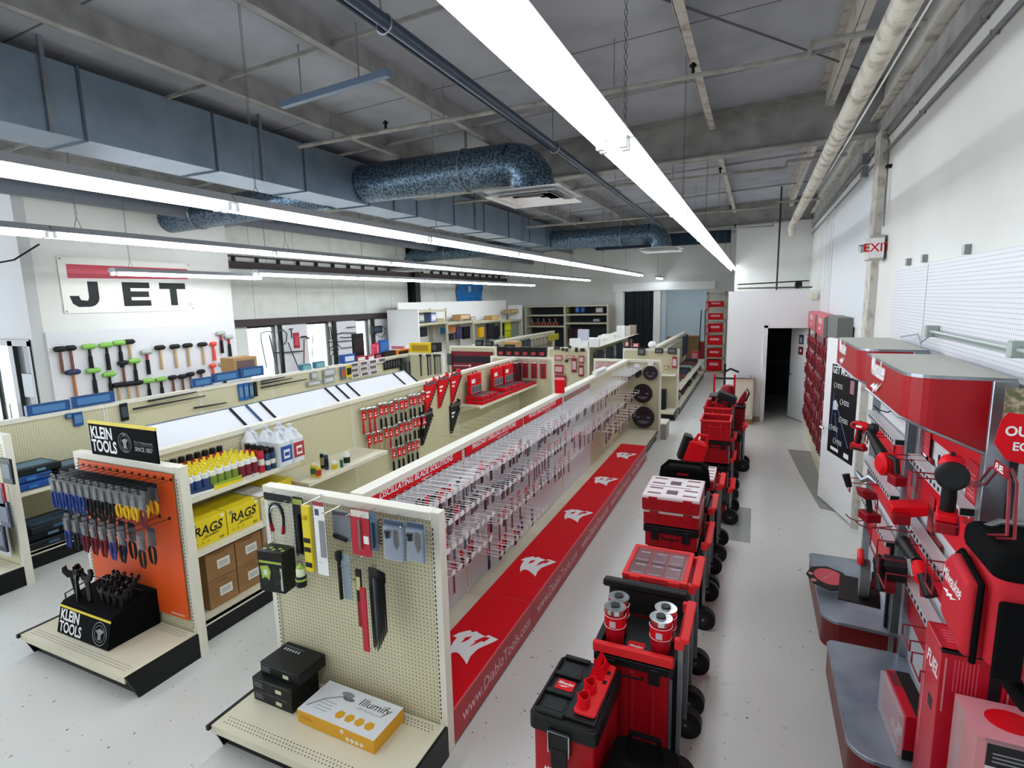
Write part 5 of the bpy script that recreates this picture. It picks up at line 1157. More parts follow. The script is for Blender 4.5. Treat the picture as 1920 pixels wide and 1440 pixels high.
# water cooler
t = T('drinking_fountain', 'cream drinking fountain cabinet with steel top at the restroom wall', 'drinking fountain', (-.18, 12.62, 0)); m = MB(); CF = flat('DCD0B8'); m.bx(-.2, .2, -.2, .2, .12, .98, CF); m.bx(-.16, .16, -.206, -.2, .2, .9, flat('E6DCC8')); m.build('cabinet', t, bev=.006); m = MB(); m.bx(-.21, .21, -.22, .2, .98, 1.02, CHROME); m.build('steel_top', t, bev=.008); MB().bx(-.19, .19, -.19, .19, 0, .12, flat('9A7450')).build('plinth', t); MB().cyl((.13, -.12, 1.02), (.13, -.12, 1.06), .015, CHROME, 8).build('spout', t)
# ================================================================ RIGHT WALL DISPLAYS
HRED = mat('header_red', 'A8081A', .35, spec=.4); CURB = mat('base_dark_red', '7A1C1E', .4)
m = MB(); m.bx(1.17, 1.199, 1.2, 5.08, .9, 2.96, WPEGX); m.bx(1.17, 1.199, 5.1, 6.18, .9, 2.95, WPEGX); one('wall_pegboard', m, 'large white pegboard high on the right wall', 'pegboard')
for y in (5.25, 4.3, 5.75): tag(MB().bx(1.165, 1.199, y, y+.05, 2.97, 3.03, GREYM).build('wall_bracket'), 'small grey bracket above the white pegboard, %s' % {5.25: 'middle one', 4.3: 'nearest one', 5.75: 'farthest one'}[y], 'bracket')
def plan(y0, y1, x0, xw, r=.16):   # curved plan: far corner tight, near corner swept back
    p = [(xw, y1), (x0+.03, y1), (x0, y1-.03)]
    for k in range(9):
        a = PI/2*k/8; p.append((x0+(1-math.cos(a))*.14, y0+.03+.14-math.sin(a)*.14))
    p.append((xw, y0)); return p
def arch(y0, y1, label, lblB):
    t = T('tool_display', label, 'display', (0, 0, 0), 0, 'wall tool displays'); x0 = .69
    P = plan(y0, y1, x0, 1.09); n = len(P)
    m = MB(); m.prism([(x, y) for x, y in P], 'xy', 2.345, 2.35, flat('C9C8BE', .5)); m.build('header_top', t)
    def band(mm, z0f, z1, off, mt):
        vs = []; fs = []
        Q = P[1:]
        for i, (x, y) in enumerate(Q):
            zb = z0f(x); vs += [(x-off, y-off*.5, zb), (x-off, y-off*.5, z1)]
        for i in range(len(Q)-1): fs.append((2*i, 2*i+2, 2*i+3, 2*i+1))
        mm.add(vs, fs, mt)
    zb = lambda x: 2.12 - max(0, (x-.7))*.42
    m = MB(); band(m, zb, 2.335, .0, HRED); mlogo(m, FXn(x0-.004, y1-.17, 2.215), .42, WPR); o = m.build('header_front', t)
    s_ = o.modifiers.new('thick', 'SOLIDIFY'); s_.thickness = .006; s_.offset = -1
    m = MB(); band(m, lambda x: 2.335, 2.352, .004, STEEL); band(m, lambda x: zb(x)-.012, 2.125, .002, CHROME) if 0 else None; m.build('steel_edge', t)
    m = MB(); Q = P[1:]; m.tube([(x-.003, y-.003, zb(x)) for x, y in Q], .007, STEEL, 4); m.build('lower_trim', t)
    m = MB(); m.bx(1.05, 1.06, y0+.08, y1-.02, .25, 2.34, WPEGX); m.build('back_panel', t)
    for y in (y0+.02, y1-.01): MB().bx(1.0, 1.09, y-.03, y+.03, 0, 2.34, STEEL).build('upright', t, bev=.004)
    for zz in (1.70, 1.28, .92):
        m = MB(); m.bx(.95, 1.02, y0+.08, y1-.04, zz-.045, zz, mat('rail_metal', 'D4D7DB', .4, .25))
        for k in range(int((y1-y0-.2)/.07)): m.bx(.948, .95, y0+.12+.07*k, y0+.15+.07*k, zz-.033, zz-.012, SLOT)
        m.bx(.955, 1.015, y0+.0795, y0+.08, zz-.04, zz-.005, SLOT); m.build('rail', t)
    for a, b in ((1.72+.12, 2.08), (1.36, 1.62), (.98, 1.2), (.55, .84)):
        m = MB(); m.bx(1.035, 1.049, y0+.09, y1-.04, a, b, mat('panel_red', 'E00A24', .4, spec=.3)); m.build('red_panel', t)
    m = MB(); B = plan(y0-.02, y1+.0, .57, 1.09); m.prism(B, 'xy', .22, .25, mat('deck_steel', 'A3ADB9', .35, .5, noise=(4, '8C98A8', .35, .6))); m.build('base_deck', t, bev=.004)
    m = MB(); m.prism([(x+.008, y+.005) for x, y in B], 'xy', 0, .22, CURB); m.build('base_curb', t)
    MB().bx(.98, 1.0, y0+.05, y0+.09, .25, .9, TBK).build('front_post', t)
    return t
arch(3.12, 4.24, 'curved red header tool display nearest the camera with steel deck', '')
arch(4.5, 5.72, 'curved red header tool display farther along the right wall', '')
t = T('tool_display', 'third tool display cut by the right picture edge', 'display', (0, 0, 0), 0, 'wall tool displays')
MB().bx(1.185, 1.195, 1.6, 3.02, .25, .895, WPEGX).build('back_panel', t); m = MB(); m.prism(plan(1.7, 3.0, .6, 1.09), 'xy', 0, .25, CURB); m.build('base_curb', t)
MB().bx(1.1, 1.165, 3.0, 3.05, 0, 2.3, flat('B6BABC', .35)).build('upright', t)
t = T('outdoor_sign', 'red sign reading OUTDOOR EQUIPMENT with hunting photo above', 'sign', (0, 2.9, 0)); m = MB()
m.prism([(.955, 2.1), (.97, 2.2), (.99, 2.235), (1.35, 2.2), (1.35, 1.95), (1.0, 2.03)], 'xz', -.006, 0, RED); m.text('OUTDOOR', .058, FY(.985, -.0068, 2.155), WPR, 'LEFT', .03, sx=.9); m.text('EQUIPMENT', .05, FY(1.015, -.0068, 2.09), WPR, 'LEFT', .03, sx=.9); m.build('board', t)
m = MB(); m.bx(.975, 1.35, -.002, .004, 2.2, 2.34, mat('camo_print', '6A6A4A', .6, noise=(30, 'B8A488', .42, .55))); m.build('photo_strip', t)
# light bar above the headers
t = T('light_bar', 'green-grey pipe rail with brackets along the wall above the headers', 'rail', (0, 0, 0))
for k, x in enumerate((1.12, 1.145)): MB().tube([(x, 2.6, 2.47-.02*k), (x, 4.7, 2.47-.02*k)], .011, flat('A4ADA9', .35), 8).build('pipe', t, smooth=True)
for y in (4.66, 3.25): MB().bx(1.09, 1.17, y, y+.05, 2.43, 2.51, flat('A9B4AE')).build('bracket', t, bev=.006)
MB().tube([(1.1, 5.4, 2.38), (1.12, 5.0, 2.43), (1.1, 4.8, 2.38), (1.13, 4.6, 2.47)], .006, flat('9AA4A8'), 6).build('cable', t)
# poster on the open door leaf
po = T('door_poster', 'black poster with pole tool drawings on the open white door', 'poster', (1.165, 7.17, 0), math.radians(105.5))
m = MB(); m.bx(.12, .82, .0212, .0235, .72, 1.86, flat('0E1620')); m.build('sheet', po)
FD = lambda x, z: Matrix(((-1,0,0,x),(0,0,1,.0239),(0,1,0,z),(0,0,0,1)))
m = MB(); m.text('GET MORE', .13, FD(.8, 1.79), WPR, 'LEFT', .02, sx=.85)
for x, z in ((.7, 1.6), (.5, 1.42), (.5, 1.2), (.75, 1.05), (.62, .9)):
    m.at(Matrix.Identity(4)); m.tube([(x+.035*math.cos(2*PI*k/14), .0245, z+.035*math.sin(2*PI*k/14)) for k in range(15)], .003, WPR, 3)
    for q in range(3): m.bx(x-.2, x-.06+.02*(q % 2), .0238, .0242, z+.02-.022*q, z+.028-.022*q, WPR)
for a, b in (((.62, 1.35), (.25, .9)), ((.66, 1.25), (.5, .82)), ((.72, 1.5), (.75, 1.0))): m.tube([(a[0], .0245, a[1]), (b[0], .0245, b[1])], .004, flat('4A78B8'), 4)
m.prism([(.6, 1.3), (.72, 1.28), (.74, 1.38), (.66, 1.42), (.58, 1.36)], 'xz', .0238, .0246, flat('D8DADC')); m.bx(.2, .3, .0238, .0242, 1.56, 1.72, flat('A87880')); m.bx(.22, .35, .0238, .0242, .76, .82, WPR); m.bx(.5, .72, .0238, .0242, .77, .81, WPR); m.build('print', po)
# far red rack
t = T('red_pack_rack', 'long red wall rack of hanging accessories beside the restroom door', 'display', (0, 0, 0))
m = MB(); m.bx(1.14, 1.19, 8.5, 12.65, .2, 2.06, flat('C8BEB8')); m.build('back_panel', t); MB().bx(.98, 1.19, 8.5, 12.65, 0, .2, CREAM).build('base', t)
for y in (8.5, 9.9, 11.3, 12.62): MB().bx(1.0, 1.03, y, y+.02, .2, 2.1, flat('6A2028')).build('side_frame', t)
m = MB(); m.bx(.98, 1.18, 9.6, 12.65, 2.06, 2.4, mat('header_pink', 'D8485A', .4)); m.build('header_box', t, bev=.01)
m = MB(); mlogo(m, FXn(.978, 10.6, 2.22), .5, WPR); mlogo(m, FXn(.978, 12.2, 2.22), .5, WPR); m.build('header_logo', t)
for y in (9.55, 10.9): MB().bx(.95, 1.0, y, y+.06, 2.08, 2.38, flat('9A9894')).build('end_plate', t); 
MB().bx(1.0, 1.18, 8.4, 9.5, 2.1, 2.42, flat('6E706C')).build('grey_box', t)
def rp_fn(c):
    def fn():
        m = MB(); m.prism([(-.05, -.22), (.05, -.2), (.05, .01), (-.05, .0)], 'yz', -.06, -.05, c); m.bx(-.075, -.06, -.03, .03, -.18, -.06, flat('6E2028')); m.tube([(.08, 0, .02), (-.1, 0, .0)], .003, flat('7A1A26'), 4); return tag(m.build('hanging_pack'), '', 'packaged tool')
    return Proto(fn)
RP = [rp_fn(flat(c)) for c in ('A01428', 'C42838', '7C1424')]
for r_ in range(6):
    for j in range(26):
        RP[(j*7+r_*3) % 3]((1.06-.01*((j+r_) % 4), 8.6+.155*j, 1.93-.29*r_), .3*((j*5 % 7)/7-.5), 'red hanging pack, %s from near end in %s row of red rack' % (od(j), od(r_)), 'red packs on the far rack')
# ---- hand tools
def bar(m, a, b, r, mt, n=10): return m.cyl(a, b, r, mt, n)
def drill(label, loc, rz, big=1.0, cap=True, nose='black', group=None):
    t = T('cordless_drill', label, 'power tool', loc, rz, group); s = big; GRY = flat('8A8D92', .35)
    m = MB(); m.tube([(0, .115*s, 0), (0, .1*s, 0), (0, .05*s, .004*s), (0, -.01*s, .004*s), (0, -.045*s, 0)], [.022*s, .034*s, .042*s, .04*s, .034*s], RED, 14); m.build('motor_housing', t, smooth=True)
    m = MB(); m.tube([(0, -.04*s, 0), (0, -.06*s, 0), (0, -.064*s, 0), (0, -.085*s, 0), (0, -.11*s, 0), (0, -.113*s, 0)], [.03*s, .034*s, .045*s, .05*s, .047*s, .04*s], TBK, 20); o = m.build('nose_ring', t, smooth=True)
    MB().tube([(0, -.112*s, 0), (0, -.1145*s, 0)], .036*s, flat('26282C'), 18).build('face_disc', o, smooth=True)
    MB().tube([(0, .02*s, .04*s), (0, .09*s, .034*s)], .011*s, TBK, 6).build('top_strip', t); 
    for k in range(4): MB().box((-.0385*s, .085*s-.014*s*k, .012*s), (.006*s, .006*s, .03*s), TBK).build('vent_slot', t)
    m = MB(); m.tube([(0, .025*s, -.03*s), (0, .038*s, -.07*s), (0, .036*s, -.11*s), (0, .05*s, -.175*s)], [.028*s, .023*s, .025*s, .024*s], TBK, 10); m.build('grip', t, smooth=True)
    MB().tube([(0, .055*s, -.04*s), (0, .064*s, -.1*s), (0, .074*s, -.165*s)], [.014*s, .012*s, .013*s], RED, 6).build('grip_spine', t, smooth=True)
    m = MB(); m.rbx(-.032*s, .032*s, -.02*s, .1*s, -.195*s, -.17*s, RED, .01*s); m.build('foot', t, bev=.004); m = MB(); m.rbx(-.037*s, .037*s, -.035*s, .105*s, -.235*s, -.196*s, DRED, .012*s); o = m.build('battery', t, bev=.006)
    MB().bx(-.039*s, -.037*s, -.01*s, .08*s, -.225*s, -.21*s, TBK).build('battery_label', o)
    MB().prism([(-.012*s, -.04*s), (.012*s, -.036*s), (.018*s, -.075*s), (.0*s, -.07*s)], 'yz', -.01*s, .01*s, DRED).build('trigger', t); MB().bx(-.044*s, -.041*s, -.005*s, .05*s, -.008*s, .012*s, WPR).build('name_strip', t)
    return t
RW = mat('red_wire', '8C1424', .4)
def bracket(label, pts, r=.006): return tag(MB().tube(pts, r, RW, 6).build('wire_bracket'), label, 'bracket')
P = onX(1785, 880, .83); drill('large cordless tool with black round end facing out, near display top', (P.x, P.y, P.z), -.25, 1.25)
P = onX(1620, 800, .83); drill('small impact driver hanging farthest on the upper rail', (P.x, P.y, P.z), .9, .85)
t = T('angle_grinder', 'angled red grinder with ribbed black grip low on the near display', 'power tool', (0, 0, 0)); A, B, C_ = onX(1690, 1012, .84), onX(1720, 1056, .86), onX(1738, 1098, .88)
m = MB(); n = 9; m.tube([A.lerp(B, k/n) for k in range(n+1)], [.03 if k in (0,) else .041 if k == 1 else (.034 if k % 2 else .029) for k in range(n+1)], TBK, 16); m.build('ribbed_grip', t, smooth=True)
m = MB(); m.tube([B, B.lerp(C_, .25), B.lerp(C_, .6), C_], [.032, .047, .05, .03], RED, 16); m.build('body', t, smooth=True); m = MB(); m.tube([B.lerp(C_, .1)+Vector((-.04, .01, .02)), B.lerp(C_, .7)+Vector((-.045, .0, .0))], .012, GREYM, 8); m.build('guard_arm', t, smooth=True)
m = MB(); m.tube([B.lerp(C_, .35)+Vector((.0, -.05, .0)), C_+Vector((.0, -.06, -.03))], [.03, .026], TBK, 10); m.build('rear_grip', t, smooth=True); MB().tube([C_, C_+Vector((.01, -.02, -.05))], [.034, .04], DRED, 10).build('battery', t, smooth=True)
# blower
P = onX(1662, 870, .82); t = T('compact_blower', 'round red compact blower with black nozzle on the far display', 'power tool', tuple(P), .25)
m = MB(); m.tube([(-.05, 0, 0), (-.03, 0, 0), (.04, 0, 0), (.055, 0, 0)], [.05, .075, .075, .05], RED, 20); m.build('fan_housing', t, smooth=True)
MB().tube([(0, .05, .04), (0, .16, .1), (0, .26, .15)], [.04, .03, .024], TBK, 14).build('nozzle', t, smooth=True); MB().tube([(0, -.03, .06), (0, -.12, .06), (0, -.14, -.02)], .018, TBK, 8).build('grip', t, smooth=True); MB().rbx(-.035, .035, -.19, -.09, -.09, -.03, DRED, .01).build('battery_foot', t, bev=.004)
# pruning shears / chain tool
P = onX(1618, 905, .74); t = T('pruning_saw', 'pruning tool with grey metal guard and black tip on the far display', 'power tool', tuple(P), .3)
m = MB(); m.tube([(-.02, .06, .06), (0, 0, .02), (.02, -.05, .06), (.04, -.1, .03)], [.012, .022, .022, .01], STEEL, 8); m.build('metal_guard', t, smooth=True); MB().tube([(-.07, .1, .03), (-.05, .08, -.06)], [.025, .02], TBK, 10).build('tip', t, smooth=True)
MB().prism([(-.04, -.03), (.06, -.05), (.07, -.1), (-.02, -.1)], 'xz', -.08, .02, DRED).build('body', t, bev=.008); MB().tube([(.03, -.02, -.08), (.04, -.04, -.2)], .02, TBK, 8).build('grip', t, smooth=True); MB().rbx(-.01, .09, -.1, .02, -.26, -.2, DRED, .01).build('battery_foot', t, bev=.005)
# circular saw
P = onX(1632, 1090, .77); t = T('circular_saw', 'cordless circular saw with grey guard low on the far display', 'power tool', (P.x-.02, P.y, P.z+.01), -.15); t.scale = (1.3, 1.3, 1.3)
m = MB(); m.tube([(-.035, 0, 0), (.01, 0, 0)], .095, flat('8E9296', .35), 24); m.build('upper_guard', t, smooth=True); MB().tube([(-.03, 0, 0), (.005, 0, 0)], .1, flat('5A5E62'), 24).build('lower_guard', t, smooth=True)
MB().bx(-.12, .06, -.14, .14, -.075, -.068, TBK).build('shoe_plate', t); MB().tube([(.02, 0, .0), (.12, 0, .0)], .045, DRED, 14).build('motor', t, smooth=True)
MB().tube([(.04, .1, .06), (.04, .02, .12), (.04, -.08, .1), (.05, -.14, .02)], .02, TBK, 8).build('rear_grip', t, smooth=True); MB().bx(-.05, -.02, -.06, .06, .09, .14, PINK).build('sight_block', t, bev=.01); MB().rbx(.06, .16, -.05, .09, .04, .12, TBK, .01).build('battery', t, bev=.006)
# blade pack on the bracket
P = onX(1553, 1085, .66); t = T('saw_blade_pack', 'flat octagonal black pack with red saw blade held over the deck', 'saw blade', tuple(P), .4)
O8 = [(.17*math.cos(PI/8+PI*k/4), .17*math.sin(PI/8+PI*k/4)) for k in range(8)]
m = MB().at(Rx(.15)); m.prism(O8, 'xy', 0, .012, TBK); m.build('pack', t, bev=.003); m = MB().at(Rx(.15)); m.cyl((.01, .01, .0122), (.01, .01, .014), .115, flat('D8525E'), 28); m.tube([(-.06, -.02, .0145), (.07, .05, .0145)], .004, flat('F0C8CC'), 4); m.cyl((-.12, .06, .0122), (-.12, .06, .0135), .02, flat('D88088'), 12); m.cyl((-.14, -.03, .0122), (-.14, -.03, .0135), .022, flat('E08088'), 12); m.build('blade_disc', t)
bracket('dark wire bracket holding the octagonal blade pack', [(1.0, P.y-.05, P.z-.02), (P.x+.1, P.y-.05, P.z-.015), (P.x+.1, P.y+.12, P.z-.005), (1.0, P.y+.12, P.z-.02)])
# red holders and wire brackets
P = onX(1643, 960, .88); t = T('red_tool_holder', 'dark red tool holder plate with three round holes', 'tool holder', tuple(P)); m = MB(); m.bx(-.004, 0, -.04, .04, -.12, .12, DRED); m.build('plate', t); m = MB(); [m.cyl((-.0045, 0, z), (-.0055, 0, z), .022, flat('C8B8B8'), 12) for z in (-.08, 0, .08)]; m.build('holes', t)
P = onX(1690, 965, .88); t = T('red_tool_holder', 'bright red angled metal holder with dark front plate on the near display', 'tool holder', tuple(P)); MB().prism([(0, 0), (.12, .03), (.12, .09), (-.06, .06), (-.06, .0)], 'xz', -.06, .08, RED).build('shelf_plate', t, bev=.003); MB().bx(-.065, .02, -.13, -.06, -.02, .035, DRED).build('front_plate', t)
k = 0
for px, py, w_, d_, h_, lb in ((1625, 815, .1, .18, .06, 'red wire bracket on the upper rail, far end'), (1668, 855, .12, .2, .1, 'red wire bracket left of the black grip'), (1592, 900, .14, .26, .08, 'red wire bracket holding the pruning tool'), (1640, 1000, .2, .3, .12, 'red wire basket bracket above the circular saw'), (1655, 1060, .2, .28, .1, 'lower red wire basket bracket beside the circular saw'), (1715, 890, .1, .22, .08, 'dark curved wire hook beside the large cordless tool'), (1745, 1060, .12, .2, .12, 'red wire bracket low on the near display'), (1700, 1185, .16, .2, .06, 'red wire loop against the white lower panel'), (1718, 1240, .16, .2, .06, 'lower red wire loop against the white lower panel')):
    x = 1.03-d_; P = onX(px, py, x)
    t = T('wire_bracket', lb, 'bracket', (P.x, P.y, P.z)); m = MB(); m.tube([(d_, -w_/2, 0), (0, -w_/2, 0), (0, -w_/2, -h_), (0, w_/2, -h_), (0, w_/2, 0), (d_, w_/2, 0)], .005, RW, 6); m.build('wire', t); MB().bx(d_-.004, d_+.01, -w_/2-.02, w_/2+.02, -.02, .02, RW).build('mount', t)
t = T('wire_bracket', 'large bent double red wire bracket with FUEL tag at the near upright', 'bracket')
for o_ in (0, .022): MB().tube([onX(px, py, x)+Vector((o_, 0, -o_*.5)) for px, py, x in ((1775, 890, 1.03), (1805, 906, .98), (1838, 902, .94), (1858, 876, .9), (1884, 874, .87), (1893, 900, .86), (1888, 1003, .86), (1845, 1003, .92), (1805, 978, 1.02))], .0055, RW, 6).build('wire', t, smooth=True)
P = onX(1878, 880, .845); t = T('fuel_tag', 'small dark red tag reading FUEL at the near upright', 'tag', tuple(P)); m = MB(); m.bx(-.003, .003, -.06, .06, -.02, .02, DRED); m.text('FUEL', .035, FXn(-.0035, .05, 0), WPR, 'LEFT', .03, .2); m.build('plate', t)
for i, (px, py, x) in enumerate(((1655, 768, .92), (1648, 740, .9), (1700, 775, .95), (1600, 972, .85), (1620, 985, .85))):
    P = onX(px, py, x); tag(MB().tube([(1.04, P.y, P.z+.02), (P.x+.03, P.y, P.z-.02), (P.x-.03, P.y, P.z), (P.x-.06, P.y, P.z+.03)], .005, RW if i > 2 else BHOOK, 6).build('wire_hook'), 'dark curved wire hook, %s of the loose hooks under the headers' % od(i), 'hook')
def info(label, px, py, y2, w_, h_, c='C01428'):
    P = onX(px, py, 1.03); t = T('info_card', label, 'card', tuple(P), 0, 'red information cards'); m = MB(); m.bx(-.004, 0, -w_, 0, -h_, 0, flat(c)); m.build('card', t, bev=.001); m = MB(); 
    for q in range(6): m.bx(-.0046, -.004, -w_*.85, -w_*(.15+.1*(q % 2)), -h_*.2-.022*q, -h_*.2-.022*q+.008, flat('E06A7A'))
    m.bx(-.0046, -.004, -w_*.7, -w_*.15, -h_*.9, -h_*.82, WPR); m.build('print', t)
info('red information card, upper right of the near display', 1818, 860, 0, .14, .32); info('red information card between the two displays', 1705, 880, 0, .12, .26); info('long red information card at the middle of the near display', 1745, 925, 0, .1, .3); info('narrow red information card on the far display', 1672, 800, 0, .14, .25); info('red information card above the large cordless tool', 1735, 800, 0, .14, .2)
# boxes at the lower right
t = T('tool_carton', 'tall red FUEL tool carton standing at the near end of the steel deck', 'box', (.95, 3.0, 0.255)); MB().bx(-.1, .12, -.12, .13, 0, .86, mat('carton_red', 'C4122A', .35)).build('carton', t, bev=.003)
m = MB(); m.text('FUEL', .1, FXn(-.1006, .08, .72) @ Rz(-.0), WPR, 'LEFT', .02, .25, .8); m.bx(-.1008, -.1, .09, .096, .2, .75, flat('F0A8A8')); m.bx(-.1008, -.1, -.06, -.0, .5, .56, flat('4A2026'))
m.bx(-.085, -.078, -.1206, -.12, .55, .82, flat('E09098'))
for q in range(7): m.bx(-.05+.014*q, -.045+.014*q, -.1206, -.12, .66, .82, flat('E05060'))
m.bx(.08, .12, -.121, -.12, .4, .86, SLOT); m.bx(-.07, .1, -.1, .1, .8601, .8606, mat('carton_top', 'E01A34', .4)); m.bx(-.02, .04, -.1, -.06, .8606, .861, WPR); m.bx(-.1, .12, -.121, -.1, .845, .86, SLOT)
for q in range(5): m.bx(-.06+.0*q, .06, -.04+.024*q, -.034+.024*q, .8606, .861, flat('F09098'))
m.build('print', t)
t = T('tool_carton', 'second tall red carton behind the tall FUEL carton', 'box', (1.12, 2.93, .255)); MB().bx(-.045, .07, -.07, .06, 0, .8, mat('carton_red', 'C4122A')).build('carton', t, bev=.003); MB().bx(-.03, -.024, -.071, -.07, .5, .75, flat('E09098')).build('print', t)
t = T('blister_box', 'large red TOOL-ONLY box in clear plastic at the lower right corner', 'box', (1.03, 2.67, .255))
MB().bx(-.1, .155, -.11, .13, 0, .68, mat('carton_red', 'C4122A')).build('insert_carton', t); m = MB(); m.bx(-.14, .16, -.12, .14, .001, .7, mat('clear_shell', 'F2E4E6', .1, alpha=.3)); m.build('clear_shell', t, bev=.006)
m = MB(); m.bx(-.1, .16, -.1215, -.1205, .58, .68, flat('2E2C30')); m.prism([(-.1, .54), (.12, .54), (.1, .58), (-.1, .58)], 'xz', -.1215, -.1205, flat('D8CCD0')); m.text('TOOL-ONLY', .035, FY(-.08, -.1222, .56), flat('4A2428'), 'LEFT', .02)
m.prism([(.02+.09*math.cos(PI*k/8), .02+.075*math.sin(PI*k/8)) for k in range(16)], 'xy', .7005, .7012, RED); m.bx(-.14, .16, -.12, .14, .7001, .7003, flat('E0909A')); 
for q in range(3): m.bx(-.08, .1, -.1216, -.1206, .6+.018*q, .606+.018*q, GPR)
m.build('print', t)
t = T('tool_carton', 'low red FUEL box with clear front standing on the near steel deck', 'box', (.86, 3.4, .252), .05); MB().bx(-.05, .07, -.2, .2, 0, .26, mat('carton_red', 'C4122A')).build('carton', t, bev=.003)
m = MB(); m.text('FUEL', .08, FXn(-.0506, .02, .06), WPR, 'LEFT', .02, .2, .9); m.bx(-.0508, -.05, -.16, -.1, .1, .15, WPR); m.bx(-.05, .07, -.2008, -.2, .0, .06, SLOT); m.bx(.0, .07, -.2, .2, .2601, .2606, SLOT); m.bx(-.045, -.0, .05, .18, .2601, .2607, flat('7A2A34')); m.build('print', t); MB().bx(-.075, -.052, -.19, .19, .01, .25, mat('clear_shell', 'F2E4E6')).build('clear_window', t)
# soft tool bag
t = T('soft_tool_bag', 'red soft tool bag with black top and white script logo', 'bag', (.98, 2.72, 1.28)); RF = mat('red_fabric', 'C01024', .75, bump=(14, .35)); BF = mat('black_fabric', '08090A')
MB().prism(rrect(-.1, .2, -.22, .16, .05, 4), 'xy', 0.0, .42, RF).build('body', t, bev=.02, smooth=True)
MB().prism(rrect(-.11, .21, -.23, .17, .06, 4), 'xy', .36, .48, BF).build('top_flap', t, bev=.04, seg=3, smooth=True)
m = MB(); m.prism([(-.17, .0), (.12, .04), (.14, .28), (.05, .36), (-.16, .32)], 'yz', -.17, -.09, RF); m.build('front_pocket', t, bev=.025, seg=3, smooth=True)
m = MB(); m.tube([(-.13, -.17, -.01), (-.13, -.18, .33), (-.13, .05, .37), (-.13, .14, .29)], .012, BF, 6); m.build('zip_piping', t, smooth=True); m = MB(); mlogo(m, FXn(-.1708, .12, .2) , .24, WPR); m.build('logo', t)
MB().bx(-.09, .0, -.245, -.222, -.02, .3, BF).build('side_strap', t, bev=.008); MB().tube([(-.06, .1, .46), (-.0, .1, .5), (.2, .1, .5)], .014, GREYM, 8).build('carry_handle', t, smooth=True)
tag(MB().prism([(0, 0), (.2, .02), (.3, -.03), (.26, -.06), (.06, -.05)], 'yz', 0, .05, BF).build('hanging_strap', bev=.012), 'black and red strap end hanging below the soft tool bag', 'strap').location = (.98, 2.42, 1.2)
# ================================================================ LEFT SIDE AND FAR AISLES
def xbox(label, px0, py0, px1, py1, X, d, col, prt=None, name='carton', cat='box', group=None, n=1):
    a = onX(px0, py1, X); b = onX(px1, py1, X); c = onX(px0, py0, X); w_ = b.y-a.y; h = c.z-a.z
    t = T(name, label, cat, (X, a.y, a.z), 0, group); MB().bx(-d, 0, 0, w_, 0, h, flat(col)).build('body', t)
    if prt: m = MB(); m.bx(0, .003, w_*.12, w_*.88, h*.2, h*.8, flat(prt)); m.build('print', t)
    return t
def ybox(label, px0, py0, px1, py1, Y, d, col, prt=None, name='carton', cat='box', group=None):
    a = onY(px0, py1, Y); b = onY(px1, py1, Y); c = onY(px0, py0, Y); w_ = b.x-a.x; h = c.z-a.z
    t = T(name, label, cat, (a.x, Y, a.z), 0, group); MB().bx(0, w_, 0, d, 0, h, flat(col)).build('body', t)
    if prt: m = MB(); m.bx(w_*.12, w_*.88, -.003, 0, h*.2, h*.8, flat(prt)); m.build('print', t)
    return t
# --- banner
t = T('wall_banner', 'large white JET banner with red stripe on the left wall', 'banner', (-8.99, 0, 0))
y0, y1 = 4.52, 6.5; m = MB(); m.bx(0, .006, y0, y1, 2.7, 3.5, mat('banner_white', 'EFEDE6', .35)); m.build('cloth', t)
m = MB(); m.prism([(y0+.1, 3.4), (y1-.06, 3.4), (y1-.06, 3.23), (y0+.1, 3.2)], 'yz', .006, .008, mat('banner_red', 'C4183C', .35)); m.build('red_stripe', t)
m = MB(); K = mat('banner_black', '0C1413', .5, spec=.3); zb, zt = 2.79, 3.16
J = [(.28, zt), (.42, zt), (.42, zb+.14)] + [(.27+.15*math.cos(a), zb+.14+.14*math.sin(a)-.0) for a in [-PI/2*k/5 for k in range(6)]] + [(.13, zb), (.06, zb+.05), (.03, zb+.16), (.15, zb+.16), (.17, zb+.1), (.26, zb+.09), (.28, zb+.14)]
m.prism([(y0+.06+u, v) for u, v in J], 'yz', .006, .008, K); m.build('letter', t); m = MB()
E_ = [(0, zb), (.42, zb), (.42, zb+.09), (.12, zb+.09), (.12, zb+.14), (.4, zb+.14), (.4, zb+.23), (.12, zb+.23), (.12, zb+.28), (.42, zb+.28), (.42, zt), (0, zt)]
m.prism([(y0+.82+u, v) for u, v in E_], 'yz', .006, .008, K); m.build('letter', t); m = MB()
T_ = [(.17, zb), (.29, zb), (.29, zb+.27), (.45, zb+.27), (.45, zt), (0, zt), (0, zb+.27), (.17, zb+.27)]
m.prism([(y0+1.4+u, v) for u, v in T_], 'yz', .006, .008, K); m.build('letter', t); m = MB(); m.text('R', .05, FX(.0085, y1-.07, 2.8), K, 'CENTER'); m.tube([(.008, y1-.07+.035*math.cos(PI*k/8), 2.8+.035*math.sin(PI*k/8)) for k in range(17)], .002, K, 3); m.build('registered_mark', t)
for y in (y0+.03, y1-.03):
    for z in (2.73, 3.47): MB().cyl((.005, y, z), (.01, y, z), .014, GREYM, 8).build('grommet', t)
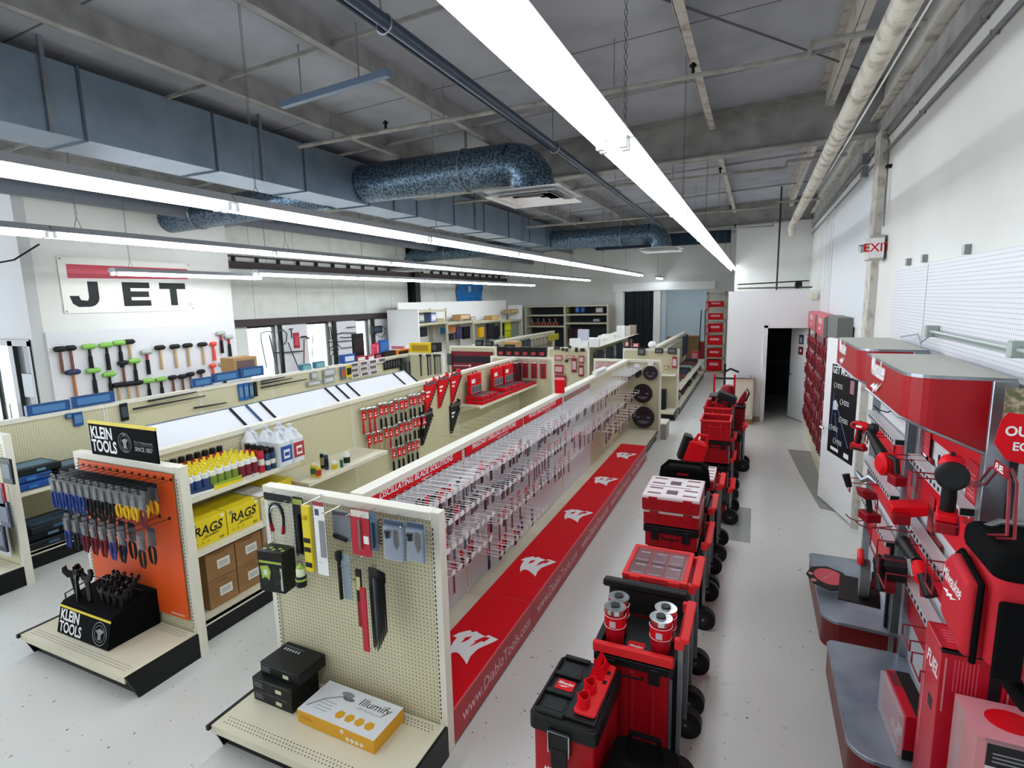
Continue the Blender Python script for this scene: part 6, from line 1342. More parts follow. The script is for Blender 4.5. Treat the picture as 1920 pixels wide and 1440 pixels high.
# --- hammers on the left wall board
def wh(kind, hc, grip, head, wd=.12, L=.34):
    def fn():
        t = T('hammer', '', 'hammer'); MB().tube([(.03, 0, -.01), (.03, .0, -L)], [.018, .02], flat(hc), 8).build('handle', t, smooth=True)
        if grip: MB().tube([(.03, 0, -L*.35), (.03, 0, -L*1.0)], [.026, .03], flat(grip), 8).build('grip', t, smooth=True)
        m = MB(); m.tube([(.04, -wd*.58, -.0), (.04, -wd*.35, .004), (.04, wd*.35, .004), (.04, wd*.56, -.0)], [.03, .04, .04, .022], flat(head), 10); m.build('head', t, smooth=True); return t
    return Proto(fn)
HW1, HW2, HW3, HW4, HW5, HW6 = wh('w', '7A4A3A', None, '24262A', .12), wh('g', '1C2622', '1A2020', '8CC65A', .16, .38), wh('k', 'C8A878', None, '1C1E20', .14, .36), wh('r', 'B02030', '1C1C1E', 'B8C0B8', .15, .36), wh('o', 'F0503A', 'F0503A', 'F0503A', .1, .3), wh('b', 'B86A3A', None, '20305A', .16, .42)
wl = [(110, 655, HW1, 'brown handled'), (130, 653, HW1, 'brown handled'), (165, 650, HW2, 'green headed'), (197, 647, HW2, 'green headed'), (222, 643, HW2, 'green headed'), (240, 641, HW3, 'black headed wooden'), (273, 660, HW4, 'red and black'), (298, 652, HW3, 'black headed wooden'), (326, 650, HW3, 'black headed wooden'), (350, 648, HW3, 'black headed wooden'), (378, 646, HW3, 'black headed wooden'), (398, 645, HW5, 'fluorescent orange'), (412, 625, HW4, 'red and black'), (427, 632, HW4, 'red and black')]
for i, (px, py, P, kd) in enumerate(wl): p = onX(px, py, -8.96); P((-8.968, p.y, p.z), 0, '%s hammer, %s from the left in the upper row on white board' % (kd, od(i)), kd + ' hammers')
w2 = [(135, 698, HW6, 'blue headed'), (173, 695, HW2, 'green headed'), (203, 702, HW2, 'green headed'), (228, 681, HW1, 'small brown'), (250, 677, HW2, 'green headed'), (220, 722, HW3, 'black headed wooden'), (238, 720, HW3, 'black headed wooden'), (255, 718, HW3, 'black headed wooden'), (276, 714, HW2, 'green headed'), (300, 711, HW2, 'green headed'), (322, 708, HW1, 'speckled'), (340, 706, HW1, 'speckled'), (355, 702, HW1, 'speckled'), (375, 697, HW1, 'broad brown'), (397, 686, HW5, 'fluorescent orange'), (417, 682, HW4, 'red and black')]
for i, (px, py, P, kd) in enumerate(w2): p = onX(px, py, -8.96); P((-8.968, p.y, p.z), 0, '%s hammer, %s from the left in the lower row on white board' % (kd, od(i)), kd + ' hammers')
# --- blue packs on the top of the blue gondola
for i, (a, b, c, d) in enumerate(((52, 135, 780, 764), (136, 218, 764, 748), (363, 400, 723, 714), (402, 450, 714, 704), (452, 496, 706, 694))):
    xbox('long blue band of saw blade packs, %s along the rail top' % od(i), a, d-3, b, c+ (2 if i < 2 else 4), -7.53, .05, '1C4E86', '4A80B4', 'blade_pack_row', 'package', 'blue bands on the rail')
t = xbox('brown carton with picture label on the rail of the blue gondola', 440, 672, 484, 700, -7.6, .3, 'B8905C', '6E5A58')
for i, (a, b, c, d, col) in enumerate(((125, 136, 776, 786, '26487A'), (140, 158, 774, 800, '1C5490'))): xbox('small blue carded pack, %s of two on the blue gondola board' % ['left', 'right'][i], a, c, b, d, -7.47, .02, col, '5C86B8', 'carded_pack', 'packaged tool')
for i, (a, b, c, d, col) in enumerate(((450, 458, 720, 752, '1E66B0'), (460, 468, 718, 750, '1E66B0'), (470, 477, 717, 748, '3A5C7A'), (478, 484, 716, 744, '1C2420'))): xbox('narrow carded pack, %s of four left of the long bars' % od(i), a, c, b, d, -7.47, .02, col, '6C90B4' if i < 3 else '2E3A34', 'carded_pack', 'packaged tool')
xbox('black hanging saw set beside the nearer board seam', 229, 757, 243, 790, -7.47, .02, '1E2430', '3A4454', 'saw_set', 'tool')
def lbar(label, a, b, r=.011):
    p, q = onX(*a, -7.46), onX(*b, -7.46); tag(MB().tube([p, q], [r*1.4, r*.8], flat('23262A'), 6).tube([p.lerp(q, .45), p.lerp(q, .45)-Vector((.04, 0, .0))], .006, DARKM, 5).build('clamp_bar'), label, 'bar')
for i, (a, b) in enumerate((((278, 752), (368, 735)), ((250, 767), (385, 742)), ((364, 765), (425, 755)), ((490, 715), (534, 707)), ((490, 720), (548, 709)), ((490, 727), (575, 711)))):
    lbar('long thin black bar, %s from the left on the cream pegboard' % od(i), a, b)
for i, (a, b, c, d) in enumerate(((585, 597, 699, 712), (608, 630, 693, 707), (608, 628, 708, 720), (577, 604, 717, 725))): xbox('grey clear-packed metal part, %s of four on the board' % od(i), a, c, b, d, -7.46, .03, '9C9FA0', 'C9CCCC', 'metal_part_pack', 'packaged tool')
for i, (a, b, c, d) in enumerate(((567, 585, 684, 697), (592, 610, 679, 692))): xbox('teal package standing on the cream rail, %s of two' % ['left', 'right'][i], a, c, b, d, -7.53, .08, '3E7A8E', '7CB0B8')
# shelf cases
def case(label, x, y, z, w_, l, h, c, c2, rz=0):
    t = T('saw_case', label, 'tool case', (x, y, z), rz); MB().bx(-w_/2, w_/2, 0, l, 0, h, flat(c)).build('case', t, bev=.008); MB().bx(w_/2, w_/2+.012, l*.4, l*.6, h*.3, h*.7, flat(c2)).build('latch', t); MB().bx(-w_*.3, w_*.3, l*.1, l*.9, h, h+.004, flat(c2)).build('lid_print', t)
for i, (dy, z, c, c2) in enumerate(((0, 0, '1450A0', '2E7CC8'), (.0, .075, '1A4C90', '3A80C0'), (.42, 0, '28384C', '6C8CA4'), (.45, .075, '303A44', '5C748C'), (.1, .15, '1E2830', '5C86A0'), (.86, 0, '1C4878', '4C7CA4'), (.84, .075, '2A3A4A', '7090A8'))): case('blue and grey saw case, %s in the pile on the left shelf' % od(i), -7.2-.04*(i % 3), 2.8+dy, .862+z, .4, .4, .07, c, c2, .05*(i % 3-1))
for i, (dy, z) in enumerate(((0, 0), (.02, .08), (.05, .16), (.55, 0), (.6, .08), (1.1, 0))): case('dark socket set case, %s in the pile on the left bottom deck' % od(i), -7.2-.05*(i % 2), 2.85+dy, .202+z, .42, .5, .075, ['242C34', '1E2830', '2C3640'][i % 3], '6C8AA8' if i % 2 else '3C5C80', .04*(i % 3-1))
# left edge display goods
for i, (px, py, c) in enumerate(((4, 905, 'A01830'), (14, 940, '1C2E50'), (6, 985, '24304A'), (18, 860, '28323C'))): ybox('hanging pack on the left edge display, %s of four' % od(i), px-12, py, px+6, py+45, 2.55, .02, c, '5A6478', 'hanging_pack', 'packaged tool')
one('clear_curtain', MB().bx(-7.6, -6.75, 2.62, 2.63, .3, .85, flat('C8CCD4')), 'pale plastic sheet low on the left edge display', 'sheet')
# window wall tool boards

for i, (a, b) in enumerate(((9.18, 9.93), (10.95, 11.7), (12.5, 13.3))): one('tool_board', MB().bx(-9.84, -9.82, a, b, .9, 2.3, WPEGX), 'white tool board between windows, %s from the left' % od(i), 'pegboard')
BL = flat('2E3236')
def wt(label, pts, r=.014, c='2E3236', name='hanging_tool'):
    P = [onX(px, py, -9.76) for px, py in pts]; tag(MB().tube(P, r, flat(c), 6).build(name, smooth=True), label, 'tool')
wt('tall looped hose hook over the first window', [(500, 690), (490, 640), (489, 625), (500, 621), (512, 623), (515, 640)], .014, '5A6A6C')
wt('long curved pipe bender on the first tool board', [(505, 628), (512, 660), (522, 700)], .018, '4A585C'); wt('vertical grey bar tool on the first tool board', [(523, 638), (527, 680)], .022, '4E5A5E')
wt('hooked chain wrench on the first tool board', [(524, 620), (530, 618), (538, 625), (537, 640), (533, 646)], .016, '586466'); wt('slanting long grey bar on the first tool board', [(540, 642), (562, 695)], .014, '4A5458')
wt('horizontal black bar across the first tool board', [(512, 662), (545, 660), (568, 658)], .014, '2A2E30'); wt('dark T shaped hammer on the first tool board', [(542, 617), (550, 616), (546, 618), (547, 634)], .014, '3A3E42')
wt('large pick hammer with red handle on the first tool board', [(565, 632), (572, 631), (580, 635)], .02, '3A3E42'); wt('red pick handle on the first tool board', [(570, 636), (570, 682)], .014, '7A2A30'); wt('thin rod leaning over the second window', [(587, 624), (585, 672)], .01, '4A4A4C')
xbox('red hanging card on the first tool board', 553, 624, 563, 653, -9.79, .02, 'A81C30', 'C84858', 'red_card', 'packaged tool')
for i in range(3): wt('black vertical bar, %s in the left group of the second tool board' % od(i), [(616+i*4, 612+i), (619+i*4, 637)], .014, '1E2226')
for i, pts in enumerate((((650, 614), (666, 613)), ((632, 627), (642, 624), (668, 624)), ((638, 632), (648, 633), (668, 631)), ((614, 642), (664, 638)), ((616, 653), (622, 652), (626, 646), (634, 646), (640, 653), (664, 650)), ((620, 657), (635, 655)), ((622, 684), (621, 668), (628, 660)), ((630, 684), (628, 676), (632, 672), (640, 671)))): wt('thin black bent bar, %s from the top on the second tool board' % od(i), pts, .012, '22272A')
xbox('black poster with white lettering standing on the tool boxes', 663, 626, 684, 670, -7.7, .02, '181A1E', '3A2A30', 'black_poster', 'poster')
xbox('black charger box on the third tool board', 700, 612, 717, 625, -9.74, .06, '1C2A38', '3A4A5A', 'charger'); wt('looped black cable under the charger box', [(716, 612), (722, 616), (722, 625), (716, 633), (706, 628), (702, 622)], .008, '22282C', 'cable')
# small white tool boxes on the near far gondola
k = 0
for r_ in range(3):
    for c_ in range(3 if r_ else 4):
        x0 = 658+c_*17+ (2 if r_ == 2 else 0); y0 = 681+r_*10-c_*3; xbox('small white tool box, %s in %s row of the box wall' % (od(c_), od(r_)), x0, y0, x0+15, y0+9, -7.45, .04, 'E6E4E4', '6A5E5E', 'small_tool_box', 'box', 'small white tool boxes')
xbox('blue and orange card at the left end of the white box wall', 641, 688, 649, 712, -7.45, .02, '54688A', 'B0523C', 'carded_pack', 'packaged tool'); xbox('yellow and black card beside the white box wall', 650, 686, 660, 708, -7.45, .02, 'E0CC30', '2A2A20', 'carded_pack', 'packaged tool')
for i in range(6): xbox('dark carded tool, %s in the row right of the white boxes' % od(i), 722+i*5, 677-i, 726+i*5, 694-i, -7.45, .03, '2E2A34', '4E4854', 'carded_pack', 'packaged tool', 'dark carded tools')
for i in range(4): xbox('tall dark hanging bar tool, %s near the far end of the box wall' % od(i), 753+i*7, 671-i, 757+i*7, 712-i, -7.45, .03, ['22242A', '50585C', '7C827E', '2A2C2C'][i], '3C4248', 'hanging_tool', 'tool')
for i, (a, c, b, d, col, pr, nm) in enumerate(((645, 666, 667, 682, '1C52A0', 'D8E0EC', 'blue and white box'), (670, 669, 687, 679, 'A03040', 'E0D8D8', 'first red and white box'), (690, 667, 703, 677, 'A03040', 'E0D8D8', 'second red and white box'), (704, 664, 716, 674, '2C2428', 'A84858', 'black and pink box'), (719, 660, 742, 671, '241C1C', '4A342C', 'long black tool box'), (745, 657, 768, 668, 'E08020', '2C2220', 'orange tool box'))):
    xbox('%s on top of the white box wall' % nm, a, c, b, d, -7.53, .12, col, pr)
xbox('pink card behind the rail of the box wall', 700, 646, 706, 668, -7.56, .05, 'F05C80', 'D83058'); xbox('red card behind the rail of the box wall', 707, 642, 711, 667, -7.56, .05, 'E02C50', 'F07C90'); xbox('tall blue boxes behind the rail of the box wall', 713, 638, 730, 663, -7.56, .05, '1E56A4', '3A70B8')
ybox('long yellow and black tool box on the rail end', 768, 643, 808, 661, 10.74, .2, 'E8C820', 'B08C20'); ybox('black tool box right of the long yellow box', 809, 643, 820, 660, 10.76, .2, '1C1E22', '4A4C50'); ybox('pink lettered white box behind the box wall', 731, 647, 762, 656, 11.3, .2, 'F0E8E8', 'C86878')
for i, px in enumerate((788, 801, 806, 814, 819, 824)):
    p, q = onY(px, 666, 10.7), onY(px+2, 705-i, 10.7); tag(MB().tube([p, q], .014, flat(['3A3E40', '2E3234', '5A6064', '34383A', '8A9094', '6A7074'][i]), 6).bx(p.x-.03, p.x+.03, p.y-.01, p.y+.01, p.z-.03, p.z+.02, flat('34383A')).build('long_wrench'), 'long steel wrench, %s from the left on the cream end panel' % od(i), 'wrench')
# --- left wall racks
t = T('rack_side_panel', 'big white side panel at the near end of the wall racks', 'panel', (0, 0, 0)); MB().bx(-9.6, -8.55, 12.78, 12.82, 0, 2.54, WHITE).build('panel', t); MB().bx(-9.6, -8.55, 12.76, 12.84, 2.54, 2.56, CREAMW).build('cap', t)
RK_ = mat('rack_beige', 'B9B39C', .5)
def rack(label, x0, x1, y0, y1, zs, h, back=True, bk='E4E4E6', grp='wall racks'):
    t = T('shelf_rack', label, 'rack', ((x0+x1)/2, (y0+y1)/2, 0), 0, grp); a, b = (x1-x0)/2, (y1-y0)/2
    for u in (-1, 1):
        for v in (-1, 1): MB().bx(*sorted((u*a, u*(a-.04))), *sorted((v*b, v*(b-.04))), 0, h, RK_).build('post', t)
    for z in zs: m = MB(); m.bx(-a+.001, a+.006, -b+.001, b-.001, z-.06, z, RK_); m.bx(-a+.03, a-.02, -b+.03, b-.03, z, z+.004, flat('D9CFA8')); m.build('shelf_board', t)
    return t
rack('open rack nearest the white side panel with boxes on top', -9.2, -8.6, 12.84, 14.4, (.3, 2.15, 2.52), 2.56)
rack('middle wall rack with clothes hanging below its top shelf', -9.2, -8.6, 14.42, 16.1, (.3, 2.1), 2.12); rack('third wall rack with dark gear below its top shelf', -9.2, -8.6, 16.12, 18.3, (.3, 2.05), 2.07); rack('last wall rack with yellow vests', -9.2, -8.6, 18.32, 20.2, (.3, 1.98), 2.0)
one('rack_back_board', MB().bx(-9.3, -9.26, 12.85, 20.2, .3, 2.75, WHITE), 'long white backing board behind the wall racks', 'panel')
one('rack_end_board', MB().bx(-9.2, -8.6, 20.25, 20.3, 0, 2.55, WHITE), 'white end board between wall racks and back rack', 'panel')
for i, (a, c, b, d, col, pr, nm) in enumerate(((786, 588, 796, 604, '8A8C8E', 'C8C8C8', 'grey box at the left of the top shelf'), (797, 588, 808, 603, '2A3E68', '1E2C50', 'navy box on the top shelf'), (809, 586, 818, 603, 'A8B4E8', 'E4E8F8', 'pale violet box on the top shelf'), (819, 598, 832, 604, 'A08A60', 'C8B890', 'small tan box on the top shelf'), (863, 590, 882, 600, 'B08A5C', 'D8C0A0', 'brown carton on the middle rack'), (883, 592, 892, 599, 'A89C98', 'D0C8C4', 'grey wrapped bundle on the middle rack'), (922, 586, 936, 594, 'B89458', 'D8B878', 'tan carton on the third rack'), (958, 580, 972, 588, 'B09060', 'D0B890', 'open carton at the far end of the racks'))):
    xbox(nm, a, c, b, d, -8.75, .3, col, pr)
for i, (a, c, b, d, col, nm) in enumerate(((789, 614, 802, 632, '223034', 'dark boxed tool hanging in the near rack'), (830, 615, 837, 626, '1C5478', 'blue pack hanging in the near rack'), (842, 610, 855, 624, 'A86A3A', 'orange brown gloves in the middle rack'), (843, 626, 852, 638, '2A2A34', 'dark gloves in the middle rack'), (857, 613, 867, 636, '3A3458', 'violet grey jacket in the middle rack'), (870, 613, 882, 636, '12161E', 'black jacket in the middle rack'), (899, 614, 908, 633, 'E0A818', 'yellow suit pack in the third rack'), (916, 608, 928, 636, '3A3642', 'dark trousers in the third rack'), (929, 612, 936, 636, '2C303A', 'dark jacket in the third rack'), (949, 600, 958, 620, 'D8E020', 'neon yellow vest in the last rack, upper'), (950, 621, 958, 634, 'C8D428', 'neon yellow vest in the last rack, lower'), (940, 603, 946, 630, '2E2A30', 'black bag beside the neon vests'), (961, 601, 974, 630, '8C9484', 'grey packs at the far end of the racks'))):
    xbox(nm, a, c, b, d, -8.72, .08, col, None, 'hanging_goods', 'clothing')
# back rack
t = T('back_rack', 'large dark lined rack with beige frame against the back wall', 'rack', (0, 0, 0)); DKB = mat('dark_rack_back', '1E252C', .7)
MB().bx(-8.62, -5.2, 21.2, 21.24, 0, 2.5, DKB).build('back_board', t)
for x in (-8.62, -6.95, -5.22): MB().bx(x, x+.07, 20.6, 21.2, 0, 2.52, RK_).build('post', t)
for x0, x1, z in ((-8.55, -6.95, 2.5), (-6.88, -5.22, 2.5), (-8.55, -6.95, 2.14), (-6.88, -5.22, 2.16), (-8.55, -6.95, 1.7), (-6.88, -5.22, 1.82)): MB().bx(x0, x1, 20.6, 21.19, z-.06, z, RK_).build('shelf_board', t)
for i, (a, c, b, d, col, pr, nm) in enumerate(((1056, 577, 1066, 586, '6E8A3A', '8CA850', 'green box in the back rack'), (1079, 576, 1086, 586, '2260B0', '3A7AC8', 'left blue jug in the back rack'), (1089, 576, 1096, 586, '1C4C94', '3A6AB0', 'right blue jug in the back rack'), (1117, 577, 1130, 586, 'B8A8B8', 'D8CCD8', 'pale packs in the back rack'), (1112, 598, 1124, 603, '8A90A0', 'A8ACB8', 'small grey packs on the middle back shelf'))): ybox(nm, a, c, b, d, 20.8, .25, col, pr)
for i in range(9): p = onY(1000+5.5*i, 609, 20.75); tag(MB().tube([p, p+Vector((.1 if i % 2 else -.08, 0, .25))], .015, flat('9A4A40' if i % 2 else 'A8A8A8'), 5).bx(p.x-.04, p.x+.05, p.y-.02, p.y+.1, p.z-.02, p.z+.1, flat('8A3A34')).build('clamp_tool'), 'red and steel clamp, %s from the left on the back rack shelf' % od(i), 'tool', 'clamps on the back rack')
for i in range(4): ybox('dark red garment hanging in the back rack, %s from the left' % od(i), 1066+9*i, 615+2*(i % 2), 1073+9*i, 640, 20.7, .1, ['4A1824', '2A1C28', '6A2030', '22242C'][i], None, 'garment', 'clothing')
# blue tarp
vs = []; fs = []; n = 12
for i in range(n+1):
    for j in range(9): vs.append((-9.83+.03*math.sin(i*1.7+j)+.02*math.sin(j*2.1), 17.25+.165*i+.02*math.sin(j), 2.56+.105*j+(.02*math.sin(i) if j == 0 else 0)))
for i in range(n):
    for j in range(8): k = i*9+j; fs.append((k, k+9, k+10, k+1))
t = T('blue_tarp', 'wrinkled bright blue plastic sheet pinned to the left wall', 'tarp', (0, 0, 0)); MB().add(vs, fs, mat('tarp_blue', '1478C8', .3)).build('sheet', t, smooth=True); MB().bx(-9.81, -9.8, 18.05, 18.25, 3.1, 3.3, flat('C8D8E4')).build('white_label', t)
# --- second rank of gondolas
G6 = gondola('gondola of safety gear running to the back rack', -7.1, 13.2, 5, .45, .45); G6.location.x = -7.08
G5 = gondola('white-topped gondola behind the black knobs panel', -3.92, 12.95, 4, .5, .5)
G4 = gondola('gondola of folded clothes with low shelves at the right', -2.2, 12.95, 5, .4, .65, shelves=[(1, k, .62, .62) for k in range(5)])
E4 = end_unit('cream end panel with a shelf and red packs, behind the round blades', -2.85, -1.56, 12.8)
MB().bx(-.3, .6, -.35, 0, .98, 1.0, CREAMW).build('shelf', E4)
E5 = end_unit('cream end panel with black knobs and red carded tools', -4.75, -3.68, 12.8, deck=0); E6 = end_unit('end display with the long dark red socket banner', -7.6, -6.2, 12.8, deck=0)
E7 = end_unit('low cream shelf end with a brown carton', -6.15, -5.35, 12.9, deck=0, h=1.5)
m = MB(); m.bx(-7.52, -6.28, 12.74, 12.78, .75, 1.42, mat('banner_dark_red', '7A0E20', .4)); m.bx(-7.45, -6.3, 12.735, 12.74, 1.12, 1.3, flat('3E3A48')); m.tube([(-7.45, 12.73, 1.03), (-6.95, 12.73, 1.04)], .012, flat('E0C8CC'), 6); m.cyl((-6.95, 12.74, 1.04), (-6.95, 12.72, 1.04), .035, flat('E0C8CC'), 12)
for k in range(10): m.bx(-7.42+.05*k, -7.39+.05*k, 12.733, 12.739, .78, .94, flat('8A9098' if k % 2 else '2A2A30'))
m.prism([(-6.95, .78), (-6.3, .78), (-6.3, .9), (-6.5, .98)], 'xz', 12.735, 12.74, flat('A82038')); one('socket_banner', m, 'dark red banner showing a long socket set on the far end display', 'banner')
t = T('rolled_case', 'grey rolled fabric case behind the dark red socket banner', 'case', (-7.56, 12.7, 1.2)); MB().tube([(0, 0, -.15), (0, 0, .15)], .07, flat('4A5058'), 10).build('roll', t, smooth=True)
ybox('brown carton with black label on the far low shelf', 943, 641, 970, 666, 12.85, .3, 'B0884E', '2A2428')
for i, (a, c, b, d, nm) in enumerate(((891, 632, 904, 643, 'black framed item on the far red display'), (909, 636, 923, 645, 'small black box on the far red display'))): ybox(nm, a, c, b, d, 12.82, .1, '202224', '505256')
# knobs and cards on E5
for i, (px, py) in enumerate(((1041, 653), (1047, 653), (1055, 655), (1062, 656), (1068, 651), (1062, 677))): p = onY(px, py, 12.77); tag(MB().cyl(p, p+Vector((0, .03, 0)), .04, flat('1E2022'), 14).cyl(p-Vector((0, .006, 0)), p, .015, GREYM, 8).build('grinding_wheel'), 'round black disc, %s on the far cream end panel' % od(i), 'disc', 'black discs')
for i, (a, c, b, d, col) in enumerate(((1040, 666, 1054, 676, 'B04050'), (1062, 666, 1076, 672, 'B86070'), (1039, 684, 1056, 700, 'A01830'), (1072, 672, 1081, 698, '8A2434'), (1085, 667, 1095, 681, 'A02038'), (1085, 685, 1094, 706, '7A1A2C'), (1038, 703, 1061, 725, 'A81C34'), (1078, 652, 1083, 660, '1C1E22'), (1088, 653, 1096, 659, '1C1E22'))): ybox('carded tool with red print, %s on the far cream end panel' % od(i), a, c, b, d, 12.75, .02, col, 'D8B0B4' if i < 7 else '3A3C40', 'carded_tool', 'packaged tool')
# goods on E4
for i, (a, c, b, d, col, nm) in enumerate(((1172, 640, 1178, 650, 'C04050', 'small red card left on the far panel top'), (1187, 644, 1197, 651, 'C04050', 'wider red card on the far panel top'), (1260, 669, 1269, 690, 'A02034', 'red hanging pack on the far panel'), (1245, 686, 1253, 693, 'A8824A', 'small brown box on the far shelf'))): ybox(nm, a, c, b, d, 12.72, .06, col, 'E0C8C8')
for i, (a, c, b, d, nm) in enumerate(((1196, 652, 1209, 666, 'black clamp set hanging on the far panel'), (1228, 653, 1243, 662, 'grey trowel hanging on the far panel'), (1252, 653, 1268, 663, 'pair of dark knee pads on the far panel'))): ybox(nm, a, c, b, d, 12.74, .04, '2C2E32', '6A6C70', 'hanging_tool', 'tool')
t = T('black_case', 'black upright case on the far shelf deck', 'case', (-1.95, 12.6, .202)); MB().rbx(-.15, .15, -.12, .12, 0, .45, BLACK, .03).build('body', t, bev=.01); MB().bx(-.1, .1, -.126, -.12, .1, .35, flat('2A2E30')).build('panel', t)
tag(MB().lathe([(0, .0), (.07, .01), (.1, .06), (.09, .12), (.04, .16), (0, .165)], WPR, 16).build('white_hard_hat', smooth=True), 'white round cap on the gondola top left of the clothes', 'cap').location = (-2.2, 13.0, 1.562)
# white boxes on G5 top and stock
for i in range(11):
    rr = random.Random(i); one('white_box', MB().bx(-.16, .16, 0, .3, 0, .08+.08*rr.random(), flat(['F2F2F0', 'E8E6DE', 'F6F6F6'][i % 3])), 'white carton, %s along the top of the white-topped gondola' % od(i), 'box', (-3.92, 13.0+.42*i, 1.562), .1*(rr.random()-.5), 'white cartons on the gondola top')
one('white_shelf_top', MB().bx(-4.25, -3.5, 12.96, 18.1, 1.5605, 1.5615, CREAMW), 'wide cream top board of the white-topped gondola', 'board')
for i, (px, py, h, c) in enumerate(((1062, 640, .2, 'F0F0F2'), (1075, 640, .3, 'C0C4D0'), (1083, 641, .2, 'EDEDED'), (1150, 622, .35, 'EFEFEF'), (1160, 618, .3, 'D0C8C0'), (1168, 612, .3, 'B09888'))): p = onZ(px, py+6, 1.63); one('white_box', MB().bx(-.12, .12, -.1, .1, 0, h, flat(c)), 'pale upright package, %s on the far gondola tops' % od(i), 'box', [(-4.12, 13.1, 1.563), (-3.95, 13.25, 1.68), (-3.62, 13.1, 1.563), (-3.7, 16.4, 1.563), (-3.68, 17.1, 1.563), (-3.66, 17.8, 1.563)][i], 0)
def garment_fn(c, c2):
    def fn():
        t = T('hanging_garment', '', 'clothing'); m = MB(); vs = []; n = 8
        m.prism([(-.05, 0), (-.1, -.04), (-.09, -.3), (-.1, -.62), (.1, -.6), (.09, -.3), (.1, -.04), (.05, 0)], 'yz', -.03, .04, mat('garment_'+c, c, .85, noise=(14, c2, .42, .55))); m.build('cloth', t, bev=.01)
        MB().tube([(0, 0, 0), (0, 0, .05)], .004, GREYM, 5).build('hanger_hook', t); return t
    return Proto(fn)
GC = [garment_fn('6A6458', 'A89C88'), garment_fn('1C2436', '303C54'), garment_fn('4A5448', 'B0A898'), garment_fn('24282A', '4A4C4A')]
for i in range(22): GC[(0 if i < 3 else 2 if i < 9 else 0 if i < 16 else 1)]((-2.06, 13.1+.27*i, 1.5), .2*((i*7 % 5)/5-.4), 'hanging garment, %s from the near end of the right clothes rail' % od(i), 'garments on the right clothes rail')
for i in range(16): GC[[3, 1, 1, 2][i % 4]]((-3.65, 13.3+.28*i, 1.42), .25*((i*3 % 5)/5-.4), 'hanging garment, %s from the near end under the white-topped gondola' % od(i), 'garments under the white top')
for i in range(18): GC[[3, 3, 1, 0][i % 4] if i < 11 else 0]((-6.8, 13.5+.3*i, 1.5), .2*((i*3 % 5)/5-.4), 'hanging gear pack, %s from the near end of the safety gear gondola' % od(i), 'gear on the safety gondola')
for i in range(5): one('yellow_gloves', MB().prism([(-.08, 0), (.08, 0), (.1, -.2), (.02, -.24), (-.1, -.2)], 'yz', -.02, .03, flat('B8A838')), 'yellow glove pair, %s at the far end of the safety gear gondola' % od(i), 'gloves', (-6.7, 18.3+.2*i, 1.5), 0, 'yellow gloves')
for k in range(2):
    for i in range(12): c = ['2A3430', '3A4048', '28324A', '8A3038', '444C48', 'B0B4B8'][(i*5+k) % 6]; one('folded_clothes', MB().bx(-.2, .2, 0, .3, 0, .07, mat('fold_'+c, c, .85)).bx(-.19, .19, .01, .28, .07, .1, mat('fold_'+c, c, .85)), 'folded clothes pile, %s along %s right shelf' % (od(i), ['the upper', 'the bottom'][k]), 'clothing', (-1.86, 13.1+.48*i, .622 if k == 0 else .202), .06*(i % 3-1), 'folded clothes')
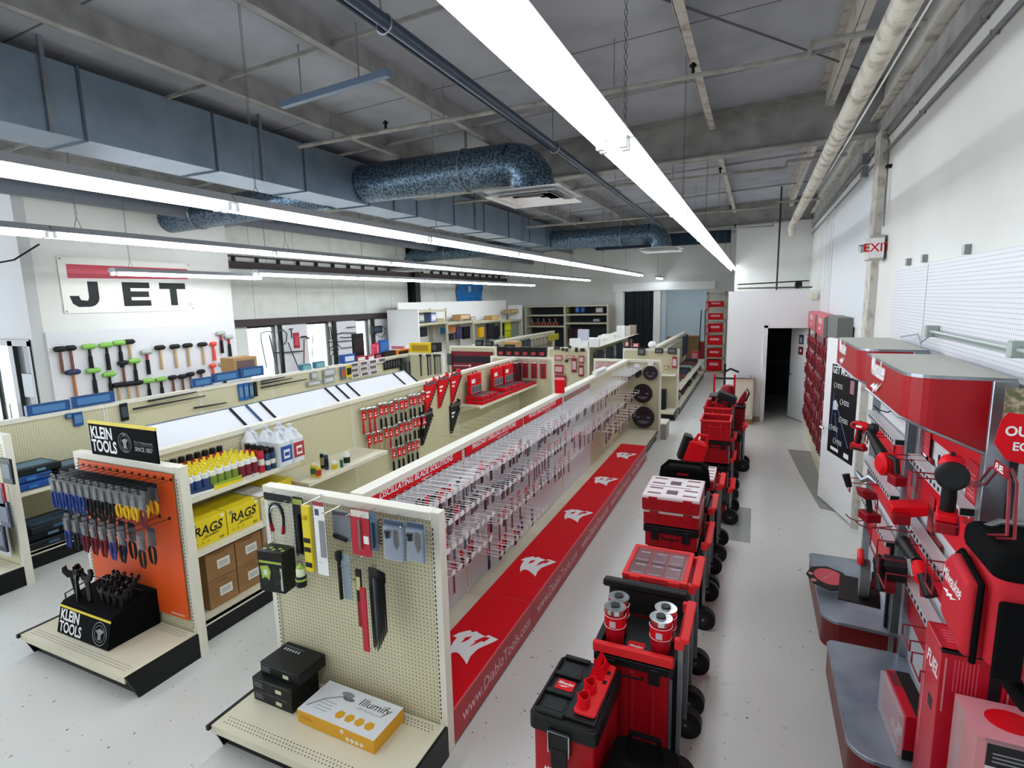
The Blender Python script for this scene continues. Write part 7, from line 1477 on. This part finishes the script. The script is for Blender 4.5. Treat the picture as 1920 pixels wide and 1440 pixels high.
# far right rack of red cases
t = T('shelf_rack', 'tall beige rack of red cases beside the back opening', 'rack', (-1.3, 20.95, 0)); 
for x in (-.3, .3):
    for y in (-.2, .2): MB().bx(x-.03, x+.03, y-.03, y+.03, 0, 2.9, RK_).build('post', t)
zs = (.05, .55, 1.0, 1.45, 1.9, 2.35, 2.85)
for z in zs: MB().bx(-.32, .32, -.23, .23, z-.05, z, RK_).build('shelf_board', t)
for i, z in enumerate(zs[:-1]):
    t = T('red_case', 'red tool case on %s shelf up of the tall back rack' % od(i), 'tool case', (-1.32, 20.93, z+.002), 0, 'red cases on the back rack'); h = [.4, .3, .32, .3, .22, .2][i]; MB().bx(-.24, .24, -.18, .2, 0, h, RED).build('case', t, bev=.01); MB().bx(-.15, .15, -.184, -.18, h*.5, h*.75, flat('F0B0B8')).build('print', t)
for i, (px, py) in enumerate(((1302, 660), (1328, 575), (1328, 620))): ybox('red bag hanging left of the tall back rack, %s' % ['lowest', 'upper', 'middle'][i], px-8 if i == 0 else px-5, py-10, px+6 if i == 0 else px, py+8, 20.6, .15, 'C83040', 'E08090', 'hanging_bag', 'bag')
one('floor_carton', MB().bx(-.4, .4, -.3, .3, 0, .4, CARD), 'brown carton on the floor before the tall back rack', 'box', (-2.2, 21.1, 0))
for i, (x, y, c, h) in enumerate(((-3.0, 23.5, 'A83040', .9), (-2.4, 23.8, '8A6A3A', 1.1), (-3.2, 24.5, '6A6A6C', 1.0), (-1.9, 24.6, 'B83444', .8), (-2.5, 25.2, '3A3C40', .7))): one('stock_box', MB().bx(-.3, .3, -.25, .25, 0, h, flat(c)).bx(-.28, .28, -.23, .23, h, h+.03, CARD), 'stock pile box in the far room, %s from the opening' % od(i), 'box', (x, y, 0))
t = T('leaning_frame', 'dark metal frame leaning in the far room', 'frame', (-1.9, 22.6, 0))
for x in (-.12, .12): MB().tube([(x, 0, 0), (x*.6, .2, 2.2)], .02, DARKM, 6).build('rail', t)
# pegboard card rows left side of the blade run's far end
one('card_wall', MB().bx(-2.88, -2.36, 10.484, 10.49, 1.2, 1.5, mat('card_wall_print', 'B07078', .5, noise=(70, 'E4D8D0', .45, .52))), 'dense pale red card row on the far blade panel, left half', 'package')

def by_label(l): return next(o for o in bpy.data.objects if o.get('label') == l)
o = by_label('pink lettered white box behind the box wall'); MB().bx(.05, .2, .02, .15, -o.location.z, 0, WHITE).build('stand', o)
by_label('grey wrapped bundle on the middle rack').location.z = 2.106; by_label('tan carton on the third rack').location.z = 2.056
for n_, l in enumerate(('black framed item on the far red display', 'small black box on the far red display')): by_label(l).location.z = 1.561
o = by_label('red bag hanging left of the tall back rack, lowest'); o.location.y = 20.9; o.location.z = .402; o['label'] = 'red bag sitting on the brown floor carton by the back rack'
